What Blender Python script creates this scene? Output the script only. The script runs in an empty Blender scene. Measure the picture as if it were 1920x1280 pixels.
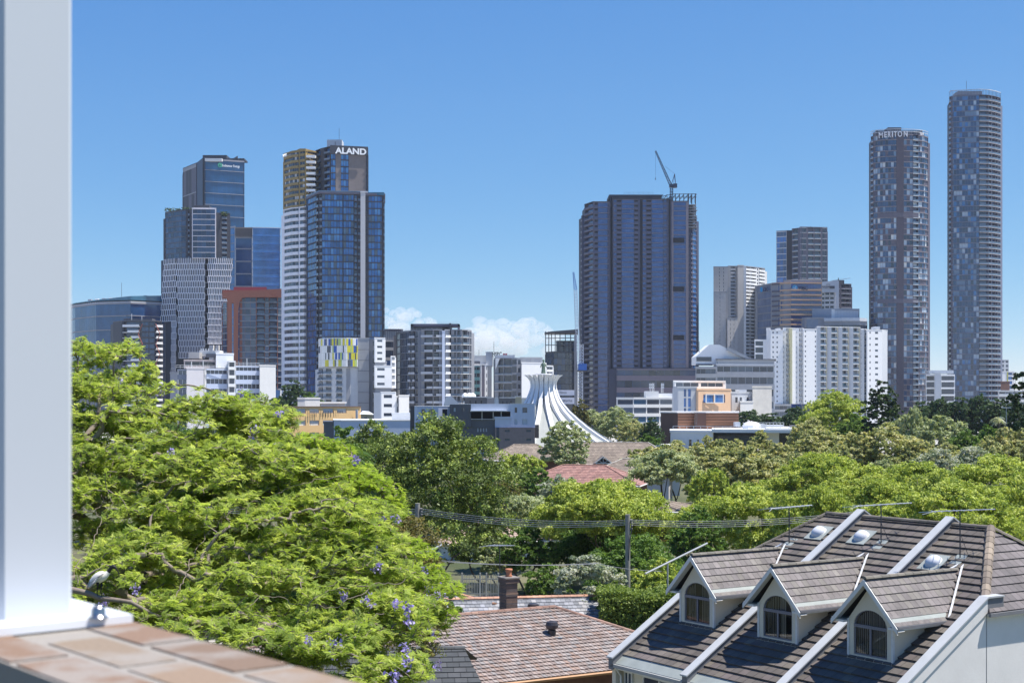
import bpy, math, random, re
import numpy as np
from mathutils import Vector
R = math.radians
F, CX, HY, EYE = 2667.0, 960.0, 755.0, 16.0
col = bpy.context.scene.collection
rnd = random.Random(7)
rng = np.random.default_rng(7)

# a pixel of the photograph at a chosen distance D gives a place in the world (used as a layout ruler only)
def PX(px, D): return (px - CX) / F * D
def PZ(py, D): return EYE - (py - HY) / F * D
def P(px, py, D): return (PX(px, D), D, PZ(py, D))

# ---------------------------------------------------------------- materials
MATS = {}
def nd(nt, t, **k):
    n = nt.nodes.new(t)
    for a, v in k.items(): setattr(n, a, v)
    return n
def mat(name, c, rough=0.7, var=0.12, scale=0.6, bump=0.0, bscale=20, ior=1.5, metal=0.0, kind=None, c2=None):
    if name in MATS: return MATS[name]
    m = bpy.data.materials.new(name); m.use_nodes = True; MATS[name] = m
    nt = m.node_tree; b = nt.nodes['Principled BSDF']
    b.inputs['Roughness'].default_value = rough; b.inputs['IOR'].default_value = ior; b.inputs['Metallic'].default_value = metal
    tc = nd(nt, 'ShaderNodeTexCoord')
    no = nd(nt, 'ShaderNodeTexNoise'); no.inputs['Scale'].default_value = scale; no.inputs['Detail'].default_value = 6; no.inputs['Roughness'].default_value = 0.65
    nt.links.new(tc.outputs['Object'], no.inputs['Vector'])
    mr = nd(nt, 'ShaderNodeMapRange'); mr.inputs['From Min'].default_value = 0.25; mr.inputs['From Max'].default_value = 0.75
    nt.links.new(no.outputs['Fac'], mr.inputs['Value'])
    mx = nd(nt, 'ShaderNodeMix', data_type='RGBA')
    lo = [x * (1 - var) for x in c]; hi = [min(1, x * (1 + var)) for x in (c2 or c)]
    mx.inputs['A'].default_value = (*lo, 1); mx.inputs['B'].default_value = (*hi, 1)
    nt.links.new(mr.outputs['Result'], mx.inputs['Factor']); nt.links.new(mx.outputs['Result'], b.inputs['Base Color'])
    if bump:
        nb = nd(nt, 'ShaderNodeTexNoise'); nb.inputs['Scale'].default_value = bscale; nb.inputs['Detail'].default_value = 5
        nt.links.new(tc.outputs['Object'], nb.inputs['Vector'])
        bp = nd(nt, 'ShaderNodeBump'); bp.inputs['Strength'].default_value = bump; bp.inputs['Distance'].default_value = 0.02
        nt.links.new(nb.outputs['Fac'], bp.inputs['Height']); nt.links.new(bp.outputs['Normal'], b.inputs['Normal'])
    return m
def glass(name, c, rough=0.12, ior=1.8, var=0.35, scale=0.12):
    return mat(name, (c[0] * 1.15, c[1] * 1.3, c[2] * 1.4), rough, var, scale, ior=ior)
def leafmat(name, trans=0.35, rough=0.5, coat=0.3):
    if name in MATS: return MATS[name]
    m = bpy.data.materials.new(name); m.use_nodes = True; MATS[name] = m
    nt = m.node_tree; b = nt.nodes['Principled BSDF']; out = nt.nodes['Material Output']
    at = nd(nt, 'ShaderNodeAttribute', attribute_name='tint')
    b.inputs['Roughness'].default_value = rough
    b.inputs['Specular IOR Level'].default_value = coat
    nt.links.new(at.outputs['Color'], b.inputs['Base Color'])
    tr = nd(nt, 'ShaderNodeBsdfTranslucent'); 
    br = nd(nt, 'ShaderNodeMix', data_type='RGBA', blend_type='MULTIPLY'); br.inputs['Factor'].default_value = 1
    br.inputs['B'].default_value = (1.0, 1.0, 0.55, 1)
    nt.links.new(at.outputs['Color'], br.inputs['A']); nt.links.new(br.outputs['Result'], tr.inputs['Color'])
    mx = nd(nt, 'ShaderNodeMixShader'); mx.inputs['Fac'].default_value = trans
    nt.links.new(b.outputs[0], mx.inputs[1]); nt.links.new(tr.outputs[0], mx.inputs[2]); nt.links.new(mx.outputs[0], out.inputs['Surface'])
    return m
def tintmat(name, rough=0.7, bump=0.0, bscale=30, blotch=0.25, bs=1.5):
    """colour from the per-tile 'tint' attribute, with weathering blotches"""
    if name in MATS: return MATS[name]
    m = bpy.data.materials.new(name); m.use_nodes = True; MATS[name] = m
    nt = m.node_tree; b = nt.nodes['Principled BSDF']
    at = nd(nt, 'ShaderNodeAttribute', attribute_name='tint'); b.inputs['Roughness'].default_value = rough
    tc = nd(nt, 'ShaderNodeTexCoord'); no = nd(nt, 'ShaderNodeTexNoise'); no.inputs['Scale'].default_value = bs; no.inputs['Detail'].default_value = 8; no.inputs['Roughness'].default_value = 0.7
    nt.links.new(tc.outputs['Object'], no.inputs['Vector'])
    mr = nd(nt, 'ShaderNodeMapRange'); mr.inputs['From Min'].default_value = 0.3; mr.inputs['From Max'].default_value = 0.7
    mr.inputs['To Min'].default_value = 1 - blotch; mr.inputs['To Max'].default_value = 1 + blotch
    nt.links.new(no.outputs['Fac'], mr.inputs['Value'])
    mu = nd(nt, 'ShaderNodeVectorMath', operation='SCALE'); nt.links.new(at.outputs['Color'], mu.inputs[0]); nt.links.new(mr.outputs['Result'], mu.inputs['Scale'])
    nt.links.new(mu.outputs[0], b.inputs['Base Color'])
    if bump:
        nb = nd(nt, 'ShaderNodeTexNoise'); nb.inputs['Scale'].default_value = bscale
        nt.links.new(tc.outputs['Object'], nb.inputs['Vector'])
        bp = nd(nt, 'ShaderNodeBump'); bp.inputs['Strength'].default_value = bump; bp.inputs['Distance'].default_value = 0.01
        nt.links.new(nb.outputs['Fac'], bp.inputs['Height']); nt.links.new(bp.outputs['Normal'], b.inputs['Normal'])
    return m

# ---------------------------------------------------------------- mesh helpers
class MB:
    def __init__(s): s.v = []; s.f = []; s.m = []; s.mats = []; s.t = []
    def mi(s, m):
        if m not in s.mats: s.mats.append(m)
        return s.mats.index(m)
    def add(s, vs, fs, m, tint=None):
        o = len(s.v); s.v.extend([tuple(v) for v in vs]); k = s.mi(m)
        for f in fs: s.f.append(tuple(i + o for i in f)); s.m.append(k); s.t.append(tint or (1, 1, 1))
        return s
    def hexa(s, b, t, m, tint=None):  # 4 bottom points ccw, 4 top points
        return s.add(list(b) + list(t), [(3, 2, 1, 0), (4, 5, 6, 7), (0, 1, 5, 4), (1, 2, 6, 5), (2, 3, 7, 6), (3, 0, 4, 7)], m, tint)
    def box(s, x0, x1, y0, y1, z0, z1, m, tint=None):
        return s.hexa([(x0, y0, z0), (x1, y0, z0), (x1, y1, z0), (x0, y1, z0)], [(x0, y0, z1), (x1, y0, z1), (x1, y1, z1), (x0, y1, z1)], m, tint)
    def prism(s, pts, z0, z1, m, top=None):
        n = len(pts); zt = z1 if isinstance(z1, (list, tuple)) else [z1] * n
        vs = [(p[0], p[1], z0) for p in pts] + [(p[0], p[1], zt[i]) for i, p in enumerate(pts)]
        s.add(vs, [(i, (i + 1) % n, n + (i + 1) % n, n + i) for i in range(n)] + [tuple(range(n))[::-1]], m)
        s.add(vs[n:], [tuple(range(n))], top or m); return s
    def tube(s, pts, rad, m, seg=6, caps=True):
        pts = [Vector(p) for p in pts]; n = len(pts); rad = rad if isinstance(rad, (list, tuple)) else [rad] * n
        o = len(s.v); k = s.mi(m); up = None
        for i, p in enumerate(pts):
            d = (pts[min(i + 1, n - 1)] - pts[max(i - 1, 0)])
            d = d.normalized() if d.length > 1e-9 else Vector((0, 0, 1))
            if up is None: up = d.orthogonal().normalized()
            a = (up - d * up.dot(d)); a = a.normalized() if a.length > 1e-6 else d.orthogonal().normalized(); up = a; b = d.cross(a)
            for j in range(seg):
                th = 2 * math.pi * j / seg; q = p + (a * math.cos(th) + b * math.sin(th)) * rad[i]; s.v.append(tuple(q))
        for i in range(n - 1):
            for j in range(seg):
                j2 = (j + 1) % seg; s.f.append((o + i * seg + j, o + i * seg + j2, o + (i + 1) * seg + j2, o + (i + 1) * seg + j)); s.m.append(k); s.t.append((1, 1, 1))
        if caps:
            s.f.append(tuple(o + j for j in range(seg))[::-1]); s.m.append(k); s.t.append((1, 1, 1))
            s.f.append(tuple(o + (n - 1) * seg + j for j in range(seg))); s.m.append(k); s.t.append((1, 1, 1))
        return s
    def lathe(s, c, prof, m, seg=16):  # prof = [(r, z)]
        o = len(s.v); k = s.mi(m)
        for r, z in prof:
            for j in range(seg):
                th = 2 * math.pi * j / seg; s.v.append((c[0] + r * math.cos(th), c[1] + r * math.sin(th), c[2] + z))
        for i in range(len(prof) - 1):
            for j in range(seg):
                j2 = (j + 1) % seg; s.f.append((o + i * seg + j, o + i * seg + j2, o + (i + 1) * seg + j2, o + (i + 1) * seg + j)); s.m.append(k); s.t.append((1, 1, 1))
        s.f.append(tuple(o + (len(prof) - 1) * seg + j for j in range(seg))); s.m.append(k); s.t.append((1, 1, 1))
        return s
    def build(s, name, parent=None, smooth=False, tint=False, off=None):
        if not s.v: return None
        me = bpy.data.meshes.new(name)
        o = np.array(off if off is not None else ((0, 0, 0) if parent is None else parent.location), float)
        me.from_pydata((np.array(s.v) - o).tolist(), [], s.f)
        for m in s.mats: me.materials.append(m)
        me.polygons.foreach_set('material_index', s.m)
        if smooth: me.polygons.foreach_set('use_smooth', [True] * len(s.f))
        if tint:
            ca = me.color_attributes.new('tint', 'FLOAT_COLOR', 'CORNER')
            cnt = [len(f) for f in s.f]
            arr = np.repeat(np.array([(*t, 1) for t in s.t]), cnt, axis=0).ravel(); ca.data.foreach_set('color', arr)
        ob = bpy.data.objects.new(name, me); col.objects.link(ob)
        if parent is not None: ob.parent = parent
        elif off is not None: ob.location = off
        return ob
def tag(o, label=None, cat=None, group=None, kind=None):
    if label: o['label'] = label
    if cat: o['category'] = cat
    if group: o['group'] = group
    if kind: o['kind'] = kind
    return o
def empty(name, loc, label, cat, group=None):
    o = bpy.data.objects.new(name, None); col.objects.link(o); o.location = loc; o.empty_display_size = 0.2
    return tag(o, label, cat, group)
def npmesh(name, V, Fq, mat_, tint=None, parent=None, smooth=False):
    """V (n,3), Fq (m,k) faces, tint (n,3) per vertex; coordinates already local"""
    me = bpy.data.meshes.new(name); n, k = Fq.shape
    me.vertices.add(len(V)); me.vertices.foreach_set('co', np.ascontiguousarray(V, dtype=np.float32).ravel())
    me.loops.add(n * k); me.loops.foreach_set('vertex_index', Fq.astype(np.int32).ravel())
    me.polygons.add(n); me.polygons.foreach_set('loop_start', np.arange(0, n * k, k, dtype=np.int32))
    me.update(calc_edges=True)
    if smooth: me.polygons.foreach_set('use_smooth', np.ones(n, bool))
    me.materials.append(mat_)
    if tint is not None:
        ca = me.color_attributes.new('tint', 'FLOAT_COLOR', 'POINT')
        ca.data.foreach_set('color', np.concatenate([tint, np.ones((len(tint), 1))], 1).astype(np.float32).ravel())
    return me
def text_mesh(name, s, size, parent, origin, d, n, m, depth=0.15, width=None, bold=0.0):
    """letters standing on the line origin + d*s, facing n"""
    cu = bpy.data.curves.new(name, 'FONT'); cu.body = s; cu.size = size; cu.extrude = depth; cu.offset = bold
    to = bpy.data.objects.new(name, cu); col.objects.link(to)
    dg = bpy.context.evaluated_depsgraph_get(); dg.update()
    me = bpy.data.meshes.new_from_object(to.evaluated_get(dg)); bpy.data.objects.remove(to); 
    me.materials.clear(); me.materials.append(m)
    co = np.empty(len(me.vertices) * 3); me.vertices.foreach_get('co', co); co = co.reshape(-1, 3)
    if width: co[:, 0] *= width / max(1e-6, co[:, 0].max())
    d = np.array([d[0], d[1], 0.0]); d /= np.linalg.norm(d); nn = np.array([n[0], n[1], 0.0]); nn /= np.linalg.norm(nn)
    w = np.array(origin) + co[:, :1] * d + co[:, 1:2] * np.array([0, 0, 1.0]) + co[:, 2:3] * nn
    w -= np.array(parent.location)
    me.vertices.foreach_set('co', w.ravel()); me.update()
    o = bpy.data.objects.new(name, me); col.objects.link(o); o.parent = parent
    return o

# ---------------------------------------------------------------- buildings
def inset(pts, d):
    n = len(pts); out = []
    for i in range(n):
        p0, p1, p2 = np.array(pts[i - 1]), np.array(pts[i]), np.array(pts[(i + 1) % n])
        a = (p1 - p0) / max(1e-9, np.linalg.norm(p1 - p0)); b = (p2 - p1) / max(1e-9, np.linalg.norm(p2 - p1))
        na = np.array([-a[1], a[0]]); nb = np.array([-b[1], b[0]])
        m = na + nb; l = m.dot(m)
        q = p1 + (m / l * 2 * d if l > 0.2 else na * d); out.append((q[0], q[1]))
    return out
WIN_CAP = 100
class Building:
    def __init__(s, name, label, px, D, cat='building', group=None, k=0.0):
        s.k = k; s.px = px
        s.root = empty(name, (PX(px, D), D, 0), label, cat, group)
        s.wall = MB(); s.wins = []; s.balc = []; s.slabs = []; s.extra = []
    def fbox(s, mb, fr, s0, s1, o0, o1, z0, z1, m):
        A, d, n = fr
        def q(a, o, z): return (A[0] + d[0] * a + n[0] * o, A[1] + d[1] * a + n[1] * o, z)
        mb.hexa([q(s0, o1, z0), q(s1, o1, z0), q(s1, o0, z0), q(s0, o0, z0)], [q(s0, o1, z1), q(s1, o1, z1), q(s1, o0, z1), q(s0, o0, z1)], m)
    def face(s, A, B, z0, z1, nf, bays, st):
        A = np.array(A, float); B = np.array(B, float); L = np.linalg.norm(B - A); d = (B - A) / L; n = np.array([d[1], -d[0]])
        fr = (A, d, n); wall = st['wall']; gl = st['glass']; ins = st.get('inset', 0.35); sp = st.get('sp', 0.3); spm = st.get('spm', wall)
        fh = (z1 - z0) / nf
        toks = re.findall(r'([a-z])([\d.]*)', bays); tot = sum(float(w or 1) for _, w in toks); x = 0.0
        bw = []
        for t, w in toks:
            ww = float(w or 1) / tot * L; bw.append((t, x, x + ww)); x += ww
        # horizontal bands over runs of bays that are not solid
        run = None; runs = []
        for t, a, b in bw + [('w', L, L)]:
            if t in 'gpn':
                if run is None: run = [a, b]
                else: run[1] = b
            elif run is not None: runs.append(run); run = None
        proud = st.get('proud', 0.0)
        for a, b in runs:
            for k in range(nf + 1):
                if k in st.get('skipband', ()): continue
                h = sp * fh; zz0 = z0 + k * fh; zz1 = min(zz0 + h, z1)
                if k == nf: zz0, zz1 = z1 - 0.12 * fh, z1
                if st.get('bands', True):
                    m = MB(); s.fbox(m, fr, a, b, -ins, proud, zz0, zz1, spm); s.slabs.append((zz0, m))
        for t, a, b in bw:
            if t == 'w': s.fbox(s.wall, fr, a, b, -ins, 0.0, z0, z1, wall)
            elif t == 'c': s.fbox(s.wall, fr, a, b, -ins, 0.25, z0, z1, st.get('c', wall))
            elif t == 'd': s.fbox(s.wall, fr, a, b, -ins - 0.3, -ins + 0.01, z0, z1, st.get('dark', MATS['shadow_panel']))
            elif t == 'm': s.fbox(s.wall, fr, a, b, -ins, 0.0, z0, z1, st.get('m', wall))
            elif t in 'gnp':
                nx = max(1, int(round((b - a) / st.get('cell', 3.0)))) if t == 'g' else 1
                if t == 'p':
                    e = (b - a) * st.get('pm', 0.22); s.fbox(s.wall, fr, a, a + e, -ins, 0.003, z0, z1, wall); s.fbox(s.wall, fr, b - e, b, -ins, 0.003, z0, z1, wall); a, b = a + e, b - e
                cw = (b - a) / nx
                mw = st.get('mull', 0.12)
                for k in range(nf):
                    for j in range(nx):
                        za = z0 + k * fh + sp * fh; zb = z0 + (k + 1) * fh
                        if t == 'p': zb -= st.get('phead', 0.15) * fh
                        if st.get('jog') and (k % 2): xa, xb = a + (j + st['jog']) * cw, a + (j + 1 + st['jog']) * cw; xb = min(xb, b)
                        else: xa, xb = a + j * cw, a + (j + 1) * cw
                        wgt = st.get('gw'); g = rnd.choices(gl, wgt)[0] if wgt else rnd.choice(gl)
                        m = MB(); s.fbox(m, fr, xa + mw / 2, xb - mw / 2, -ins + 0.02, -ins + 0.06 + st.get('gout', 0), za + 0.02, zb - 0.02, g); s.wins.append((za, m))
                        if t == 'p' : s.fbox(s.wall, fr, xa, xb, -ins, 0.001, zb, z0 + (k + 1) * fh, wall)
                if t == 'g':
                    for j in range(nx + 1):
                        xx = a + j * cw; s.fbox(s.wall, fr, max(a, xx - mw / 2), min(b, xx + mw / 2), -ins, -ins + 0.1 + st.get('mout', 0), z0, z1, st.get('mullm', wall))
            elif t == 'k':   # small dark opening over a solid balcony front
                for k in range(nf):
                    za = z0 + k * fh; s.fbox(s.wall, fr, a, b, -ins, 0.0, za, za + .5 * fh, st.get('bal', wall)); s.fbox(s.wall, fr, a, b, -ins, 0.002, za + fh * .93, za + fh, spm)
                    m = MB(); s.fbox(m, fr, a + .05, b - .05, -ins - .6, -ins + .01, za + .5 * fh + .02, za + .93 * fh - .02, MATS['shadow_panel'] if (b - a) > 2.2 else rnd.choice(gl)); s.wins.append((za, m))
            elif t in 'bve':
                bi = st.get('binset', 1.5); pj = st.get('proj', 0.35)
                s.fbox(s.wall, fr, a, a + 0.15, -bi, 0.0, z0, z1, st.get('fin', wall)); s.fbox(s.wall, fr, b - 0.15, b, -bi, 0.0, z0, z1, st.get('fin', wall))
                for k in range(nf):
                    za = z0 + k * fh
                    m = MB(); s.fbox(m, fr, a, b, -bi, pj, za, za + st.get('slabt', 0.3), st.get('slab', wall))
                    bh = st.get('balh', 1.05)
                    if t == 'v': # half solid balustrade
                        c0 = a + (b - a) * rnd.choice([0, 0.3, 0.5]); s.fbox(m, fr, c0, b, pj - 0.12, pj - 0.02, za + 0.3, za + 0.3 + bh, st.get('bal', wall))
                    else: s.fbox(m, fr, a + 0.02, b - 0.02, pj - 0.12, pj - 0.04, za + st.get('slabt', 0.3), za + 0.3 + bh, st.get('bal', wall))
                    s.balc.append((za, m))
                    g = rnd.choice(st.get('bglass', gl)); m = MB(); e = 0.15 * (b - a)
                    s.fbox(m, fr, a + e, b - e * rnd.random(), -bi + 0.02, -bi + 0.1, za + 0.35, za + fh * 0.86, g); s.wins.append((za, m))
    def tier(s, pts, ytop, ybot, bays, nf, st, depth=25, roofz=True, ref=None, parapet=0.0, zb=None, back=None, zt=None):
        """pts: visible corners [(px, D)] left to right; ytop/ybot: picture heights at the nearest corner"""
        Dr = min(p[1] for p in pts) if ref is None else ref
        z1 = PZ(ytop, Dr) if zt is None else zt; z0 = zb if zb is not None else (0.0 if ybot is None else PZ(ybot, Dr))
        pts = [(p, D + (p - s.px) * s.k * D / F) for p, D in pts]
        xy = [(PX(p, D), D) for p, D in pts]
        bk = back or [(x * (1 + depth / math.hypot(x, y)), y * (1 + depth / math.hypot(x, y))) for x, y in reversed(xy)]
        foot = xy + bk
        if nf <= 0: nf = max(1, round((z1 - z0) / 3.15))
        has_b = any(c in ''.join(bays) for c in 'bve') ; ins = st.get('inset', 0.35)
        d = (st.get('binset', 1.5) if has_b else ins)
        core = st.get('core', st['wall'])  # towers take a dark core: balcony recess shade put into its colour
        if isinstance(bays, str): bays = [bays] * (len(xy) - 1)
        anyg = any(re.search('[gpnbved]', b) for b in bays)
        if anyg:
            s.wall.prism(inset(foot, d + 0.03 if has_b else d), z0, z1 - 0.05, core)
            if has_b:  # close the glazing line behind non-balcony bays
                for i in range(len(xy) - 1):
                    A = np.array(xy[i], float); B = np.array(xy[i + 1], float); L = np.linalg.norm(B - A); dd = (B - A) / L; n = np.array([dd[1], -dd[0]])
                    toks = re.findall(r'([a-z])([\d.]*)', bays[i]); tot = sum(float(w or 1) for _, w in toks); x = 0
                    for t, w in toks:
                        ww = float(w or 1) / tot * L
                        if t not in 'bve': s.fbox(s.wall, (A, dd, n), x, x + ww, -d - 0.2, -ins - 0.01, z0, z1 - 0.06, core)
                        x += ww
            for i in range(len(xy) - 1):
                s.face(xy[i], xy[i + 1], z0, z1, nf, bays[i], st)
            # side and back walls
            for i in range(len(xy) - 1, len(foot)):
                A = np.array(foot[i]); B = np.array(foot[(i + 1) % len(foot)]); L = np.linalg.norm(B - A); dd = (B - A) / L; n = np.array([dd[1], -dd[0]])
                s.fbox(s.wall, (A, dd, n), 0, L, -d - 0.1, 0, z0, z1, st.get('side', st['wall']))
        else:
            s.wall.prism(foot, z0, z1, st['wall'])
        if roofz:
            r = MB(); ov = st.get('over', 0.15); pr = inset(foot, -ov); r.prism(pr, z1 + 0.004, z1 + st.get('rooft', 0.5), st.get('roof', st['wall'])); s.extra.append(('roof', r))
        return xy, foot, z0, z1
    def block(s, name, px0, px1, ytop, ybot, D, m, depth=8, top=None):
        D = D + (min(px0, px1) - s.px) * s.k * D / F; r = MB(); x0, x1 = PX(px0, D), PX(px1, D); r.box(x0, x1, D, D + depth, PZ(ybot, D), PZ(ytop, D), m); s.extra.append((name, r))
    def finish(s):
        s.wall.build('wall', s.root)
        for nm, r in s.extra: r.build(nm, s.root)
        for nm, lst in (('window', s.wins), ('balcony', s.balc), ('floor_band', s.slabs)):
            lst.sort(key=lambda t: -t[0]); cap = WIN_CAP
            for z, m in lst[:cap]: m.build(nm, s.root)
            rest = lst[cap:]
            if rest:
                a = MB()
                for z, m in rest:
                    o = len(a.v); a.v.extend(m.v); ks = [a.mi(x) for x in m.mats]
                    a.f.extend([tuple(i + o for i in f) for f in m.f]); a.m.extend([ks[k] for k in m.m]); a.t.extend(m.t)
                tag(a.build(nm, s.root), kind='stuff')
        return s.root
mat('shadow_panel', (.012, .013, .018), .8)  # near-black: shade of slots and openings put into the colour
HAZE_DENSITY = 0.00005
SUN_E, SKY_E, EXPO = 4.3, 0.068, 0.95
SKY = (0.6, 0.0, 6.0)
# ---------------------------------------------------------------- materials of the city
G_NAVY = [glass('glass_navy', (.022, .04, .085)), glass('glass_navy_mid', (.03, .06, .12)), glass('glass_ink', (.012, .02, .045))]
G_BLUE = [glass('glass_blue', (.032, .12, .31)), glass('glass_blue_deep', (.02, .075, .2)), glass('glass_blue_pale', (.07, .19, .38))]
G_OFFICE = [glass('glass_office', (.012, .05, .125), .1, 1.8), glass('glass_office_b', (.014, .058, .14), .1, 1.8)]
G_AZURE = [glass('glass_azure', (.04, .13, .28), .12), glass('glass_azure_b', (.045, .14, .3), .12)]
G_TEAL = [glass('glass_teal', (.03, .10, .15)), glass('glass_teal_deep', (.015, .06, .11))]
G_GREY = [glass('glass_grey', (.07, .085, .11)), glass('glass_grey_dark', (.025, .03, .045)), mat('glass_blind', (.25, .27, .3), .5)]
G_DARK = [glass('glass_dark', (.02, .024, .035)), glass('glass_dark_b', (.035, .042, .06)), glass('glass_black', (.01, .012, .018))]
BLIND = mat('window_blind_pale', (.40, .49, .58), .4); BLINDB = mat('window_blind_blue', (.16, .25, .36), .35); CREAMB = mat('window_blind_white', (.6, .62, .62), .5)
WHITE = mat('white_render', (.80, .81, .82), .6, .04); OFFW = mat('off_white_render', (.70, .70, .69), .7, .05); PALE = mat('pale_grey_render', (.52, .55, .59), .7, .06)
GREY = mat('mid_grey_render', (.28, .295, .33), .7, .08); DGREY = mat('dark_grey_render', (.10, .105, .125), .7, .1); CHAR = mat('charcoal_panel', (.036, .04, .055), .6, .1)
CONC = mat('concrete_panel', (.33, .345, .37), .8, .1, .1); BEIGE = mat('beige_panel', (.46, .44, .42), .7, .06); MAUVE = mat('mauve_grey_panel', (.105, .10, .135), .6, .1)
BROWN = mat('bronze_panel', (.19, .16, .15), .6, .1); GOLD = mat('old_gold_panel', (.30, .21, .07), .55, .15); TERRA = mat('terracotta_cladding', (.34, .12, .07), .65, .08)
PBLUE = mat('pale_blue_render', (.50, .57, .72), .7, .04); CREAM = mat('apricot_render', (.80, .54, .26), .8, .04); PINKG = mat('pinkish_grey_render', (.56, .54, .55), .8, .05)
BALG = glass('balcony_glass', (.10, .13, .17), .1, 1.5); WMET = mat('white_painted_steel', (.62, .64, .66), .4, .03); DMET = mat('dark_steel', (.035, .04, .05), .5)
BUFF = mat('buff_render', (.42, .38, .27), .8, .06); BRICKR = mat('red_brick_far', (.16, .08, .06), .8, .15); TANR = mat('tan_render', (.75, .50, .32), .8, .04)
SIGNW = mat('sign_white', (.85, .87, .88), .5, .0); ORBAND = mat('peach_band', (.62, .40, .26), .6, .05); LINEM = mat('grey_line', (.30, .30, .33), .6)
def stl(**k):
    d = dict(wall=GREY, glass=G_NAVY); d.update(k); return d
def mast(b, px, D, y0, y1, r=0.15, m=None, name='mast'):
    D = D + (px - b.px) * b.k * D / F; t = MB(); x = PX(px, D); t.tube([(x, D, PZ(y1, D)), (x, D, PZ(y0, D))], r, m or DMET, 5); b.extra.append((name, t))
def railing(b, pts, z, h=1.1, m=None, step=2.0, name='railing', r=.05):
    t = MB(); m = m or WMET
    if b.k: pts = [(x * (1 + (x * F / y + CX - b.px) * b.k / F), y * (1 + (x * F / y + CX - b.px) * b.k / F)) for x, y in pts]
    for A, B in zip(pts[:-1], pts[1:]):
        A = Vector((A[0], A[1], 0)); B = Vector((B[0], B[1], 0)); L = (B - A).length; n = max(1, int(L / step))
        for i in range(n + 1):
            p = A.lerp(B, i / n); t.tube([(p.x, p.y, z), (p.x, p.y, z + h)], r, m, 4)
        for hh in (h, h * .5): t.tube([(A.x, A.y, z + hh), (B.x, B.y, z + hh)], r, m, 4)
    b.extra.append((name, t))

# --- 1 curved blue office on the left
b = Building('office_building', 'low curved blue glass office with thin white bands, beside the white post', 225, 930)
S1 = stl(wall=LINEM, glass=G_OFFICE, sp=.06, spm=LINEM, proud=.25, cell=3, mull=.1, mullm=G_OFFICE[1], roof=PALE)
pts = [(118, 985), (140, 950), (180, 925), (245, 915), (310, 930)]
zt = PZ(566, 925)
b.tier(pts, 566, None, ['g'] * 4, 9, S1, depth=40)
b.wall.build; r = MB(); xy = [(PX(a, D), D) for a, D in pts]
tops = [PZ(y, D) for y, (a, D) in zip((572, 568, 562, 555, 554), pts)]
up = [(x * .985, y * 1.004) for x, y in xy]
foot = xy + [(x * 1.05, y * 1.05) for x, y in reversed(xy)]
r.prism(foot, zt + .6, tops + list(reversed(tops)), G_TEAL[0], top=PALE); b.extra.append(('sloping_crown', r))
for k in range(9):
    D = 935; x = 165 + k * 13; b.block('roof_unit', x, x + 6, 561 - k * .9, 568, D + 5, WHITE if k % 2 else GREY, 4)
mast(b, 228, 930, 530, 560, .12); b.finish()

# --- 2 dark apartments with white balconies and red bracing
b = Building('apartment_building', 'dark apartment block with white balconies and red zigzag bracing behind the left treetop', 255, 860)
S2 = stl(wall=CHAR, glass=G_NAVY, slab=WHITE, bal=WHITE, proj=1.2, sp=.25, cell=2.6, mull=.25, roof=DGREY, over=.1)
b.tier([(212, 872), (228, 860), (262, 858), (291, 860), (303, 864)], 602, None, ['w1', 'w.3v3', 'w1g4w.3g3w.4', 'b3'], 19, S2)
t = MB(); RED = mat('red_oxide_steel', (.32, .10, .07), .6)
for side, cx_ in ((0, 262), (1, 297)):
    zz = [(PX(cx_ + (3 if (k % 2) else -5) * (1 if side else -1), 856.5), 856.5, PZ(607 + k * 19, 856.5)) for k in range(6)]
    t.tube(zz, .28, RED, 5)
b.extra.append(('zigzag_brace', t)); mast(b, 238, 866, 590, 600); mast(b, 247, 866, 588, 600, .2, WMET); mast(b, 266, 866, 592, 600, .2, WMET); b.block('plant_room', 232, 285, 597, 603, 868, DGREY); b.finish()

# --- 3 energy company tower
b = Building('office_tower', 'tall navy glass office tower with a green and white sign under its roof', 400, 1080)
S3 = stl(wall=LINEM, glass=[glass('glass_deepsea', (.008, .045, .11), .08, 1.9), glass('glass_deepsea_b', (.010, .052, .125), .08, 1.9)], sp=.045, spm=LINEM, proud=.3, cell=3.2, mull=.08, mullm=G_BLUE[1])
D0 = 1080
S3s = stl(wall=CHAR, glass=[CHAR, MAUVE], sp=.03, spm=GREY, cell=6, mull=.5, mullm=mat('fin_mauve', (.1, .09, .11), .5))
b.tier([(343, 1130), (369, 1103)], 306, None, ['g'], 9, S3s, depth=30)
b.tier([(369, 1103), (380, 1082), (384, D0), (458, 1092)], 297, None, ['w1', 'd1', 'g'], 23, dict(S3, wall=mat('navy_panel', (.02, .035, .075), .5)), depth=40)
for k, (x0, x1, yt) in enumerate(((380, 425, 291), (425, 447, 297), (447, 458, 297))):
    b.block('roof_screen', x0, x1, yt, 300, 1092 + k, CHAR if k != 1 else DGREY, 14)
w = MB(); w.add([(PX(436, 1090), 1090, PZ(298, 1090)), (PX(446, 1090), 1090, PZ(292, 1090)), (PX(446, 1100), 1100, PZ(292, 1090)), (PX(436, 1100), 1100, PZ(298, 1090)), (PX(446, 1090), 1090, PZ(298, 1090)), (PX(446, 1100), 1100, PZ(298, 1090))], [(0, 4, 1), (3, 2, 5), (0, 1, 2, 3), (4, 5, 2, 1), (0, 3, 5, 4)], DGREY); b.extra.append(('roof_wedge', w))
b.block('plant_screen', 384, 416, 297, 302, 1079, OFFW, 3)
root = b.finish()
E1 = Vector((PX(384, D0), D0, 0)); E2 = Vector((PX(458, 1092), 1092, 0)); dd = (E2 - E1).normalized(); nn = (dd.y, -dd.x)
def onface(E1, E2, t, y, out=.6):
    p = E1.lerp(E2, t); d = (E2 - E1).normalized(); return (p.x + d.y * out, p.y - d.x * out, PZ(y, p.y))
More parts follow.
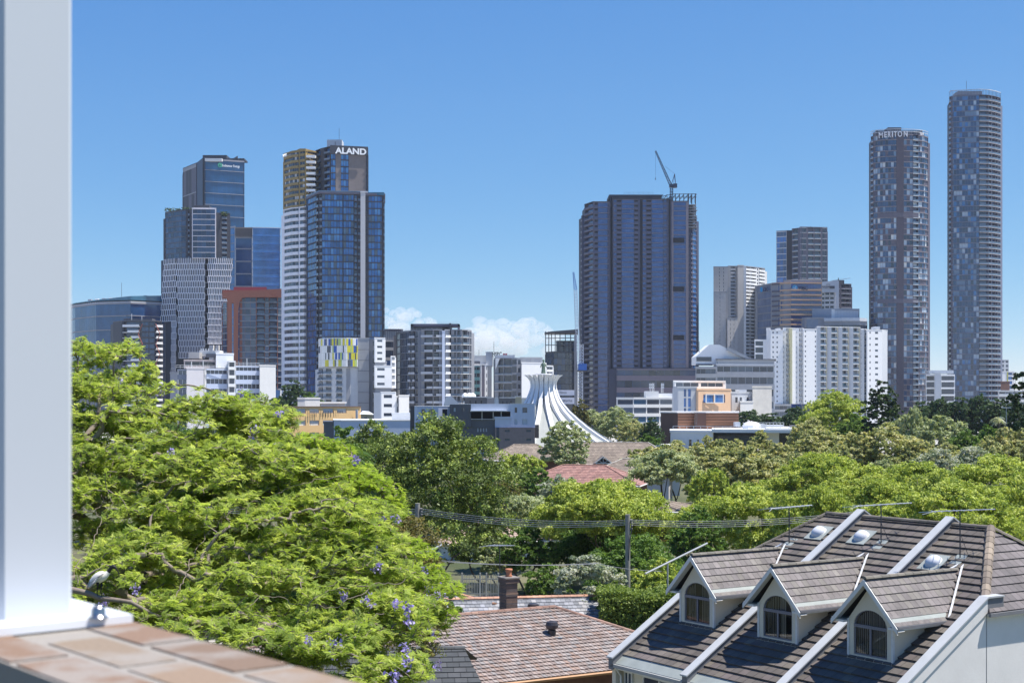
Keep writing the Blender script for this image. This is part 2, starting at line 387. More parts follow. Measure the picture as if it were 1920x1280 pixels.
text_mesh('sign_lettering', 'Endeavour Energy', 2.6, root, onface(E1, E2, .43, 312.5), dd, nn, SIGNW, .1, width=13.6, bold=.03)
t = MB(); c = onface(E1, E2, .38, 310); GRN = mat('sign_green', (.05, .45, .3), .5)
for rr, m_, oo in ((1.7, GRN, 0), (1.0, mat('navy_panel', (.02, .035, .075)), .1), (.5, GRN, .2)):
    pts = [(c[0] + dd.x * rr * math.cos(a) + nn[0] * oo, c[1] + dd.y * rr * math.cos(a) + nn[1] * oo, c[2] + rr * math.sin(a)) for a in np.linspace(0, 2 * math.pi, 15)[:-1]]
    q = [(p[0] + nn[0] * .3, p[1] + nn[1] * .3, p[2]) for p in pts]
    t.add(pts + q, [tuple(range(14, 28)), tuple(range(14))[::-1]] + [(i, (i + 1) % 14, 14 + (i + 1) % 14, 14 + i) for i in range(14)], m_)
t.build('sign_emblem', root)

# --- 4 white lattice tower
b = Building('apartment_tower', 'dark apartment tower on a white honeycomb grid base with plants on its roof', 370, 920)
S4 = stl(wall=CHAR, glass=G_NAVY, sp=.12, spm=mat('thin_line', (.12, .12, .15)), cell=3, slab=GREY, bal=BALG, proj=.2, mull=.15, proud=.12)
D4 = 920
b.tier([(310, 932), (340, 921), (360, D4)], 394, 484, ['g', 'g1w.5b.8w.1'], 9, S4, depth=34)
b.tier([(405, 921), (431, 925)], 400, 484, ['w1b.9w.5'], 9, S4, depth=34)
S4w = stl(wall=mat('frame_white', (.75, .73, .76), .5, .02), glass=G_NAVY, sp=.09, spm=mat('frame_white', (.75, .73, .76)), proud=.5, cell=3, mull=.12, mullm=DGREY)
b.tier([(360, D4 - 3), (405, D4 - 2)], 391, 484, ['w.3g9w.4'], 9, S4w, depth=34)
LAT = mat('lattice_white', (.82, .82, .86), .5, .02)
S4b = stl(wall=LAT, glass=G_NAVY + [MAUVE], sp=.16, spm=LAT, cell=1.95, mull=.55, mullm=LAT, jog=0, core=CHAR, proud=.05, inset=.6, mout=.5, roof=CHAR, rooft=.2)
zl = PZ(484, D4)
# the lattice base leans: built floor by floor in the same way, with joints of the posts staggered
nfl = 26; fhl = (zl - 0) / nfl
pc = b.wall; lat = MB()
def lattice(A, B, A2, B2, ncell, z0, z1, nf, rails=True):
    """A,B bottom corners; A2,B2 top corners of the leaning panel"""
    for k in range(nf):
        f0, f1 = k / nf, (k + 1) / nf
        za, zb_ = z0 + (z1 - z0) * f0, z0 + (z1 - z0) * f1
        def pt(s, f, o=0.0):
            x = (A[0] * (1 - f) + A2[0] * f) * (1 - s) + (B[0] * (1 - f) + B2[0] * f) * s; y = (A[1] * (1 - f) + A2[1] * f) * (1 - s) + (B[1] * (1 - f) + B2[1] * f) * s
            return (x, y - o, z0 + (z1 - z0) * f)
        def beam(s0, f0_, s1, f1_, w, o0, o1, mb, m, hz=False):
            a, c_ = pt(s0, f0_), pt(s1, f1_)
            if hz: b4 = [(a[0], a[1] - o1, a[2]), (c_[0], c_[1] - o1, c_[2]), (c_[0], c_[1] - o0, c_[2]), (a[0], a[1] - o0, a[2])]; t4 = [(p[0], p[1], p[2] + w) for p in b4]
            else: b4 = [(a[0] - w / 2, a[1] - o1, a[2]), (a[0] + w / 2, a[1] - o1, a[2]), (a[0] + w / 2, a[1] - o0, a[2]), (a[0] - w / 2, a[1] - o0, a[2])]; t4 = [(c_[0] - w / 2, c_[1] - o1, c_[2]), (c_[0] + w / 2, c_[1] - o1, c_[2]), (c_[0] + w / 2, c_[1] - o0, c_[2]), (c_[0] - w / 2, c_[1] - o0, c_[2])]
            mb.hexa(b4, t4, m)
        m = MB(); beam(0, f0, 1, f0, .45, 0, .65, m, LAT, True); b.slabs.append((za, m))
        off = .5 / ncell if k % 2 else 0
        for j in range(ncell + 1):
            s_ = min(1, max(0, j / ncell + off))
            if j == ncell and off: continue
            beam(s_, f0, s_, f1, .4, 0, .55, lat, LAT)
            if j < ncell:
                s2 = min(1, s_ + 1 / ncell); m = MB()
                a0, a1, a2, a3 = pt(s_, f0, -.15), pt(s2, f0, -.15), pt(s2, f1, -.15), pt(s_, f1, -.15)
                m.add([a0, a1, a2, a3, (a0[0], a0[1] + .1, a0[2]), (a1[0], a1[1] + .1, a1[2]), (a2[0], a2[1] + .1, a2[2]), (a3[0], a3[1] + .1, a3[2])], [(0, 1, 2, 3), (4, 7, 6, 5), (3, 2, 6, 7), (0, 4, 5, 1)], rnd.choice(G_DARK + [G_NAVY[0]])); b.wins.append((za, m))
def q2(px, D): return (PX(px, D), D)
zb4 = PZ(726, D4)
lattice(q2(301, 928), q2(330, 920), q2(308, 928), q2(331, 920), 8, PZ(602, D4), zl, 11)
lattice(q2(321, 922), q2(329, 920), q2(322, 922), q2(331, 920), 4, PZ(702, D4), PZ(602, D4), 9)
lattice(q2(336, 920), q2(384, 918), q2(331, 920), q2(384, 918), 16, PZ(672, D4), zl, 17)
lattice(q2(390, 918), q2(420, 921), q2(390, 918), q2(437, 921), 13, PZ(645, D4), zl, 14)
b.wall.prism([q2(309, 935), q2(322, 925), q2(384, 923), q2(384, 926), q2(390, 926), q2(390, 923), q2(426, 926), (PX(426, 965), 965), (PX(309, 965), 965)], 0, zl + .2, CHAR)
b.wall.prism([q2(302, 934), q2(322, 925), (PX(322, 960), 960), (PX(302, 960), 960)], 0, zl - .2, mat('navy_grey', (.05, .06, .085)))
for k in range(17):
    m = MB(); m.box(PX(384, 918), PX(390, 918), 918, 924, PZ(484 + k * 11.5, 918), PZ(484 + k * 11.5, 918) + .3, GREY); b.balc.append((m.v[0][2], m))
b.extra.append(('lattice', lat)); b.block('portal_pier', 392, 400, 647, 740, 915, OFFW, 3); b.block('portal_pier', 404, 410, 647, 740, 915, OFFW, 3); b.block('portal_pier', 414, 420, 647, 740, 915, OFFW, 3)
b.block('plant_room', 363, 392, 385, 392, 930, CHAR, 8)
LEAF_FAR = leafmat('leaf_far', .25, .6, .2)
def bushmesh(nm, boxes, n, parent, cols, size=.6):
    V = []; T = []; off = np.array(parent.location)
    for (x0, x1, y0, y1, z0, z1) in boxes:
        c = rng.random((n, 3)) * [x1 - x0, y1 - y0, z1 - z0] + [x0, y0, z0] - off
        a = rng.normal(size=(n, 3)); a /= np.linalg.norm(a, axis=1)[:, None]; bb = np.cross(a, rng.normal(size=(n, 3))); bb /= np.linalg.norm(bb, axis=1)[:, None]
        q = np.stack([c - a * size, c + bb * size * .5, c + a * size, c - bb * size * .5], 1); V.append(q.reshape(-1, 3)); cc = np.array(cols)[rng.integers(0, len(cols), n)]; T.append(np.repeat(cc, 4, 0))
    V = np.concatenate(V); T = np.concatenate(T); me = npmesh(nm, V, np.arange(len(V)).reshape(-1, 4), LEAF_FAR, T)
    o = bpy.data.objects.new(nm, me); col.objects.link(o); o.parent = parent; return o
root = b.finish()
GC = [(.05, .09, .03), (.08, .12, .04), (.04, .06, .03)]
bushmesh('roof_planting', [(PX(312, 930), PX(356, 925), 922, 930, PZ(395, 925), PZ(391, 925)), (PX(346, 930), PX(360, 925), 922, 930, PZ(397, 925), PZ(389, 925)), (PX(414, 922), PX(426, 922), 920, 927, PZ(404, 922), PZ(397, 922))], 150, root, GC, .7)

# --- 5 azure office behind
b = Building('office_tower', 'bright blue glass office slab with brown louvred top, behind the honeycomb tower', 480, 1040)
S5 = stl(wall=PALE, glass=G_OFFICE, sp=.09, spm=LINEM, proud=.3, cell=12, mull=.2, mullm=PALE)
b.tier([(428, 1046), (441, 1041)], 425, None, ['g'], 24, dict(S5, glass=G_AZURE, sp=.05, cell=2.6, mullm=G_AZURE[0]), 30)
b.tier([(441, 1040), (473, 1040)], 444, None, ['g'], 15, S5, 30)
t = MB()
for k in range(18):
    x = 441.2 + k * 1.78; t.box(PX(x, 1039), PX(x + 1, 1039), 1039, 1041, PZ(444, 1039), PZ(426, 1039), BROWN)
t.box(PX(441, 1041), PX(473, 1041), 1041.1, 1070, PZ(444, 1040), PZ(427, 1040), DGREY); b.extra.append(('louvre_screen', t))
b.tier([(473, 1038), (526, 1042)], 427, None, ['g'], 24, dict(S5, glass=G_AZURE, sp=.07, spm=G_BLUE[0], cell=2.6, mull=.14, mullm=G_AZURE[1], proud=.1), 30)
b.finish()

# --- 6 terracotta building
b = Building('apartment_building', 'terracotta framed apartment block with rounded corner piers and dark balconies', 470, 850)
S6 = stl(wall=TERRA, glass=G_NAVY + [G_GREY[0]], sp=.16, spm=GREY, cell=2.8, slab=MAUVE, bal=BALG, mull=.12, roof=TERRA, core=CHAR, proud=.15, rooft=.2)
zt6 = PZ(556, 850)
b.tier([(417, 858), (427, 852)], 566, 720, ['g'], 13, S6, 30)
b.tier([(449, 848), (480, 850), (521, 853), (536, 856)], 556, 730, ['g1', 'w.1b2g1b2w.1', 'g1'], 15, S6, 30)
t = MB()
def archpier(x0, x1, side):
    # upright with an outward curved head
    pts = [(x0, 740), (x0, 565)]; 
    for a in np.linspace(0, 1, 7):
        pts.append((x0 - side * 9 * (1 - math.cos(a * math.pi / 2)) if side > 0 else x0, 565 - 18 * math.sin(a * math.pi / 2)))
    return pts
D6 = 846
prof = [(427, 740), (427, 566), (425, 558), (417, 556), (416, 549), (437, 546), (532, 541), (537, 541), (537, 556), (461, 557), (453, 559), (449, 566), (447, 580), (446, 740), (438, 740), (438, 568), (435, 568), (435, 740)]
n = len(prof); fr_ = [(PX(x, D6), D6, PZ(y, D6)) for x, y in prof]; bk_ = [(PX(x, D6 + 6), D6 + 6, PZ(y, D6)) for x, y in prof]
t.add(fr_ + bk_, [(n + i, n + (i + 1) % n, (i + 1) % n, i) for i in range(n)], TERRA)
me_tri = __import__('mathutils').geometry.tessellate_polygon([[Vector((p[0], p[2], 0)) for p in fr_]])
for tri in me_tri:
    v = [fr_[i] for i in tri]; nrm = (Vector(v[1]) - Vector(v[0])).cross(Vector(v[2]) - Vector(v[0]))
    t.add(v if nrm.y < 0 else v[::-1], [(0, 1, 2)], TERRA)
t.prism([q2(417, 852.5), q2(536, 852.5), (PX(536, 885), 885), (PX(417, 885), 885)], PZ(552, 850), PZ(543, 850), TERRA)
b.extra.append(('frame', t)); t = MB(); t.prism([q2(438, 862), q2(500, 862), (PX(500, 880), 880), (PX(438, 880), 880)], PZ(545, 862), PZ(538, 862), mat('crimson_panel', (.3, .06, .08), .6)); b.extra.append(('plant_room', t))
b.finish()

# --- 7 twin gold and white tower
b = Building('apartment_tower', 'tall tower striped white below and gold above, with white letters on its dark crown', 600, 800)
ST = stl(wall=mat('stripe_white', (.76, .78, .84), .6, .03), glass=G_DARK + [G_GREY[0]], slab=mat('stripe_white', (.76, .78, .84)), bal=mat('stripe_white', (.76, .78, .84)), slabt=.5, balh=1.0, sp=.45, spm=mat('stripe_white', (.76, .78, .84)), proud=.8, proj=.9, cell=2.2, mull=.3, mullm=GREY, core=DGREY, binset=1.4, pm=.05)
SG = dict(ST, wall=GOLD, spm=GOLD, slab=GOLD, bal=BROWN, mullm=BROWN, sp=.42, proud=.5, cell=1.7, glass=G_DARK + [PALE], roof=GOLD)
W7 = [(532, 812), (548, 803), (562, 800), (573, 797), (597, 806)]
b.tier(W7, 387, None, ['w.2g3', 'g2w.3', 'g2', 'g1b2g1'], 33, ST, 26)
b.tier(W7, 281, 387, ['w.2g3', 'g2w.3', 'g2w.3', 'w.2c0.01g1w.2'], 10, SG, 26)
# folded gold gable crown
t = MB(); cpts = [q2(546, 804), q2(562, 799.5), q2(573, 796.5), q2(597, 805.5)]; tp = [PZ(284, 800), PZ(279, 800), PZ(279, 797), PZ(284, 800)]
t.prism(cpts + [(x * 1.03, y * 1.03) for x, y in reversed(cpts)], PZ(285, 800), tp + tp[::-1], GOLD); b.extra.append(('folded_crown', t))
for k in range(9):
    y = 292 + k * 10.6; m = MB(); m.box(PX(575, 798), PX(592, 798), 796.0, 799.5, PZ(y + 4, 798), PZ(y, 798), WHITE); b.balc.append((m.v[0][2], m))
SD = stl(wall=CHAR, glass=G_BLUE, sp=.12, spm=CHAR, proud=.6, cell=1.6, mull=.15, mullm=CHAR, m=BROWN, slab=CHAR, bal=BALG, roof=CHAR, rooft=.2, c=BROWN)
b.tier([(592, 806), (603, 799), (619, 793), (690, 799)], 275, 362, ['b1w.2', 'w1b2', 'g1m1g1.4g.02m3.2g.4'], 7, SD, 24)
t = MB(); t.prism([q2(619, 792), q2(690, 798), (PX(690, 801), 801), (PX(619, 795), 795)], PZ(290, 795), [PZ(274, 795), PZ(276, 799), PZ(276, 799), PZ(274, 795)], CHAR); b.extra.append(('parapet', t))
b.block('plant_room', 613, 641, 262, 277, 812, PALE, 9); mast(b, 636, 815, 240, 262, .1)
b.block('plant_door', 628, 629, 266, 274, 811.8, DGREY, .1)
root = b.finish()
E1, E2 = Vector((PX(619, 791.6), 791.6, 0)), Vector((PX(690, 797.6), 797.6, 0)); dd = (E2 - E1).normalized(); nn = (dd.y, -dd.x)
text_mesh('sign_lettering', 'ALAND', 4.6, root, onface(E1, E2, .14, 287.5, .3), dd, nn, SIGNW, .15, width=17.3, bold=.16)
E1, E2 = Vector((PX(532, 812), 812, 0)), Vector((PX(548, 803), 803, 0)); dd = (E2 - E1).normalized(); nn = (dd.y, -dd.x)
text_mesh('sign_lettering', 'ALAND', 2.4, root, onface(E1, E2, .05, 296, 1.0), dd, nn, SIGNW, .1, width=5.2, bold=.05)

# --- 8 dark front tower
b = Building('apartment_tower', 'dark blue glazed tower with one pale vertical stripe, in front of the striped tower', 650, 770)
S8 = stl(wall=CHAR, glass=G_BLUE + [G_GREY[0], glass('glass_steel', (.07, .12, .18))], gw=[5, 4, 2, 1.5, 2], sp=.1, spm=mat('dark_slab', (.045, .042, .055)), proud=.55, cell=1.55, mull=.2, mullm=CHAR, slab=MAUVE, bal=BALG, proj=.5, c=PALE, roof=MAUVE, rooft=1.0, core=CHAR, over=.4)
S8l = dict(S8, glass=G_DARK + [G_NAVY[0]], gw=None, sp=.12, spm=MAUVE, cell=2.0)
P8 = [(574, 790), (598, 768), (676, 771)]
b.tier(P8, 363, None, ['w.3g3w.2b.7', 'w.1b.5g4g.1w.08g2w.15b.5w.2b.5'], 35, S8, 30)
b.tier([(676, 769), (685, 769.4)], 361, None, ['w'], 1, stl(wall=mat('stripe_pale', (.5, .5, .52), .6, .04)), 12)
b.tier([(685, 771.5), (721, 773)], 366, None, ['w.1g5w.05e.3'], 35, S8, 30)
b.extra.append(('roof_terrace', MB().prism([q2(580, 788), q2(600, 773), q2(690, 776), (PX(690, 790), 790), (PX(580, 800), 800)], PZ(360, 775) - .2, PZ(358, 775), PALE)))
xy = [q2(x, D) for x, D in ((574, 789), (598, 768), (676, 771))]
t = MB()
for A, B in zip(xy[:-1], xy[1:]): t.hexa([(A[0], A[1], PZ(362, 768)), (B[0], B[1], PZ(362, 768)), (B[0], B[1] + .1, PZ(362, 768)), (A[0], A[1] + .1, PZ(362, 768))], [(A[0], A[1], PZ(357, 768)), (B[0], B[1], PZ(357, 768)), (B[0], B[1] + .1, PZ(357, 768)), (A[0], A[1] + .1, PZ(357, 768))], BALG)
A, B = q2(690, 772), q2(721, 773.5); t.box(A[0], B[0], 772, 772.2, PZ(366, 772), PZ(360.5, 772), G_TEAL[0]); b.extra.append(('glass_balustrade', t)); b.finish()
# --- 9 block with coloured panels
b = Building('apartment_building', 'block with a blue, yellow and white chequered panel box over grey and white walls', 660, 690, k=0.0)
S9 = stl(wall=PALE, glass=G_GREY, sp=.14, spm=PALE, proud=.15, cell=2.2, slab=PALE, bal=BALG, proj=.6, mull=.12, m=CONC, c=GREY, roof=PALE, rooft=.3)
P9 = [(597, 700), (606, 690), (642, 688), (672, 690), (690, 692)]
b.tier(P9[:4], 690, None, ['e1', 'e1.6w.8b1.2', 'w.6c.6w1.3'], 22 // 2, S9, 20)
b.tier([(671, 689), (692, 690)], 635, None, ['w'], 1, stl(wall=CONC), 18)
for k in range(6): b.block('panel_joint', 671, 692, 655 + k * 20, 655.6 + k * 20, 688.9, DGREY, .1)
b.tier([(691, 693), (705, 693)], 637, None, ['w.6p.8'], 11, stl(wall=GREY, glass=G_DARK, sp=.3), 18)
PAN = [mat('panel_cobalt', (.03, .10, .42), .4), mat('panel_yellow', (.62, .58, .03), .4), mat('panel_white', (.78, .8, .8), .4), mat('panel_lime', (.42, .55, .18), .4), G_GREY[0], mat('panel_slate', (.08, .09, .11), .4)]
PANW = [2.2, 3.2, 6, 1.3, 1.2, 1]
pts = [(597, 699), (602, 692), (612, 688), (630, 685.5), (650, 685.5), (671, 688)]
b.wall.prism([q2(*p) for p in pts] + [(x * 1.03, y * 1.03) for x, y in reversed([q2(*p) for p in pts])], PZ(688, 690), PZ(634, 690), OFFW)
rr = random.Random(3); nrow = 4
for k in range(nrow):
    s_ = 597 + (k % 2) * 1.5
    while s_ < 670:
        wv = rr.choice([2.2, 3, 3, 4]); e = min(671, s_ + wv)
        def dd_(px): return np.interp(px, [p[0] for p in pts], [p[1] for p in pts])
        A = q2(s_ + .3, dd_(s_ + .3) - .12); B = q2(e, dd_(e) - .12); m = MB(); za, zb_ = PZ(687 - k * 13.2, 687), PZ(687 - (k + 1) * 13.2 + .9, 687)
        m.hexa([(A[0], A[1] - .12, za), (B[0], B[1] - .12, za), (B[0], B[1], za), (A[0], A[1], za)], [(A[0], A[1] - .12, zb_), (B[0], B[1] - .12, zb_), (B[0], B[1], zb_), (A[0], A[1], zb_)], rr.choices(PAN, PANW)[0]); b.extra.append(('colour_panel', m)); s_ = e
b.finish()

# --- 10 stepped white apartments right of it
b = Building('apartment_building', 'stepped white apartment block with small paired windows, right of the chequered box', 730, 690, k=0.5)
SW = stl(wall=WHITE, glass=G_GREY[:2], sp=.36, cell=3, pm=.1, roof=WHITE, rooft=.25, phead=.28, mull=.05)
b.tier([(702, 684), (722, 684)], 634, 679, ['w.4p1.2w.4'], 4, SW, 14)
b.tier([(703, 685), (725, 686)], 679, 684, ['w'], 1, stl(wall=GREY), 14, zb=0)
b.tier([(702, 683), (733, 683)], 686, 727, ['w.3p1.6w.9'], 3, SW, 14)
b.tier([(733, 684), (741, 686)], 668, 727, ['m.2g1'], 5, dict(SW, m=PALE, glass=G_GREY), 14)
b.tier([(703, 684), (733, 685)], 727, 737, ['w'], 1, stl(wall=GREY), 14, zb=0)
b.finish()
b = Building('apartment_building', 'small white block with three rows of windows stepping down to the pale roofs', 725, 655, k=0.5)
b.tier([(701, 655), (714, 653)], 738, None, ['w'], 1, stl(wall=PALE), 14)
b.tier([(714, 653), (742, 653)], 735, None, ['w.3p1.6w.4'], 5, dict(SW), 14)
b.tier([(742, 654), (748, 655)], 743, None, ['g'], 4, dict(SW, glass=G_GREY), 14)
b.tier([(748, 652), (767, 654)], 742, None, ['w'], 1, stl(wall=OFFW), 14)
b.finish()

# --- 11 dark glass offices glimpsed between
b = Building('office_building', 'low office with ribbed grey crown glimpsed behind the stepped white apartments', 732, 840)
b.tier([(715, 840), (755, 842)], 618, 638, ['n.5n.5n.5n.5n.5n.5n.5n.5n.5n.5'], 1, stl(wall=MAUVE, glass=[CONC], sp=.1, mull=.3), 20)
b.tier([(715, 839), (755, 841)], 638, None, ['g'], 9, stl(wall=GREY, glass=G_DARK + [G_BLUE[1]], sp=.3, spm=BEIGE, proud=.3, cell=6), 20)
b.finish()

# --- 12 round grey apartment block
b = Building('apartment_building', 'round grey apartment block with stepped white balconies and a dark framed crown', 815, 760)
S12 = stl(wall=GREY, glass=G_GREY[:2] + G_DARK, sp=.12, spm=CONC, proud=.1, cell=1.4, mull=.22, mullm=GREY, slab=CONC, bal=PALE, fin=GREY, proj=1.0, core=DGREY, binset=1.6)
S12g = dict(S12, wall=mat('veil_grey', (.19, .21, .25), .6), spm=mat('veil_grey', (.19, .21, .25)), mullm=mat('veil_grey', (.19, .21, .25)), sp=.1, bal=PALE)
b.tier([(743, 790), (749, 777), (760, 768), (772, 763), (790, 758)], 620, None, ['g', 'g', 'g1v.8', 'v.7g1'], 14, S12g, 30)
b.tier([(790, 757), (812, 755), (829, 756)], 619, None, ['v1', 'v1'], 14, dict(S12, bal=PALE), 30)
b.tier([(829, 754), (834, 754.5)], 622, None, ['w'], 1, stl(wall=PBLUE), 12)
b.tier([(834, 757), (843, 759)], 619, None, ['b'], 14, dict(S12, slab=WHITE, bal=WHITE), 24)
b.tier([(843, 768), (846, 768)], 612, None, ['w'], 1, stl(wall=CHAR), 24)
b.tier([(846, 762), (866, 761), (877, 764), (884, 770)], 619, None, ['b1w.15b1', 'b1', 'g.6w.1g.5'], 14, dict(S12, slab=OFFW, bal=BALG), 24)
t = MB(); D = 772
t.box(PX(770, D), PX(861, D), D, D + 14, PZ(612, D), PZ(607, D), MAUVE); t.box(PX(843, D), PX(846.5, D), D - 6, D + 8, PZ(640, D), PZ(607, D), CHAR); t.box(PX(858, D), PX(861, D), D, D + 14, PZ(621, D), PZ(607, D), MAUVE); t.box(PX(770, D), PX(775, D), D, D + 14, PZ(621, D), PZ(607, D), CHAR); t.box(PX(776, D), PX(843, D), D + 6, D + 13, PZ(621, D), PZ(613, D), CHAR); b.extra.append(('crown_frame', t))
railing(b, [q2(752, 776), q2(772, 764), q2(790, 759), q2(829, 757)], PZ(619, 758), 1.2, WMET, 2.5); railing(b, [q2(820, D), q2(858, D)], PZ(607, D), .9, WMET, 2.5, 'rooftop_rail'); b.finish()

# --- 13 bank office, teal windows, with letters on top
b = Building('office_building', 'white office with teal glass bands and black and red bank letters on its roof', 910, 830)
b.tier([(884, 832), (901, 830)], 686, None, ['g'], 9, stl(wall=WHITE, glass=G_DARK, sp=.45, spm=mat('spandrel_teal', (.22, .48, .48), .4), proud=.1, cell=2.5, mull=.3, mullm=mat('spandrel_teal', (.22, .48, .48))), 22)
b.tier([(901, 829), (914, 831)], 684, None, ['w.3m.8w.3p.4'], 9, stl(wall=WHITE, m=MAUVE, glass=G_DARK), 22)
b.tier([(884, 836), (925, 836)], 668, 686, ['w'], 1, stl(wall=OFFW), 20)
b.tier([(911, 834), (923, 834)], 661, 686, ['w'], 1, stl(wall=PALE), 12)
b.block('roof_louvre', 889, 900, 677, 682, 835.8, DGREY, .3); mast(b, 926, 836, 640, 662, .12); mast(b, 898, 836, 655, 668, .1)
root = b.finish()
text_mesh('sign_lettering', 'HSBC', 3.4, root, (PX(923, 832), 832, PZ(667.5, 832)), (1, 0), (0, -1), mat('sign_black', (.02, .02, .025)), .2, width=5.6, bold=.12)
t = MB(); x0, x1, z0, z1 = PX(943, 832), PX(951, 832), PZ(667, 832), PZ(662.5, 832); xm, zm = (x0 + x1) / 2, (z0 + z1) / 2; RS = mat('sign_red', (.6, .02, .05), .5)
for tri in (((x0, z0), (xm, zm), (x0, z1)), ((x1, z1), (xm, zm), (x1, z0)), ((x0, z1), (xm, zm), (x1, z1)), ((x0, z0), (x1, z0), (xm, zm))):
    i = 0 if tri[0][1] == z0 and tri[2][1] == z1 or tri[0][1] == z1 and tri[2][1] == z0 else 1
    mm = SIGNW if tri[0][0] != tri[2][0] and False else RS
    t.add([(a, 831.8, c) for a, c in tri] + [(a, 832.1, c) for a, c in tri], [(0, 1, 2), (5, 4, 3), (0, 3, 4, 1), (1, 4, 5, 2), (2, 5, 3, 0)], RS if tri[0][0] == tri[2][0] or True else mm)
t.box(xm - .15, xm + .15, 831.7, 831.9, z0, z1, SIGNW); t.build('sign_emblem', root)

# --- 14 grey balcony apartments and the blank white wall
b = Building('apartment_building', 'grey apartment block with deep recessed balconies, left of the blank white wall', 950, 790)
S14 = stl(wall=GREY, glass=G_DARK, slab=PALE, bal=BALG, sp=.3, proj=.3, m=DGREY, mull=.3, cell=2, roof=GREY, binset=2.2, core=GREY, balh=.6)
b.tier([(914, 792), (922, 790)], 687, None, ['w'], 1, stl(wall=CONC), 16)
b.tier([(927, 788), (944, 787), (960, 787), (969, 787), (979, 788)], 672, None, ['b1', 'b1', 'g1', 'p1'], 9, S14, 20)
t = MB(); t.add([(PX(929, 786), 786, PZ(693, 786)), (PX(937, 786), 786, PZ(672, 786)), (PX(929, 786), 786, PZ(672, 786)), (PX(929, 790), 790, PZ(693, 786)), (PX(937, 790), 790, PZ(672, 786)), (PX(929, 790), 790, PZ(672, 786))], [(0, 1, 2), (5, 4, 3), (1, 0, 3, 4), (2, 1, 4, 5)], WHITE); b.extra.append(('blade_wall', t))
b.tier([(928, 800), (965, 800)], 667, 673, ['w'], 1, stl(wall=PALE), 12); b.tier([(975, 795), (1017, 796)], 671, 682, ['w.6g.5w.3g.6w.2'], 1, stl(wall=CONC, glass=[GREY], sp=.1), 12); b.finish()
b = Building('apartment_building', 'plain white blank-walled block standing behind the ribbed church', 1000, 780, k=0.6)
b.tier([(978, 780), (1016, 780), (1024, 786)], 681, None, ['w', 'w'], 1, stl(wall=WHITE, roof=WHITE), 22)
b.tier([(1024, 787), (1037, 788)], 686, None, ['g'], 12, stl(wall=WHITE, glass=G_GREY, sp=.4), 14); b.finish()

# --- 15 glass building with open roof frame
b = Building('office_building', 'dark glass office with an open steel roof frame, left of the white and blue crane', 1055, 870)
S15 = stl(wall=DMET, glass=G_DARK + [G_NAVY[0]], sp=.08, spm=DMET, proud=.2, cell=2.4, mull=.2, mullm=DMET)
b.tier([(1023, 880), (1038, 870), (1082, 873)], 660, None, ['g', 'g'], 12, S15, 30)
b.tier([(1043, 876), (1082, 877)], 640, 660, ['g'], 2, S15, 24)
t = MB(); xs = [1023, 1029, 1034, 1041, 1050, 1060, 1070, 1079]
for x in xs: t.tube([(PX(x, 872), 872, PZ(662, 872)), (PX(x, 872), 872, PZ(621, 872))], .35, DMET, 4); t.tube([(PX(x, 888), 888, PZ(662, 888)), (PX(x, 888), 888, PZ(622, 888))], .3, DMET, 4)
for y in (634, 647): t.tube([(PX(1023, 872), 872, PZ(y, 872)), (PX(1082, 872), 872, PZ(y - 1, 872))], .3, DMET, 4)
t.prism([q2(1021, 876), q2(1038, 868), q2(1084, 870), (PX(1084, 895), 895), (PX(1021, 895), 895)], PZ(624, 870), [PZ(622, 870), PZ(621, 870), PZ(617, 870), PZ(617, 870), PZ(622, 870)], DMET); b.extra.append(('roof_frame', t)); b.finish()

# --- 16 hoardings with lettering
for (x0, x1, y0, y1, s, lb) in ((1045, 1077, 731, 741, 'Novus', 'upper pale hoarding with faint dark script, right of the church ribs'), (1049, 1077, 745, 757, 'VERSATILE', 'lower pale hoarding with dark capital letters, right of the church ribs')):
    D = 640 if s == 'Novus' else 638
    r = empty('hoarding', (PX(x0, D), D, 0), lb, 'sign'); t = MB(); t.box(PX(x0, D), PX(x1, D), D, D + .4, PZ(y1, D), PZ(y0, D), mat('hoarding_face', (.62, .62, .68), .6, .03)); t.build('panel', r); t = MB()
    for x in (x0 + 3, x1 - 3): t.tube([(PX(x, D), D + .6, 0), (PX(x, D), D + .6, PZ(y0, D))], .2, DMET, 5)
    t.build('frame', r); text_mesh('lettering', s, 1.3, r, (PX(x0 + 4, D), D, PZ(y1 - 4, D)), (1, 0), (0, -1), CHAR, .05, width=(x1 - x0 - 8) * D / F * (.55 if s == 'Novus' else 1), bold=.01)

# --- 17 big dark tower under construction
b = Building('apartment_tower', 'broad dark navy tower still under construction, with a crane on its roof', 1200, 905)
NAVY = mat('slab_mauve_navy', (.165, .145, .185), .6, .05)
S17 = stl(wall=mat('frame_navy', (.06, .07, .12), .6), glass=[glass('glass_tower', (.026, .06, .17), .1), glass('glass_tower_b', (.03, .068, .19), .1), glass('glass_tower_c', (.02, .052, .165), .1)], sp=.13, spm=NAVY, proud=.25, cell=2.6, mull=.07, mullm=G_BLUE[1], slab=NAVY, bal=mat('rail_mauve', (.075, .085, .145), .5), fin=NAVY, proj=.5, core=CHAR, m=mat('pier_mauve', (.21, .18, .21), .6), slabt=.5, binset=1.6, roof=CHAR)
b.tier([(1096, 918), (1112, 905), (1144, 905)], 379, None, ['b1', 'w.05k.5w.05g1.3w.12'], 40, S17, 30)
b.tier([(1090, 925), (1096, 919)], 404, None, ['b'], 37, dict(S17, bal=GREY), 14)
b.tier([(1144, 907), (1149, 907)], 369, None, ['d'], 1, dict(S17, inset=.3), 30)
b.tier([(1149, 903), (1200, 903), (1205, 903.2), (1253, 903.4)], 374, 692, ['w.12k.38w.06k.55w.1g1.6w.06k.5w.25', 'd', 'k.45w.06k.6w.1g1.5w.06k.4w.2'], 35, S17, 30)
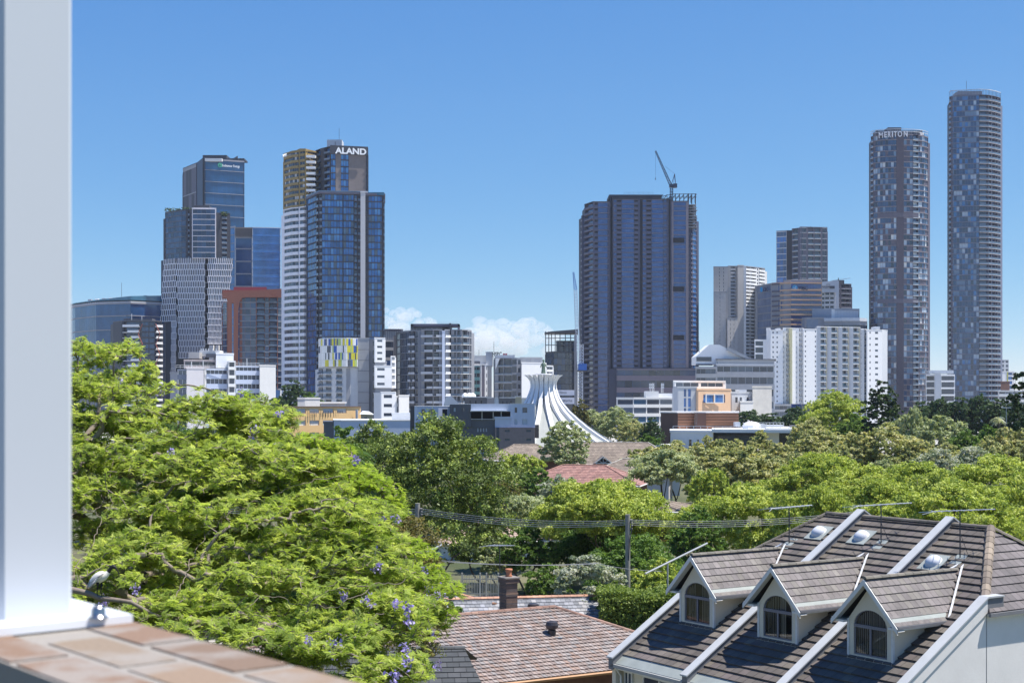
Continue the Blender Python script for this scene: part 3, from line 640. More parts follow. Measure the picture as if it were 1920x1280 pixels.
b.tier([(1253, 904), (1258, 904)], 374, 692, ['d'], 1, S17, 30)
b.tier([(1258, 902.5), (1291, 903)], 378, 692, ['m.3g1.4m.3'], 35, dict(S17, skipband=()), 30)
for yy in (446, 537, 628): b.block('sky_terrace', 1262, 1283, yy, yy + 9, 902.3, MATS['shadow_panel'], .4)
b.tier([(1291, 907), (1306, 915)], 404, 692, ['b1g1'], 32, dict(S17, glass=G_BLUE, gw=None), 24)
b.tier([(1142, 903.5), (1156, 902)], 692, None, ['w'], 1, dict(S17), 34)
b.tier([(1156, 899), (1350, 902)], 691, None, ['g'], 5, dict(S17, cell=5, sp=.42, glass=G_DARK + [G_NAVY[0]]), 40)
b.block('roof_plant_screen', 1142, 1241, 365, 372, 910, CHAR, 22)
t = MB()
for k in range(9):
    x = 1243 + k * 7.8; t.tube([(PX(x, 903), 903 + (k > 6) * 6, PZ(378, 903)), (PX(x, 903), 903 + (k > 6) * 6, PZ(363 if k > 2 else 368, 903))], .3, DMET, 4)
    t.tube([(PX(x, 903), 925, PZ(378, 903)), (PX(x, 903), 925, PZ(364, 903))], .3, DMET, 4); t.tube([(PX(x, 903), 903, PZ(365, 903)), (PX(x, 903), 925, PZ(365, 903))], .25, DMET, 4)
for y in (364, 370): t.tube([(PX(1243, 903), 903, PZ(y + 4, 903)), (PX(1262, 903), 903, PZ(y, 903)), (PX(1306, 905), 905, PZ(y - 1, 903))], .25, DMET, 4)
b.extra.append(('steel_frame', t))
for k in range(9):
    m = MB(); z = PZ(385 + k * 5.2, 906); m.box(PX(1290, 906), PX(1305 + (k % 3), 906), 904, 925, z, z + .35, GREY); b.balc.append((z, m))
t = MB()
for x in (1291, 1297, 1304): t.tube([(PX(x, 908), 908, PZ(432, 908)), (PX(x, 908), 908, PZ(363, 908))], .35, DMET, 4)
b.extra.append(('column', t)); railing(b, [q2(1170, 908), q2(1225, 908)], PZ(365, 908), 1.5, DMET, 3, 'rooftop_rail'); b.finish()

# luffing crane on it
def truss(t, A, B, w, m, seg=10, r=.14, taper=1.0):
    A = Vector(A); B = Vector(B); d = (B - A).normalized(); s1 = d.cross(Vector((0, 1, 0))).normalized(); s2 = d.cross(s1).normalized()
    def c(k, i):
        f = k / seg; ww = w * (1 + (taper - 1) * f) / 2; p = A.lerp(B, f)
        return p + s1 * ww * (1, 1, -1, -1)[i] + s2 * ww * (1, -1, -1, 1)[i]
    for i in range(4): t.tube([c(k, i) for k in range(seg + 1)], r, m, 4)
    for k in range(seg):
        for i in range(4): t.tube([c(k, i), c(k + 1, (i + 1) % 4) if k % 2 else c(k + 1, i - 1)], r * .7, m, 3); t.tube([c(k, i), c(k, (i + 1) % 4)], r * .7, m, 3)
CRM = mat('crane_navy', (.03, .045, .09), .5)
D = 915; r = empty('crane', (PX(1259, D), D, PZ(378, D)), 'small dark luffing crane on the roof of the broad navy tower', 'crane')
t = MB(); truss(t, P(1259, 380, D), P(1259, 350, D), 1.7, CRM, 6, .2); t.build('mast', r)
t = MB(); truss(t, P(1257, 346, D), P(1229, 283, D), 1.5, CRM, 18, .14, .5); t.build('jib', r)
t = MB(); t.box(PX(1255, D), PX(1268, D), D - 2, D + 2, PZ(351, D), PZ(346, D), CRM); t.box(PX(1262, D), PX(1269, D), D - 2.2, D + 2.2, PZ(352, D), PZ(345, D), CRM); t.build('machinery_deck', r)
t = MB(); t.tube([P(1259, 346, D), P(1265, 326, D)], .25, CRM, 4); t.tube([P(1267, 346, D), P(1265, 326, D)], .25, CRM, 4); t.tube([P(1263, 346, D), P(1265, 326, D)], .15, CRM, 4); t.build('a_frame', r)
t = MB(); t.tube([P(1265, 326, D), P(1247, 312, D)], .07, CRM, 3); t.tube([P(1229, 283, D), P(1229, 336, D)], .06, CRM, 3); t.tube([P(1229, 334, D), P(1229, 337, D)], .3, CRM, 5); t.build('hoist_cable', r)

# tall white and blue crane by the tower
D = 868; CW = mat('crane_white', (.55, .6, .68), .4); CB = mat('crane_blue', (.02, .12, .45), .5)
r = empty('crane', (PX(1088, D), D, 0), 'tall white lattice tower crane with blue cab box, left of the broad navy tower', 'crane')
t = MB(); truss(t, P(1088, 820, D), P(1088, 690, D), 3.0, CW, 22, .2); truss(t, P(1090, 690, D), P(1090, 645, D), 2.4, CW, 8, .17); t.build('mast', r)
t = MB(); truss(t, P(1086, 690, D), P(1079, 543, D), 2.2, CW, 26, .13, .8); truss(t, P(1079, 543, D), P(1075, 510, D), 1.8, CB, 7, .13, .4); t.build('jib', r)
t = MB(); t.box(PX(1084, D), PX(1100, D), D - 2, D + 2, PZ(694, D), PZ(682, D), CB); t.box(PX(1082, D), PX(1103, D), D - 2.3, D + 2.3, PZ(696, D), PZ(694, D), DMET); t.build('machinery_box', r)
t = MB(); t.box(PX(1077, D), PX(1082, D), D + 2, D + 3, 0, PZ(628, D), GREY); t.build('hoist_rail', r)
t = MB(); t.tube([P(1075, 510, D), P(1078, 620, D)], .05, DMET, 3); t.build('hoist_cable', r)

# --- 18 hospital-like long grey building with sloping roof
b = Building('office_building', 'long grey institutional building with a white sloping roof light, right of the broad navy tower', 1380, 640)
b.tier([(1343, 640), (1452, 645)], 684, None, ['g'], 6, stl(wall=PALE, glass=G_GREY[:2] + [G_DARK[1]], sp=.45, spm=mat('spandrel_grey', (.30, .32, .36)), proud=.3, cell=3.5, roof=PALE), 30)
b.tier([(1345, 646), (1452, 650)], 674, 684, ['w'], 1, stl(wall=CONC, roof=DGREY, rooft=.4, over=.8), 20)
b.tier([(1304, 636), (1343, 637)], 689, None, ['g'], 7, stl(wall=GREY, glass=G_GREY[:2], sp=.4, spm=CONC, proud=.6, cell=2.2), 20)
t = MB(); D = 650
pf = [(1305, 683), (1305, 668), (1330, 646), (1349, 646), (1398, 671), (1345, 683)]
fr_ = [(PX(x, D), D, PZ(y, D)) for x, y in pf]; bk_ = [(p[0], p[1] + 16, p[2]) for p in fr_]; n = len(pf)
t.add(fr_ + bk_, [tuple(range(n)), tuple(range(n, 2 * n))[::-1]] + [(n + i, n + (i + 1) % n, (i + 1) % n, i) for i in range(n)], WHITE)
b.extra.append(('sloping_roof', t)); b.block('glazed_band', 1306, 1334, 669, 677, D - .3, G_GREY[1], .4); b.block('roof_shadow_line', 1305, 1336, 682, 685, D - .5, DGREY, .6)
t = MB(); D = 648; t.add([(PX(1364, D), D, PZ(650, D)), (PX(1412, D), D, PZ(673, D)), (PX(1402, D), D, PZ(674, D)), (PX(1362, D), D, PZ(656, D)), (PX(1364, D + 9), D + 9, PZ(650, D)), (PX(1412, D + 9), D + 9, PZ(673, D)), (PX(1402, D + 9), D + 9, PZ(674, D)), (PX(1362, D + 9), D + 9, PZ(656, D))], [(0, 3, 2, 1), (0, 1, 5, 4), (4, 5, 6, 7), (2, 3, 7, 6)], CONC); b.extra.append(('roof_light', t)); mast(b, 1311, 655, 640, 668, .12); b.finish()

# --- 19 beige tower
b = Building('apartment_tower', 'beige panelled tower with a column of balconies and white-banded right side', 1385, 930, k=0.55)
S19 = stl(wall=BEIGE, glass=G_GREY[:2] + G_DARK, sp=.3, slab=PALE, bal=GREY, proj=.4, mull=.15, cell=2, pm=.3, binset=1.6, core=GREY, roof=GREY)
b.tier([(1338, 938), (1365, 933)], 502, None, ['w1p.3w.5p.3w.7'], 45, dict(S19), 22)
b.tier([(1365, 934), (1383, 932)], 500, None, ['d.2b1w.3'], 45, S19, 22)
b.tier([(1383, 929), (1394, 928)], 498, None, ['w'], 1, stl(wall=BEIGE), 22)
b.tier([(1394, 928.5), (1408, 931), (1423, 934), (1434, 938)], 499, None, ['b1', 'b.8p.4', 'b1'], 45, dict(S19, wall=OFFW, slab=WHITE, bal=WHITE, core=DGREY), 22)
b.tier([(1339, 936), (1361, 932)], 549, None, ['w1p.2w1'], 35, dict(S19, wall=mat('beige_light', (.52, .50, .48))), 8)
b.tier([(1363, 931), (1383, 929)], 597, None, ['w.5p.2w.4p.2w.5'], 25, dict(S19, wall=mat('beige_light', (.52, .50, .48))), 8); b.finish()

# --- 20 dark far tower
b = Building('apartment_tower', 'dark mauve far tower with a blue glass left wing, above the peach-banded offices', 1505, 1180)
S20 = stl(wall=MAUVE, glass=G_DARK, sp=.15, spm=GREY, slab=OFFW, bal=BALG, cell=2.6, mull=.3, mullm=MAUVE, proud=.3, proj=.4, binset=1.2, core=CHAR, roof=MAUVE, gw=None)
b.tier([(1456, 1192), (1475, 1188)], 433, None, ['g1'], 33, dict(S20, glass=G_BLUE[:2] + [G_NAVY[1]], spm=PALE, sp=.12, wall=GREY), 26)
b.tier([(1475, 1192), (1485, 1192)], 433, None, ['w'], 1, stl(wall=CHAR), 26)
b.tier([(1485, 1186), (1500, 1180)], 428, None, ['w.1b1.2w.4'], 34, S20, 28)
b.tier([(1500, 1180), (1551, 1184)], 426, None, ['g.9w.25b.8w.1b.9w.25g.7'], 34, dict(S20, glass=G_DARK + [MAUVE]), 28)
mast(b, 1520, 1190, 424, 428, .2); b.finish()

# --- 21 peach banded office with logos
b = Building('office_building', 'curved blue office with peach horizontal fins and round blue logos near the top', 1480, 900)
S21 = stl(wall=CONC, glass=[glass('glass_royal', (.05, .085, .26), .12), glass('glass_royal_b', (.05, .09, .24), .12)], sp=.10, spm=ORBAND, proud=1.2, cell=1.9, mull=.1, mullm=G_BLUE[1], c=GREY)
b.tier([(1416, 925), (1447, 903)], 532, None, ['w.15g1'], 20, dict(S21, glass=[glass('glass_haze', (.12, .15, .22), .3), glass('glass_haze_b', (.10, .13, .20), .3)], spm=CONC, proud=.1), 30)
b.tier([(1447, 902), (1456, 899), (1470, 896)], 530, None, ['w', 'w.3p.4w.2p.5w.3'], 9, dict(S21, wall=mat('stone_grey', (.28, .30, .35)), sp=.4, spm=mat('stone_grey', (.28, .30, .35)), proud=0), 30)
b.tier([(1470, 894.5), (1483, 893), (1541, 895)], 526, None, ['m1', 'g1'], 9 * 2, dict(S21, m=mat('stone_grey', (.28, .30, .35)), bands=False), 30)
for k in range(12):
    y = 531 + (0 if k == 0 else 13.5) + max(0, k - 1) * 9.2 if k else 531
    t = MB(); z = PZ(y + .6, 893); xr = 1541 if k < 5 else (1524 if k < 7 else 1505)
    t.prism([q2(1447, 900.5) if k == 0 else q2(1462, 896.5), q2(1483, 891), q2(xr, 893), q2(xr, 896), q2(1470, 900)], z, z + .95, ORBAND); b.extra.append(('sun_fin', t))
    t = MB(); t.prism([q2(1447, 900), q2(1462, 896.2), q2(1462, 899), q2(1447, 903)], z - .4, z + .5, MAUVE); b.extra.append(('sun_fin', t))
railing(b, [q2(1447, 905), q2(1541, 900)], PZ(527, 900), 1.0, WMET, 2.6, 'rooftop_rail')
root = b.finish(); LB = mat('logo_cyan', (.02, .32, .62), .4)
def disc(cx_, cy, cz, rr, m, w=.3, nm='sign_emblem', dx=1.0):
    t = MB(); pts = [(cx_ + rr * math.cos(a) * dx, cy, cz + rr * math.sin(a)) for a in np.linspace(0, 2 * math.pi, 19)[:-1]]; q = [(p[0], p[1] - w, p[2]) for p in pts]; k = 18
    t.add(pts + q, [tuple(range(k, 2 * k)), tuple(range(k))[::-1]] + [((i + 1) % k, i, k + i, k + (i + 1) % k) for i in range(k)], m); return t
t = disc(PX(1490.5, 892), 892.5, PZ(539.5, 892), 1.75, LB); t.build('sign_emblem', root)
t = MB(); 
for a0 in (0, 2.1, 4.2): t.tube([(PX(1490.5, 892) + rr * math.cos(a0 + rr), 892.1, PZ(539.5, 892) + rr * math.sin(a0 + rr)) for rr in (.1, .5, .9, 1.2)], .14, SIGNW, 4)
t.build('sign_emblem_swirl', root)
text_mesh('sign_lettering', 'CBC', 3.4, root, (PX(1498, 891.8), 891.8, PZ(543.5, 892)), (1, 0), (0, -1), mat('sign_navy', (.02, .03, .08)), .12, width=5.6, bold=.06)
t = disc(PX(1427, 914), 913, PZ(543, 913), 1.7, LB, dx=.5); t.build('sign_emblem', root)
text_mesh('sign_lettering', 'CBC', 3.6, root, (PX(1431, 910.3), 910.3, PZ(547, 911)), (PX(1447, 903) - PX(1416, 925), -22), (-22, -(PX(1447, 903) - PX(1416, 925))), mat('sign_navy', (.02, .03, .08)), .12, width=6.5, bold=.05)

# --- 22 second branded tower behind
b = Building('apartment_tower', 'white framed tower with a dark name band, right of the peach-banded offices', 1570, 960)
b.tier([(1536, 962), (1567, 960)], 548, None, ['g1.2w.1b1w.1b1w.3'], 30, stl(wall=WHITE, glass=G_DARK, sp=.4, slab=WHITE, bal=WHITE, core=CHAR, proj=.2, binset=1.2), 24)
t = MB(); D = 958; t.add([(PX(1536, D), D, PZ(548, D)), (PX(1573, D), D, PZ(548, D)), (PX(1573, D), D, PZ(525, D)), (PX(1536, D), D, PZ(529, D)), (PX(1536, D + 20), D + 20, PZ(548, D)), (PX(1573, D + 20), D + 20, PZ(548, D)), (PX(1573, D + 20), D + 20, PZ(525, D)), (PX(1536, D + 20), D + 20, PZ(529, D))], [(0, 1, 2, 3), (3, 2, 6, 7), (1, 5, 6, 2), (4, 0, 3, 7), (5, 4, 7, 6)], WHITE); t.box(PX(1567, D), PX(1573, D), D, D + 20, 0, PZ(548, D), WHITE); b.extra.append(('crown_wall', t))
b.block('name_band', 1538, 1565, 536, 541, 957.7, DGREY, .3); mast(b, 1572, 958, 521, 526, .3); b.block('roof_blade', 1571, 1583, 525, 533, 962, DGREY, 6)
t = MB(); t.tube([P(1560, 526, 958), P(1594, 521.5, 958)], .18, WMET, 4); b.extra.append(('davit_arm', t))
b.tier([(1573, 962), (1596, 964)], 533, None, ['b1b.8'], 30, stl(wall=MAUVE, glass=G_DARK, slab=PALE, bal=MAUVE, core=CHAR, proj=.3), 24)
root = b.finish(); text_mesh('sign_lettering', 'MERITON', 1.4, root, (PX(1540, 957.4), 957.4, PZ(540.7, 957)), (1, 0), (0, -1), SIGNW, .06, width=5.4, bold=.02); text_mesh('sign_lettering', 'SUITES', .9, root, (PX(1549, 957.2), 957.6, PZ(534, 957)), (1, 0), (0, -1), CHAR, .06, width=2.9, bold=.01)

# --- 23 grey glass crowned office
b = Building('office_building', 'low grey office with dark curved glass band and pale roof boxes, behind the white apartments', 1565, 850)
b.tier([(1504, 858), (1512, 852), (1545, 850)], 596, None, ['g', 'g'], 12, stl(wall=GREY, glass=[GREY, glass('glass_smoke', (.14, .16, .21), .3)], sp=.05, spm=LINEM, cell=4, mull=.08), 24)
b.tier([(1545, 848), (1580, 845), (1612, 845), (1625, 850)], 601, 616, ['g', 'g', 'g'], 3, stl(wall=CHAR, glass=G_DARK + [G_NAVY[0]], sp=.08, spm=GREY, cell=3), 26, zb=0)
t = MB(); t.prism([q2(1545, 847), q2(1580, 844), q2(1612, 844), q2(1626, 849), (PX(1626, 870), 870), (PX(1545, 870), 870)], PZ(602, 846), PZ(596, 846), PALE); b.extra.append(('parapet', t))
b.tier([(1523, 862), (1559, 861), (1565, 861), (1611, 862)], 580, 597, ['w', 'm', 'g'], 1, stl(wall=mat('box_grey', (.3, .33, .38)), m=OFFW, glass=[PALE], sp=.05, cell=2, mull=.06), 14); b.finish()

# --- 24 white apartments
b = Building('apartment_building', 'broad white apartment block with glazed balcony bays and a yellow stripe', 1550, 800, k=0.4)
YEL = mat('yellow_fin', (.72, .66, .38), .6); SBW = stl(wall=WHITE, glass=G_GREY[:2] + [G_DARK[1]], sp=.4, slab=OFFW, bal=GREY, cell=2, mull=.1, pm=.15, phead=.25, binset=1.8, proj=.3, core=GREY, roof=WHITE, m=YEL, c=GREY, fin=PALE, rooft=.3)
SBG = dict(SBW, wall=PALE, slab=WHITE, bal=BALG, fin=BEIGE, glass=G_GREY + [G_TEAL[0]])
b.tier([(1437, 806), (1444, 802)], 618, None, ['w'], 1, stl(wall=WHITE), 20)
b.tier([(1444, 800), (1468, 798)], 621, 757, ['w.3p.3w.3p.3w.7'], 15, SBW, 22)
b.tier([(1468, 801), (1482, 800)], 617, 757, ['b1w.15'], 15, dict(SBW, bal=PALE, fin=DGREY), 22)
b.tier([(1482, 796), (1487, 796), (1492, 796)], 617, 757, ['m', 'w'], 1, dict(SBW), 10)
t = MB(); Dy = 795.3 - 68 * .4 * 796 / F; t.box(PX(1482, Dy), PX(1485.5, Dy), Dy, Dy + 10, PZ(757, 796), PZ(617, 796), YEL); b.extra.append(('yellow_fin', t))
b.tier([(1492, 801), (1506, 800)], 617, 757, ['b1w.15'], 15, dict(SBW, bal=PALE, fin=DGREY), 22)
b.tier([(1506, 797), (1532, 797)], 618, 757, ['w.2p.25w1.2p.25w.1'], 15, SBW, 22)
for k in range(4):
    x = 1532 + k * 20.5; b.tier([(x, 797 + k * .5), (x + 19.5, 797.3 + k * .5)], 613, None, ['w.12b1.1m.08c.12'], 17, SBG, 22)
b.tier([(1614, 800), (1625, 802)], 616, None, ['b1'], 17, SBG, 22)
b.tier([(1625, 798), (1654, 799)], 617, None, ['w.3p.2w.4p.5w.4'], 17, SBW, 20)
b.tier([(1654, 800), (1664, 806)], 617, None, ['w'], 1, stl(wall=PALE), 16)
b.block('roof_vent', 1458, 1464, 615, 621, 803, PALE); b.block('roof_vent', 1640, 1650, 612, 617, 803, PALE)
b.tier([(1420, 790), (1470, 788), (1483, 788)], 759, None, ['g1', 'g.5'], 4, stl(wall=GREY, glass=G_GREY[:2], sp=.35, cell=2.5, spm=CONC, proud=.2), 14)
b.tier([(1415, 808), (1438, 806)], 640, None, ['g.7w.3'], 13, stl(wall=WHITE, glass=G_GREY[:2], sp=.25, cell=3.5), 14)
b.finish()

# --- 25 rounded patchwork tower
LOUV = MATS.get('terrace_brown') or mat('crown_bronze', (.12, .10, .10), .6)
PATCH = [G_NAVY[1], G_NAVY[0], BLINDB, BLIND, CREAMB, MAUVE, G_DARK[0]]
S25 = stl(wall=MAUVE, glass=PATCH, gw=[3, 3, 1.8, 1.6, .3, 2.2, 1.6], sp=.14, spm=mat('slab_brown_mauve', (.21, .185, .21), .6), proud=.2, cell=1.7, mull=.12, mullm=MAUVE, slab=PALE, bal=BALG, proj=.25, binset=1.2, core=CHAR, roof=MAUVE, rooft=.2, m=mat('mauve_blank', (.085, .075, .10), .7), c=PALE)
S25s = dict(S25, glass=[G_DARK[0], CREAMB, MATS['bronze_panel'], G_NAVY[0]], gw=[3, 1.6, 2, 1], cell=2.3)
b = Building('apartment_tower', 'tall rounded tower of patchwork windows with big white letters round its crown', 1687, 850)
P25 = [(1633, 868), (1637, 862), (1645, 857), (1660, 852), (1676, 850), (1693, 850), (1712, 852), (1722, 855), (1733, 861), (1740, 869)]
FB = ['g', 'g', 'g1', 'g', 'g.6m1', 'm.5g1', 'g', 'g', 'g']
P25 = [(x, 850 + (D - 850) * .5) for x, D in P25]
b.tier(P25, 252, None, ['b', 'g', 'g', 'g', 'g.5m1.2', 'm.1g1', 'b', 'g', 'g'], 53, dict(S25, glass=PATCH), 22)
t = MB()
for i, (p, q) in enumerate(zip(P25[:-1], P25[1:])):
    n = max(1, round((q[0] - p[0]) / 3.2))
    for k in range(n + 1):
        x = p[0] + (q[0] - p[0]) * k / n; D = p[1] + (q[1] - p[1]) * k / n; t.tube([(PX(x, D), D, PZ(252, 850)), (PX(x, D), D, PZ(242, 850))], .13, GREY, 4)
    for y in (242, 246.5): t.tube([(PX(p[0], p[1]), p[1], PZ(y, 850)), (PX(q[0], q[1]), q[1], PZ(y, 850))], .2, PALE, 4)
b.extra.append(('crown_frame', t)); b.block('plant_room', 1665, 1690, 239, 250, 862, DGREY, 10); b.block('plant_room', 1643, 1730, 245, 252, 866, DGREY, 8)
for y in (399, 560): 
    t = MB(); t.prism([q2(x, D - .3) for x, D in P25[2:8]] + [q2(x, D + .6) for x, D in reversed(P25[2:8])], PZ(y + 8, 850), PZ(y, 850), MAUVE); b.extra.append(('plant_floor_band', t))
root = b.finish()
LETW = mat('letter_white', (.75, .75, .78), .5)
lx = [1647, 1657.5, 1664.5, 1671.5, 1676, 1683, 1694]
for ch, x, w in zip('MERITON', lx, [9, 6, 6, 3, 6, 9, 8]):
    D = np.interp(x + w / 2, [p[0] for p in P25], [p[1] for p in P25]) - .8; text_mesh('sign_letter', ch, 4.6, root, (PX(x, D), D, PZ(257.8 - (x - 1647) * .03, 850)), (1, 0), (0, -1), LETW, .15, width=w * .3, bold=.07)
text_mesh('sign_letter', 'M', 4.2, root, (PX(1724.5, 856), 855.5, PZ(254.5, 850)), (.85, .5), (.5, -.85), LETW, .2, width=3.0, bold=.2)

# --- 26 tallest tower
b = Building('apartment_tower', 'tallest slim tower at the right, patchwork blue windows and open glass crown', 1828, 890)
PATB = [G_NAVY[2 - 1], G_AZURE[0], BLIND, BLINDB, G_NAVY[0], G_DARK[1]]
S26 = dict(S25, glass=PATB, gw=[4, 1.5, 1.2, 2.5, 3, 1.2], wall=mat('frame_bluegrey', (.16, .18, .25), .6), mullm=mat('frame_bluegrey', (.16, .18, .25)), spm=mat('frame_bluegrey', (.16, .18, .25)), cell=1.75, slab=mat('slab_pinkgrey', (.36, .34, .36)), fin=MAUVE, bglass=G_NAVY + [BLINDB])
P26 = [(1780, 905), (1783, 898), (1836, 890), (1853, 892), (1866, 899), (1876, 908)]
P26 = [(x, 890 + (D - 890) * .55) for x, D in P26]
b.tier(P26, 178, None, ['b', 'g', 'b1', 'b.7w.05b.7', 'b.7w.05b.7'], 63, S26, 26)
t = MB()
for p, q in zip(P26[:-1], P26[1:]):
    n = max(1, round((q[0] - p[0]) / 2.8))
    for k in range(n + 1):
        x = p[0] + (q[0] - p[0]) * k / n; D = p[1] + (q[1] - p[1]) * k / n; t.tube([(PX(x, D), D, PZ(178, 890)), (PX(x, D), D, PZ(167.5, 890))], .13, DGREY, 4)
    t.tube([(PX(p[0], p[1]), p[1], PZ(167.5, 890)), (PX(q[0], q[1]), q[1], PZ(167.5, 890))], .22, PALE, 4)
b.extra.append(('crown_frame', t)); b.block('plant_room', 1796, 1842, 171, 178, 905, GREY, 10); mast(b, 1812, 906, 152, 172, .12); b.finish()

# --- 27 small ones at the far right
b = Building('apartment_building', 'low dark-glazed block with a pale lift shaft between the two tallest towers', 1765, 820)
b.tier([(1736, 822), (1753, 820)], 703, None, ['g'], 8, stl(wall=PALE, glass=G_DARK, sp=.25, cell=6, spm=OFFW, proud=.5), 20); b.tier([(1753, 817), (1764, 817)], 700, None, ['w'], 1, stl(wall=PALE), 16)
b.tier([(1764, 820), (1790, 821)], 703, None, ['g'], 8, stl(wall=PALE, glass=G_DARK, sp=.25, cell=7, spm=WHITE, proud=.5), 20); b.block('roof_unit', 1742, 1788, 694, 700, 830, PALE, 8); railing(b, [q2(1742, 822), q2(1788, 822)], PZ(700, 822), 1.2, GREY, 2, 'rooftop_rail'); b.finish()
for (nm, lb, x0, x1, yt, D, stn, by) in (
    ('apartment_building', 'grey and brick apartments stepping up just right of the tallest tower', 1874, 1891, 675, 1000, stl(wall=PALE, glass=G_GREY[:2], sp=.4, cell=3), 'g1w.4g.6'),
    ('apartment_building', 'white block with a yellow-green stripe, far right behind the trees', 1878, 1902, 697, 960, stl(wall=WHITE, glass=G_BLUE, sp=.3, c=mat('olive_stripe', (.45, .45, .12)), cell=3), 'w1c.2g.8w.4'),
    ('office_building', 'low red brick building with a pale roof, right of the tallest tower', 1872, 1893, 716, 900, stl(wall=BRICKR, glass=G_DARK, sp=.4), 'w'),
    ('office_building', 'low white flat-roofed shed at the foot of the tallest tower', 1872, 1925, 733, 860, stl(wall=OFFW, glass=G_GREY[:2], sp=.5, cell=5, roof=PALE), 'g')):
    b = Building(nm, lb, x0, D); b.tier([(x0, D), (x1, D + 2)], yt, None, [by], 0, stn, 16); b.finish()
# ---------------------------------------------------------------- middle distance
# white and blue institutional building behind the jacaranda
b = Building('hospital_building', 'long white and pale blue institutional building rising behind the jacaranda crown', 430, 650, k=0.5)
SH = stl(wall=OFFW, glass=[G_GREY[1], G_GREY[0], G_DARK[1]], sp=.5, spm=PBLUE, cell=2.2, mull=.25, mullm=PALE, proud=.25, roof=PALE, rooft=.25, pm=.1, phead=.1)
b.tier([(319, 660), (333, 655)], 700, None, ['w'], 1, stl(wall=GREY), 20)
b.tier([(333, 655), (351, 653)], 694, None, ['g'], 7, dict(SH, glass=G_GREY[:1], spm=mat('blue_grey_render', (.16, .19, .26))), 20)
b.tier([(350, 650), (382, 650)], 692, None, ['w'], 1, stl(wall=mat('white_blank', (.66, .64, .66), .7, .04)), 22)
b.tier([(383, 652), (428, 653)], 692, None, ['w.1g1w.05'], 7, SH, 22)
b.tier([(428, 650), (441, 650)], 677, None, ['g'], 9, dict(SH, sp=.35, spm=WHITE, cell=3), 22)
b.tier([(441, 653), (488, 654)], 686, None, ['g'], 8, SH, 22)
b.tier([(487, 649), (517, 650)], 685, None, ['w'], 1, stl(wall=OFFW), 26)
b.tier([(405, 660), (438, 660)], 664, 690, ['w'], 1, stl(wall=WHITE), 18); b.tier([(345, 662), (405, 662)], 677, 692, ['g'], 1, stl(wall=mat('pinkish_render', (.36, .32, .32)), glass=G_DARK, sp=.35, cell=4), 16)
b.block('plant_room', 354, 374, 660, 672, 665, BEIGE); b.block('plant_room', 374, 412, 657, 668, 668, OFFW); b.block('plant_room', 386, 404, 663, 670, 664, DGREY, 2)
for x in (377, 381, 386, 391, 399, 405): mast(b, x, 664, 653, 658, .25, PALE)
railing(b, [q2(330, 651), q2(430, 651)], PZ(692, 650), 1.6, WMET, 1.8, 'rooftop_rail', .08); railing(b, [q2(441, 655), q2(486, 655)], PZ(686, 655), 1.6, WMET, 1.8, 'rooftop_rail', .08)
mast(b, 359, 651, 678, 692, .2, WMET); mast(b, 381, 650, 676, 692, .2, WMET); mast(b, 463, 650, 672, 686, .2, WMET); b.finish()

# apricot building
b = Building('school_building', 'apricot rendered flat-roofed building with five barred windows', 600, 430, k=0.8)
b.tier([(519, 432), (675, 430)], 763, None, ['w.6p1w.35p1.15w.35p1.1w.35p1.2w.35p1.1w.5w1'], 4, stl(wall=CREAM, glass=[BLIND, CREAMB], sp=.5, pm=.02, phead=.08, mull=.05, roof=mat('capping_brown', (.12, .08, .06)), rooft=.25, over=.3), 14)
t = MB(); Df = 429 + 69 * .8 * 429 / F; t.box(PX(667, Df), PX(671, Df), Df - .5, Df + .2, PZ(790, 429), PZ(768, 429), PALE); b.extra.append(('flue', t))
b.tier([(558, 445), (572, 444), (600, 444)], 748, None, ['w', 'w'], 1, stl(wall=OFFW), 8); b.tier([(601, 445), (647, 446)], 756, None, ['w'], 1, stl(wall=OFFW, over=.5), 10)
for (xa, xb_) in ((528.5, 543.5), (551, 568), (577, 592.5), (601.5, 620), (625.5, 641.5)):
    t = MB()
    for k in range(5):
        x = xa + (xb_ - xa) * k / 4; Dw = 430.6 + (x - 600) * .8 * 430 / F; t.box(PX(x, Dw), PX(x, Dw) + .1, Dw - .2, Dw, PZ(781.5, 429), PZ(770, 429), DMET)
    t.box(PX(xa, Dw - .3), PX(xb_, Dw - .3), Dw - 1.2, Dw - .1, PZ(782.3, 429), PZ(781.3, 429), DMET) if False else None
    b.extra.append(('window_bars', t))
b.finish()
b = Building('annex_building', 'small buff hip-roofed annex beside the flue of the apricot building', 685, 426)
b.tier([(677, 426), (698, 427)], 777, None, ['w.3p1w.6'], 3, stl(wall=BUFF, glass=[G_GREY[0]], sp=.3), 8, roofz=False)
t = MB(); t.add([(PX(674, 425), 425, PZ(776, 425)), (PX(701, 425), 425, PZ(777, 425)), (PX(701, 434), 434, PZ(777, 425)), (PX(674, 434), 434, PZ(776, 425)), (PX(680, 430), 430, PZ(770, 425)), (PX(692, 430), 430, PZ(771, 425))], [(0, 1, 5, 4), (1, 2, 5), (2, 3, 4, 5), (3, 0, 4), (3, 2, 1, 0)], PALE); b.extra.append(('roof', t)); b.finish()
b = Building('shed_building', 'long low pale blue wall building running behind the dark leafy tree', 700, 390, k=0.3)
b.tier([(626, 394), (640, 392), (812, 388)], 789, None, ['w', 'w'], 1, stl(wall=PBLUE, roof=OFFW, rooft=.3), 26); b.tier([(607, 398), (626, 395)], 793, None, ['w'], 1, stl(wall=DGREY), 20)
b.tier([(735, 398), (772, 396), (778, 399)], 777, 790, ['w', 'w'], 1, stl(wall=WHITE), 7); b.finish()
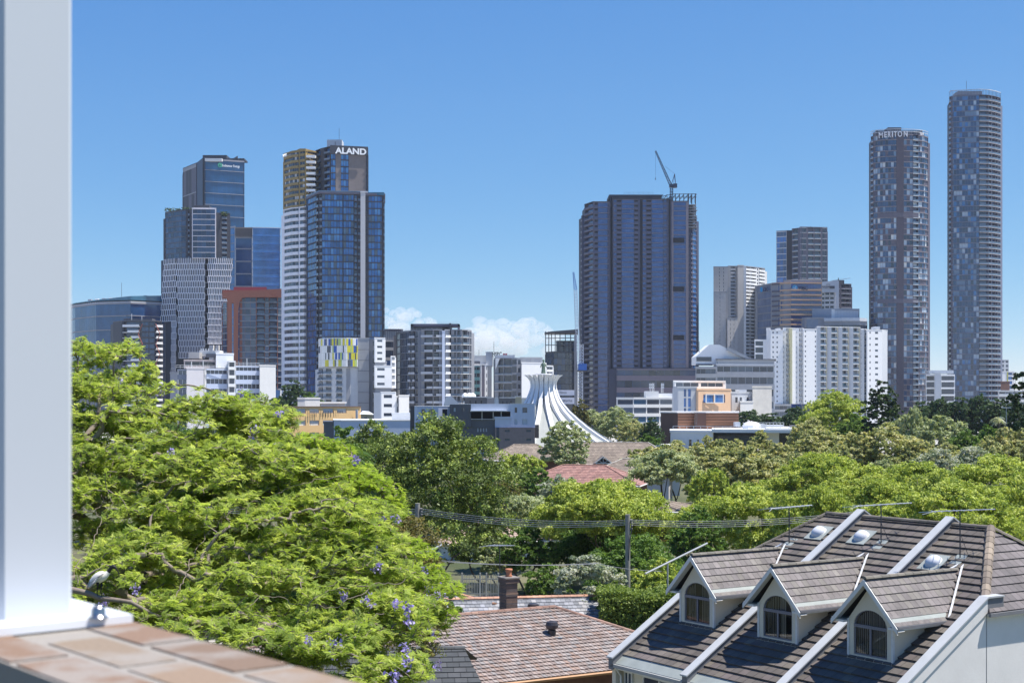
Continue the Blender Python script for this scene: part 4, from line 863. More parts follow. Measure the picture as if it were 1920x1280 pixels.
# pale blue and charcoal apartment group
b = Building('apartment_building', 'charcoal, pale blue and pink brick apartment block left of the ribbed church', 930, 330, k=0)
SA = stl(wall=DGREY, glass=[G_DARK[0], G_GREY[0], BLIND], sp=.3, pm=.1, phead=.2, roof=PALE, rooft=.12, inset=.25, over=.05)
b.tier([(777, 352), (783, 350), (822, 348), (844, 349)], 762, None, ['w', 'w.4p.5w.4p.7w.5', 'w.5p1w.3'], 5, dict(SA, wall=PBLUE, sp=.28, glass=[G_DARK[0], G_GREY[0]]), 16)
b.tier([(769, 360), (781, 360)], 764, None, ['w'], 1, stl(wall=mat('brown_grey', (.10, .09, .09))), 10)
b.tier([(844, 331), (883, 330)], 758, 800, ['w.4p.45w.9p.35w.9'], 2, dict(SA, sp=.35, phead=.3), 18, zb=PZ(800, 330))
b.tier([(844, 331), (928, 330)], 800, None, ['w5.2n.35w.2n.35w.2n.35w.2n.35w1.5'], 4, dict(SA, sp=.55, glass=[PALE]), 18, roofz=False)
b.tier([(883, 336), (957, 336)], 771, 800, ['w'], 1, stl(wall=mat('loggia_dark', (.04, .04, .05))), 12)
t = MB(); t.box(PX(883, 330), PX(957, 330), 329.8, 342, PZ(771, 330), PZ(757, 330), PBLUE); t.box(PX(882, 330), PX(950, 330), 328.6, 330, PZ(771, 330), PZ(769, 330), OFFW); b.extra.append(('fascia', t))
t = MB()
for x in (903, 924, 939): t.box(PX(x, 330), PX(x + 1.5, 330), 330, 330.4, PZ(787, 330), PZ(771, 330), PALE)
t.box(PX(883, 330), PX(957, 330), 329.9, 330.1, PZ(786, 330), PZ(785, 330), PALE); b.extra.append(('loggia_post', t))
b.tier([(883, 330.4), (928, 330.2)], 785, 800, ['w'], 1, stl(wall=DGREY), 6, roofz=False)
b.tier([(957, 329.6), (1003, 329)], 757, 801, ['w.5p.4w.55p.8w.9'], 2, dict(SA, wall=PBLUE, sp=.25, phead=.3), 18, zb=PZ(801, 330))
b.tier([(928, 329.6), (957, 329.4)], 785, 801, ['w'], 1, stl(wall=PBLUE), 12, zb=PZ(801, 330))
b.tier([(928, 329), (938, 329), (1003, 328.4)], 801.5, None, ['d.8w.2', 'w.6p1w2.4p1w.5'], 5, dict(SA, wall=mat('pink_brick', (.27, .21, .205), .8, .14, 2.0), sp=.52, phead=.22, glass=[G_GREY[0]], dark=DGREY), 18, roofz=False)
b.block('meter_cupboard', 1003.5, 1010.5, 796, 821, 331, mat('brown_grey', (.10, .09, .09)), 3); b.finish()
b = Building('apartment_building', 'row of low grey and buff flats seen just above the pale blue parapet', 930, 420)
for (x0, x1, yt, m) in ((871, 913, 745, mat('brown_grey2', (.15, .14, .145))), (913, 927, 746, mat('pinkish_render', (.36, .32, .32))), (927, 935, 746, PALE), (935, 966, 746, mat('brown_grey2', (.15, .14, .145))), (966, 978, 744, BUFF), (978, 990, 747, OFFW)):
    b.tier([(x0, 420), (x1, 420)], yt, None, ['w.5p.4w.3p.4w.3p.4w.5' if x1 - x0 > 20 else 'w'], 6, stl(wall=m, glass=G_DARK, sp=.2, phead=.3, roof=OFFW, rooft=.25), 10)
t = MB()
for x in (880, 886, 872): t.lathe((PX(x, 425), 425, PZ(745, 425)), [(.9, 0), (1, .5), (.7, 1.1), (.1, 1.4)], WHITE, 10)
b.extra.append(('roof_vent', t))
t = MB(); t.add([(PX(832, 424), 424, PZ(758, 424)), (PX(862, 424), 424, PZ(758, 424)), (PX(846, 424), 424, PZ(742, 424)), (PX(836, 424), 424, PZ(744, 424)), (PX(836, 440), 440, PZ(744, 424)), (PX(846, 440), 440, PZ(742, 424)), (PX(862, 440), 440, PZ(758, 424))], [(0, 1, 2, 3), (2, 1, 6, 5), (3, 2, 5, 4)], PALE); t.box(PX(832, 424), PX(862, 424), 424.1, 440, 0, PZ(758, 424), PALE); b.extra.append(('skillion_roof', t)); b.finish()

# ribbed church
CH = empty('church', (PX(1019, 380), 380, 0), 'white church with curved ribs flaring out at its crown', 'church')
RIB = mat('rib_white', (.78, .78, .79), .5, .03); CONE = mat('cone_grey_green', (.30, .32, .31), .75, .06)
PF = [(834, 138), (824, 121), (815, 106), (800, 84), (785, 65), (770, 48), (755, 35), (745, 29), (735, 25), (727, 22.5), (720, 22), (714, 23.5), (708, 27.5), (703, 34)]
D = 380; prof = [(r * D / F, PZ(y, D)) for y, r in PF]; cx_, cy_ = PX(1019, D), D
def arc(th, r, z): return (cx_ + r * math.sin(th), cy_ - r * math.cos(th), z)
t = MB(); lo = [(r - .9, z) for r, z in prof if z <= PZ(755, D)] + [(28 * D / F - .9, PZ(757, D) + .9)]
t.lathe((cx_, cy_, 0), lo, CONE, 36); t.build('roof', CH)
t = MB(); t.lathe((cx_, cy_, 0), [(r - 1.6, z) for r, z in prof if PZ(757, D) <= z <= PZ(726, D)], mat('church_glass', (.03, .028, .035), .3), 30); t.build('window', CH)
t = MB(); t.lathe((cx_, cy_, 0), [(r - .75, z) for r, z in prof if z >= PZ(728, D)], RIB, 36); t.build('crown_panel', CH)
NR = 18
for k in range(NR):
    th = (k + .5) / NR * 2 * math.pi; t = MB(); hw = .5
    for (r0, z0), (r1, z1) in zip(prof[:-1], prof[1:]):
        def c4(r, z):
            a = arc(th, r + .35, z); c_ = arc(th, r - 1.0, z); s_ = (math.cos(th) * hw, math.sin(th) * hw)
            return [(a[0] - s_[0], a[1] - s_[1], z), (a[0] + s_[0], a[1] + s_[1], z), (c_[0] + s_[0], c_[1] + s_[1], z), (c_[0] - s_[0], c_[1] - s_[1], z)]
        t.hexa(c4(r0, z0), c4(r1, z1), RIB)
    t.build('rib', CH)
    # small arches between ribs at the crown
    th2 = (k + 1) / NR * 2 * math.pi; t = MB(); pts = []
    for a in np.linspace(0, math.pi, 9):
        yy = 727 - 20 * math.sin(a); r = np.interp(-yy, [-p[0] for p in PF], [p[1] for p in PF]) * D / F; pts.append(arc(th2 - .12 * math.cos(a), r - .55, PZ(yy, D)))
    t.tube(pts, .16, RIB, 4); t.build('arch', CH)
t = MB(); t.lathe((cx_, cy_, PZ(704, D)), [(1.6, -1.5), (1.6, .2), (2.2, .25), (2.2, .5), (.8, .55)], OFFW, 14); t.build('plinth', CH)
ST_ = empty('statue', (cx_, cy_, PZ(700.5, D)), 'green bronze robed statue standing on top of the ribbed church', 'statue'); t = MB(); BZ = mat('statue_green', (.12, .17, .13), .7, .3, 3)
t.lathe((cx_, cy_, PZ(701, D)), [(.65, 0), (.6, .5), (.5, 1.3), (.48, 2.0), (.55, 2.5), (.42, 2.9), (.16, 3.15), (.15, 3.25), (.27, 3.4), (.3, 3.6), (.22, 3.85), (.02, 3.95)], BZ, 12)
for sx in (-1, 1): t.tube([(cx_ + sx * .4, cy_, PZ(701, D) + 2.75), (cx_ + sx * .7, cy_ - .25, PZ(701, D) + 2.1), (cx_ + sx * .8, cy_ - .6, PZ(701, D) + 1.7)], [.17, .15, .08], BZ, 6)
t.build('figure', ST_, smooth=True)

# right hand middle buildings
b = Building('office_building', 'low white office grid with roof antennas, right of the church', 1200, 560, k=0.4)
b.tier([(1156, 562), (1188, 560), (1262, 562)], 747, None, ['g1', 'g1'], 5, stl(wall=OFFW, glass=G_GREY[:2] + [G_TEAL[1]], sp=.36, spm=OFFW, cell=7, mull=.5, mullm=OFFW, roof=OFFW), 20)
b.block('plant_room', 1211, 1235, 733, 747, 568, OFFW); b.block('plant_room', 1235, 1262, 737, 747, 570, WHITE)
for x in (1219, 1223, 1226, 1240, 1243): mast(b, x, 566, 718, 736, .14, WMET)
t = MB()
for x in (1218, 1221, 1225, 1241, 1244):
    for y in (719, 724): t.box(PX(x, 566) - .2, PX(x, 566) + .2, 565.6, 565.9, PZ(y + 4, 566), PZ(y, 566), WMET)
b.extra.append(('antenna_panel', t)); b.finish()
b = Building('office_building', 'pale grey panelled building with a tan front and one pair of blue windows', 1320, 500, k=0.6)
b.tier([(1263, 506), (1271, 500), (1307, 498)], 727, None, ['w', 'w1g.4w.3g.5w1'], 6, stl(wall=PALE, glass=G_BLUE, sp=.12, cell=2), 20)
b.tier([(1307, 497), (1370, 499)], 731, 774, ['w.5p1p1w.45'], 1, stl(wall=TANR, glass=[G_BLUE[2], G_BLUE[0]], sp=.45, pm=.04, phead=.2), 20); b.tier([(1307, 497), (1370, 499)], 774.2, None, ['w'], 1, stl(wall=TANR), 20, roofz=False)
b.tier([(1263, 515), (1360, 515)], 716, None, ['w.2g2w.2g2w.2'], 10, stl(wall=OFFW, glass=G_GREY[:2], sp=.3, cell=3), 16)
t = MB(); Dw = 496.5
for (x0, x1, y0, y1) in ((1323, 1357, 738.5, 740), (1323, 1357, 754, 755.5), (1323, 1325, 738, 755), (1355.5, 1357, 738, 755), (1339, 1341, 738, 755)): t.hexa([q2(x0, Dw + (x0 - 1320) * .6 * Dw / F), q2(x1, Dw + (x1 - 1320) * .6 * Dw / F), q2(x1, Dw + .6 + (x1 - 1320) * .6 * Dw / F), q2(x0, Dw + .6 + (x0 - 1320) * .6 * Dw / F)] and [(PX(p_, D_), D_, PZ(y1, Dw)) for p_, D_ in ((x0, Dw + (x0 - 1320) * .6 * Dw / F), (x1, Dw + (x1 - 1320) * .6 * Dw / F), (x1, Dw + .6 + (x1 - 1320) * .6 * Dw / F), (x0, Dw + .6 + (x0 - 1320) * .6 * Dw / F))], [(PX(p_, D_), D_, PZ(y0, Dw)) for p_, D_ in ((x0, Dw + (x0 - 1320) * .6 * Dw / F), (x1, Dw + (x1 - 1320) * .6 * Dw / F), (x1, Dw + .6 + (x1 - 1320) * .6 * Dw / F), (x0, Dw + .6 + (x0 - 1320) * .6 * Dw / F))], OFFW) #, PZ(y0, Dw), OFFW)
b.extra.append(('window_surround', t)); b.finish()
b = Building('office_building', 'small stepped white and grey building between the tan front and the white apartments', 1405, 520, k=0.6)
b.tier([(1370, 522), (1412, 522)], 737, None, ['w.5p.6p.6w.4p.6w.4'], 4, stl(wall=PALE, glass=G_GREY[:2], sp=.3, phead=.3), 16); b.tier([(1411, 519), (1447, 519)], 726, None, ['w'], 1, stl(wall=mat('warm_white', (.60, .58, .54))), 16)
b.tier([(1388, 514), (1412, 514)], 754, None, ['w'], 1, stl(wall=OFFW), 8); b.block('plant_room', 1385, 1400, 730, 738, 526, OFFW); b.finish()

TIM = mat('timber_brown', (.24, .115, .065), .7, .3, .35)
nt = TIM.node_tree; wv = nt.nodes.new('ShaderNodeTexWave'); wv.bands_direction = 'Z'; wv.inputs['Scale'].default_value = .45; wv.inputs['Distortion'].default_value = .3
tc = [n for n in nt.nodes if n.type == 'TEX_COORD'][0]; mrr = [n for n in nt.nodes if n.type == 'MAP_RANGE'][0]; nt.links.new(tc.outputs['Object'], wv.inputs['Vector']); nt.links.new(wv.outputs['Fac'], mrr.inputs['Value'])
TIMD = mat('timber_dark', (.09, .045, .035), .7, .15)
b = Building('school_building', 'brown banded timber-clad box building with a roof ladder, behind the long white block', 1310, 345)
b.tier([(1239, 352), (1271, 345)], 774, None, ['w'], 1, stl(wall=TIMD, roof=OFFW, rooft=.3), 18); b.tier([(1271, 344.6), (1385, 347)], 774, None, ['w'], 1, stl(wall=TIM, roof=OFFW, rooft=.3), 18)
b.tier([(1303, 343.6), (1324, 344)], 774.5, 801, ['w'], 1, stl(wall=TIMD), 6, roofz=False, zb=0); b.block('duct', 1379, 1388, 791, 800, 340, PALE, 3)
t = MB(); 
for dx in (0, .5): t.tube([(PX(1301, 342) + dx, 341, PZ(800, 342)), (PX(1304, 342) + dx, 342.8, PZ(772, 342))], .06, DMET, 4)
for k in range(9): t.tube([(PX(1301, 342) + k * .05, 341 + k * .2, PZ(799 - k * 3, 342)), (PX(1301, 342) + .5 + k * .05, 341 + k * .2, PZ(799 - k * 3, 342))], .04, DMET, 3)
b.extra.append(('roof_ladder', t)); b.finish()
b = Building('school_building', 'long white flat-roofed building with white roof railings and plant', 1380, 325)
b.tier([(1257, 330), (1337, 325)], 811, None, ['w.6p.45w1.1p.6w.45p.45w1.6'], 2, stl(wall=WHITE, glass=G_DARK, sp=.25, phead=.35, roof=WHITE, inset=.2), 22)
b.tier([(1337, 327), (1420, 324)], 813, None, ['w.2g2'], 2, stl(wall=CHAR, glass=G_DARK, sp=.1, cell=4), 20, roofz=False); b.tier([(1437, 324), (1512, 322)], 806, None, ['w1g2w.2'], 2, stl(wall=OFFW, glass=G_DARK, sp=.3, cell=3), 20)
t = MB(); t.prism([q2(1335, 324), q2(1515, 319), (PX(1515, 345), 345), (PX(1335, 345), 345)], PZ(811, 322), PZ(805, 322), WHITE); b.extra.append(('roof', t))
t = MB(); t.prism([q2(1480, 330), q2(1560, 326), (PX(1560, 345), 345), (PX(1480, 345), 345)], PZ(806, 326), PZ(799, 326), mat('dark_fascia', (.08, .075, .08))); b.extra.append(('fascia', t))
railing(b, [q2(1262, 331), q2(1340, 326), q2(1510, 321)], PZ(809.5, 325), 1.25, WMET, 1.7, 'rooftop_rail', .06)
t = MB(); D = 334
for x0, x1, yt in ((1404, 1436, 795), (1436, 1470, 797)): t.box(PX(x0, D), PX(x1, D), D, D + 5, PZ(806, D), PZ(yt, D), PALE)
t.lathe((PX(1409, D), D, PZ(800, D)), [(2.2, -1), (2.1, .4), (1.6, 1.0), (.1, 1.3)], WHITE, 12); b.extra.append(('roof_plant', t))
t = MB(); D = 331
for k in range(8):
    x = 1424 + k * 6.5; t.tube([(PX(x, D), D, PZ(804, D)), (PX(x, D), D, PZ(792, D))], .07, WMET, 4)
for y in (792, 796, 800): t.tube([(PX(1424, D), D, PZ(y, D)), (PX(1470, D), D, PZ(y, D))], .07, WMET, 4)
b.extra.append(('plant_cage', t)); b.tier([(1230, 318), (1262, 316)], 838, None, ['w'], 1, stl(wall=mat('brown_grey', (.10, .09, .09)), roof=OFFW), 8); b.finish()

# ---------------------------------------------------------------- houses: shared roof builder
def clip_poly(poly, s0, s1, ax):  # Sutherland-Hodgman between s0..s1 on axis ax
    for sgn, lim in ((1, s0), (-1, s1)):
        out = []
        for i in range(len(poly)):
            a, c_ = poly[i - 1], poly[i]; da, dc = sgn * (a[ax] - lim), sgn * (c_[ax] - lim)
            if (da < 0) != (dc < 0): f = da / (da - dc); out.append(tuple(a[k] + (c_[k] - a[k]) * f for k in (0, 1)))
            if dc >= 0: out.append(c_)
        poly = out
        if len(poly) < 3: return []
    return poly
def tiles(mb, O, du, ds, poly, exp, tw, m, cols, lift=.035, wave=0, seed=1, gap=.008):
    """O origin, du unit along the course, ds unit up the slope; poly in (u, s)"""
    O = np.array(O, float); du = np.array(du, float); ds = np.array(ds, float); nn = np.cross(du, ds); nn /= np.linalg.norm(nn)
    if nn[2] < 0: nn = -nn
    rr = random.Random(seed); smin = min(p[1] for p in poly); smax = max(p[1] for p in poly); k = 0; s = smin
    under = [tuple(O + du * a + ds * c_ - nn * .012) for a, c_ in poly]; mb.add(under, [tuple(range(len(poly)))], m, tuple(x * .45 for x in cols[0]))
    while s < smax - 1e-6:
        row = clip_poly(list(poly), s, min(smax, s + exp + .02), 1)
        if row:
            u0 = min(p[0] for p in row); u1 = max(p[0] for p in row); u = math.floor(u0 / tw) * tw + (k % 2) * tw / 2 - tw
            while u < u1:
                c_ = clip_poly(row, u + gap, u + tw - gap, 0)
                if len(c_) >= 3:
                    base = rr.choice(cols); f = rr.uniform(.9, 1.1); tint = tuple(min(1, x * f) for x in base)
                    def P3(p, extra=0.0):
                        fs = 1 - (p[1] - s) / exp; return tuple(O + du * p[0] + ds * p[1] + nn * (lift * max(0, fs) + extra + .004))
                    if wave:
                        nseg = 4
                        for j in range(nseg):
                            a0, a1 = u + gap + (tw - 2 * gap) * j / nseg, u + gap + (tw - 2 * gap) * (j + 1) / nseg
                            cc = clip_poly(c_, a0, a1, 0)
                            if len(cc) >= 3: mb.add([P3(p, wave * (math.sin((p[0] - u) / tw * 2 * math.pi) * .5 + .5)) for p in cc], [tuple(range(len(cc)))], m, tint)
                            lo_ = [p for p in cc if p[1] < s + 1e-4]
                            if len(lo_) >= 2:
                                a, d_ = min(lo_), max(lo_); pa, pd = P3(a, wave * (math.sin((a[0] - u) / tw * 2 * math.pi) * .5 + .5)), P3(d_, wave * (math.sin((d_[0] - u) / tw * 2 * math.pi) * .5 + .5))
                                mb.add([tuple(O + du * a[0] + ds * a[1]), tuple(O + du * d_[0] + ds * d_[1]), pd, pa], [(0, 1, 2, 3)], m, tint)
                    else:
                        mb.add([P3(p) for p in c_], [tuple(range(len(c_)))], m, tint)
                        lo_ = [p for p in c_ if p[1] < s + 1e-4]
                        if len(lo_) >= 2:
                            a, d_ = min(lo_), max(lo_); mb.add([tuple(O + du * a[0] + ds * a[1]), tuple(O + du * d_[0] + ds * d_[1]), P3(d_), P3(a)], [(0, 1, 2, 3)], m, tint)
                u += tw
        s += exp; k += 1
def slope_tiles(mb, A, B, C, Dp, exp, tw, m, cols, **k):
    """A,B eave left/right, C ridge right, Dp ridge left (may coincide)"""
    A, B, C, Dp = [np.array(p, float) for p in (A, B, C, Dp)]; du = (B - A) / np.linalg.norm(B - A); v = (C if np.linalg.norm(C - B) > 1e-6 else Dp) - A
    if np.linalg.norm(Dp - A) > 1e-6: v = Dp - A
    ds = v - du * v.dot(du); ds /= np.linalg.norm(ds)
    poly = []
    for p in (A, B, C, Dp):
        q = ((p - A).dot(du), (p - A).dot(ds))
        if not poly or math.hypot(q[0] - poly[-1][0], q[1] - poly[-1][1]) > 1e-3: poly.append((float(q[0]), float(q[1])))
    if math.hypot(poly[0][0] - poly[-1][0], poly[0][1] - poly[-1][1]) < 1e-3: poly.pop()
    tiles(mb, A, du, ds, poly, exp, tw, m, cols, **k)
def ridge_caps(mb, A, B, r, m, cols, step=.38, seed=2):
    A, B = Vector(A), Vector(B); n = max(1, int((B - A).length / step)); rr = random.Random(seed); d = (B - A).normalized(); sd = d.cross(Vector((0, 0, 1))).normalized(); up = sd.cross(d)
    for i in range(n):
        p0, p1 = A.lerp(B, i / n), A.lerp(B, (i + 1.08) / n); t = rr.choice(cols); f = rr.uniform(.8, 1.2); t = tuple(min(1, x * f) for x in t); vs = []
        for p, rr_ in ((p0, r * 1.12), (p1, r)):
            for a in np.linspace(0, math.pi, 5): q = p + sd * rr_ * math.cos(a) + up * rr_ * math.sin(a) * .75; vs.append(tuple(q))
        mb.add(vs, [(j, j + 1, j + 6, j + 5) for j in range(4)] + [(0, 1, 2, 3, 4)], m, t)
TC_RED = [(.27, .14, .12), (.23, .125, .11), (.31, .17, .145)]; TC_MIX = [(.25, .20, .18), (.275, .225, .205), (.225, .18, .165), (.26, .19, .16), (.29, .25, .235), (.24, .22, .215)]
TC_DK = [(.10, .088, .08), (.115, .10, .09), (.088, .078, .072), (.128, .112, .095), (.112, .094, .09)]; TC_BR = [(.21, .17, .14), (.185, .15, .125), (.23, .19, .155)]; TC_SL = [(.20, .21, .23), (.26, .27, .30), (.16, .17, .19), (.30, .30, .31)]
TERT = tintmat('terracotta_tile', .75, .3, 40, .25, 1.2); CONT = tintmat('concrete_tile', .8, .25, 30, .3, .7); SLT = tintmat('slate_tile', .5, .2, 20, .25, 2)
def house(name, label, c, ang, L, W, eave, ridge_h, wallm, cols, exp=.35, tw=.3, hip=True, m=None, far=True, wave=0, capcols=None, wins=(), over=.6, cat='house', gut=None, wallh0=0, lift=.035):
    """c = (x, y) centre, ang of the long side, L long, W wide"""
    root = empty(name, (c[0], c[1], 0), label, cat); e = np.array([math.cos(ang), math.sin(ang)]); f = np.array([-e[1], e[0]]); c = np.array(c)
    def pt(a, d_, z): q = c + e * a + f * d_; return (q[0], q[1], z)
    t = MB(); t.prism([pt(-L / 2, -W / 2, 0)[:2], pt(L / 2, -W / 2, 0)[:2], pt(L / 2, W / 2, 0)[:2], pt(-L / 2, W / 2, 0)[:2]], wallh0, eave - .05, wallm)
    lo, wo = L / 2 + over, W / 2 + over; rl = L / 2 - (W / 2 if hip else -over)
    t.build('wall', root); r = MB(); m = m or CONT
    E = [pt(-lo, -wo, eave), pt(lo, -wo, eave), pt(lo, wo, eave), pt(-lo, wo, eave)]; RA, RB = pt(-rl, 0, ridge_h), pt(rl, 0, ridge_h)
    slope_tiles(r, E[0], E[1], RB, RA, exp, tw, m, cols, wave=wave, lift=lift, seed=1); slope_tiles(r, E[2], E[3], RA, RB, exp, tw, m, cols, wave=wave, lift=lift, seed=2)
    if hip: slope_tiles(r, E[1], E[2], RB, RB, exp, tw, m, cols, wave=wave, lift=lift, seed=3); slope_tiles(r, E[3], E[0], RA, RA, exp, tw, m, cols, wave=wave, lift=lift, seed=4)
    r.add([(p[0], p[1], p[2] - .03) for p in E], [(3, 2, 1, 0)], m, (.5, .48, .45))
    rf = r.build('roof', root, tint=True); cc = capcols or cols; k = MB(); ridge_caps(k, (RA[0], RA[1], RA[2] + .03), (RB[0], RB[1], RB[2] + .03), .13, m, cc)
    if hip:
        for Ec, Rc in ((E[0], RA), (E[3], RA), (E[1], RB), (E[2], RB)): ridge_caps(k, (Ec[0], Ec[1], Ec[2] + .03), (Rc[0], Rc[1], Rc[2] + .03), .12, m, cc)
    o = k.build('ridge_cap', root, tint=True); g = MB()
    for i in range(4): g.tube([Vector(E[i]) + Vector((0, 0, -.08)), Vector(E[(i + 1) % 4]) + Vector((0, 0, -.08))], .09, gut or OFFW, 6)
    g.build('gutter', root)
    for (a, w_, z0, z1, side) in wins:
        wn = MB(); fr = (c + e * a * 1 + f * (-W / 2), e, -f)
        def q(s, o, z): v = fr[0] + fr[1] * s + fr[2] * o; return (v[0], v[1], z)
        wn.hexa([q(-w_ / 2, .05, z0), q(w_ / 2, .05, z0), q(w_ / 2, 0, z0), q(-w_ / 2, 0, z0)], [q(-w_ / 2, .05, z1), q(w_ / 2, .05, z1), q(w_ / 2, 0, z1), q(-w_ / 2, 0, z1)], G_DARK[0])
        for s0, s1, za, zb in ((-w_ / 2 - .07, -w_ / 2, z0 - .07, z1 + .07), (w_ / 2, w_ / 2 + .07, z0 - .07, z1 + .07), (-w_ / 2, w_ / 2, z1, z1 + .07), (-w_ / 2, w_ / 2, z0 - .07, z0), (-.03, .03, z0, z1)): wn.hexa([q(s0, .1, za), q(s1, .1, za), q(s1, 0, za), q(s0, 0, za)], [q(s0, .1, zb), q(s1, .1, zb), q(s1, 0, zb), q(s0, 0, zb)], OFFW)
        wn.build('window', root)
    return root, pt
BRK = mat('house_brick', (.20, .10, .075), .85, .2, 3)
house('house', 'house with a faded red tiled hip roof half hidden by round trees', (PX(1095, 196), 196), R(-14), 16, 10, 5.0, PZ(872, 196), BRK, TC_RED, exp=.5, tw=.4, m=TERT, wins=[(5.5, 1.6, 3, 4.4, 0)], capcols=[(.3, .16, .13)])
house('house', 'large brown-grey hip roofed house with a small gabled dormer, below the church', (PX(1130, 252), 252), R(-6), 27, 11, PZ(870, 246), PZ(829, 252), PALE, TC_BR, exp=.5, tw=.4, capcols=[(.2, .18, .16), (.35, .33, .3)], wins=[(-4.5, 2.2, 2.6, 4.8, 0), (1.5, 1.2, 2.6, 4.8, 0), (5, 1.4, 2.8, 4.8, 0)])
house('house', 'smaller brown hip roofed house just left of the grey-leaved gum tree', (PX(985, 250), 250), R(8), 13, 9, PZ(862, 246), PZ(833, 250), BRICKR, TC_BR, exp=.5, tw=.4)
house('house', 'low brown hip roofed house tucked between the red roof and olive trees', (PX(1185, 222), 222), R(-10), 12, 9, PZ(890, 218), PZ(860, 222), PINKG, TC_BR, exp=.5, tw=.4, capcols=[(.35, .33, .3)], wins=[(2, 1.5, 2.2, 3.6, 0)])
r = empty('gabled_porch', (PX(1128, 243), 243, 0), 'little timber gabled balcony porch on the front of the brown roofed house', 'porch'); t = MB(); D = 243
t.tube([P(1116, 868, D), P(1131, 856, D), P(1148, 868, D)], .13, OFFW, 4); t.tube([P(1116, 868, D), P(1148, 868, D)], .1, OFFW, 4); t.tube([P(1131, 857, D), P(1131, 868, D)], .07, OFFW, 4); t.tube([P(1123, 863, D), P(1131, 868, D), P(1140, 863, D)], .06, OFFW, 4); t.build('gable_truss', r)
t = MB(); a, c_, d_ = P(1113, 870, D), P(1131, 855, D), P(1150, 870, D); t.add([a, c_, (c_[0], c_[1] + 5, c_[2]), (a[0], a[1] + 3, a[2])], [(0, 1, 2, 3)], CONT, (.16, .13, .12)); t.add([c_, d_, (d_[0], d_[1] + 3, d_[2]), (c_[0], c_[1] + 5, c_[2])], [(0, 1, 2, 3)], CONT, (.16, .13, .12)); t.build('roof', r, tint=True)
t = MB()
for x in (1118, 1131, 1146): t.tube([P(x, 869, D), P(x, 890, D)], .07, PBLUE, 4)
for y in (880, 887): t.tube([P(1118, y, D), P(1146, y, D)], .05, PBLUE, 4)
t.build('balustrade', r)
house('house', 'pinkish tiled low roof glimpsed through bare branches behind the antenna', (PX(925, 150), 150), R(20), 12, 8, PZ(1015, 146), PZ(975, 150), OFFW, [(.36, .26, .22), (.4, .3, .25)], exp=.4, tw=.3, m=TERT)
house('house', 'small brown roof corner showing beneath the spreading lime-green crown', (PX(1215, 165), 165), R(-20), 9, 8, PZ(958, 160), PZ(935, 165), BRK, TC_BR, exp=.45, tw=.35)

# centre tiled house
d1 = np.array([.869, .495]); d2 = np.array([.495, -.869])
RL, RRt = np.array([-4.25, 70.8]) - d1 * 4, np.array([2.23, 74.5]); W = 12.0; Lr = np.linalg.norm(RRt - RL) + W
cen = (RL + RRt) / 2
hr, hp = house('house', 'house with a mottled pink-brown terracotta tile roof and brick chimney, bottom centre', tuple(cen), math.atan2(d1[1], d1[0]), Lr - 1.2, W - 1.2, 3.0, 5.3, BRK, TC_MIX, exp=.33, tw=.24, m=TERT, wave=.03, lift=.06, capcols=[(.27, .17, .13), (.22, .13, .1)], gut=mat('gutter_ochre', (.38, .2, .09), .6))
CHB = tintmat('chimney_brick', .85, .4, 30, .25, 3); t = MB(); cxm, cym = PX(954, 75.5), 75.5; a_ = math.atan2(d1[1], d1[0])
def rect(cx0, cy0, hw, z0, z1, tint, mb=t, m=CHB, ang=a_):
    ps = [(cx0 + math.cos(ang + k) * hw * 1.414, cy0 + math.sin(ang + k) * hw * 1.414) for k in (-.75 * math.pi, -.25 * math.pi, .25 * math.pi, .75 * math.pi)]
    mb.hexa([(x, y, z0) for x, y in ps], [(x, y, z1) for x, y in ps], m, tint)
zt = PZ(1083, 75.5); z = 4.4; k = 0; rr = random.Random(5)
while z < zt:
    hw = .34 + (.07 if z > zt - .32 else .03 if (zt - 1.0 < z < zt - .85) else 0) 
    rect(cxm, cym, hw - .012, z, z + .012, (.25, .22, .2)); rect(cxm, cym, hw, z + .012, z + .086, rr.choice([(.17, .11, .08), (.13, .09, .075), (.21, .14, .10), (.10, .08, .075)])); z += .086
rect(cxm, cym, .45, zt, zt + .07, (.22, .2, .18)); o = t.build('chimney', hr, tint=True)
t = MB(); t.lathe((cxm, cym, zt + .07), [(.17, 0), (.19, .06), (.14, .12), (.17, .3), (.2, .34), (.19, .42), (.12, .43)], mat('chimney_pot_clay', (.42, .17, .09), .8), 14); pot = t.build('chimney_pot', None, smooth=True, off=(0, 0, 0)); pot.parent = o; pot.location = tuple(-Vector(hr.location))
# whirly vent
vx, vy = PX(1035, 71.5), 71.5; vz = 4.15 + .35; t = MB(); VN = mat('vent_dark', (.06, .055, .06), .4, .1, metal=.5)
t.lathe((vx, vy, vz - .25), [(.2, 0), (.2, .35), (.17, .37), (.3, .45), (.33, .6), (.28, .75), (.1, .82)], VN, 18)
t.build('roof_vent', hr, smooth=False); t = MB(); t.box(vx - .5, vx + .5, vy - .35, vy + .35, vz - .27, vz - .22, mat('lead_flashing', (.3, .33, .35), .5)); t.build('vent_flashing', hr); t = MB(); t.lathe((PX(1000, 76), 76, 4.8), [(.3, 0), (.3, .45), (.2, .5)], VN, 14); t.build('roof_vent', hr)
# slate house behind
r, _ = house('house', 'slate roofed cottage with terracotta ridge caps behind the brick chimney', (PX(962, 85.5), 85.5), R(10), 9.6, 6.4, 2.3, PZ(1121, 85.5), BRK, TC_SL, exp=.32, tw=.3, hip=False, m=SLT, capcols=[(.5, .27, .17), (.45, .25, .17)], over=.3)
r, _ = house('house', 'grey slate side wing running back toward the garden fence', (PX(862, 89), 89), R(118), 9, 5.6, 2.3, PZ(1115, 89), BRK, TC_SL, exp=.32, tw=.3, hip=False, m=SLT, capcols=[(.5, .27, .17)], over=.3)
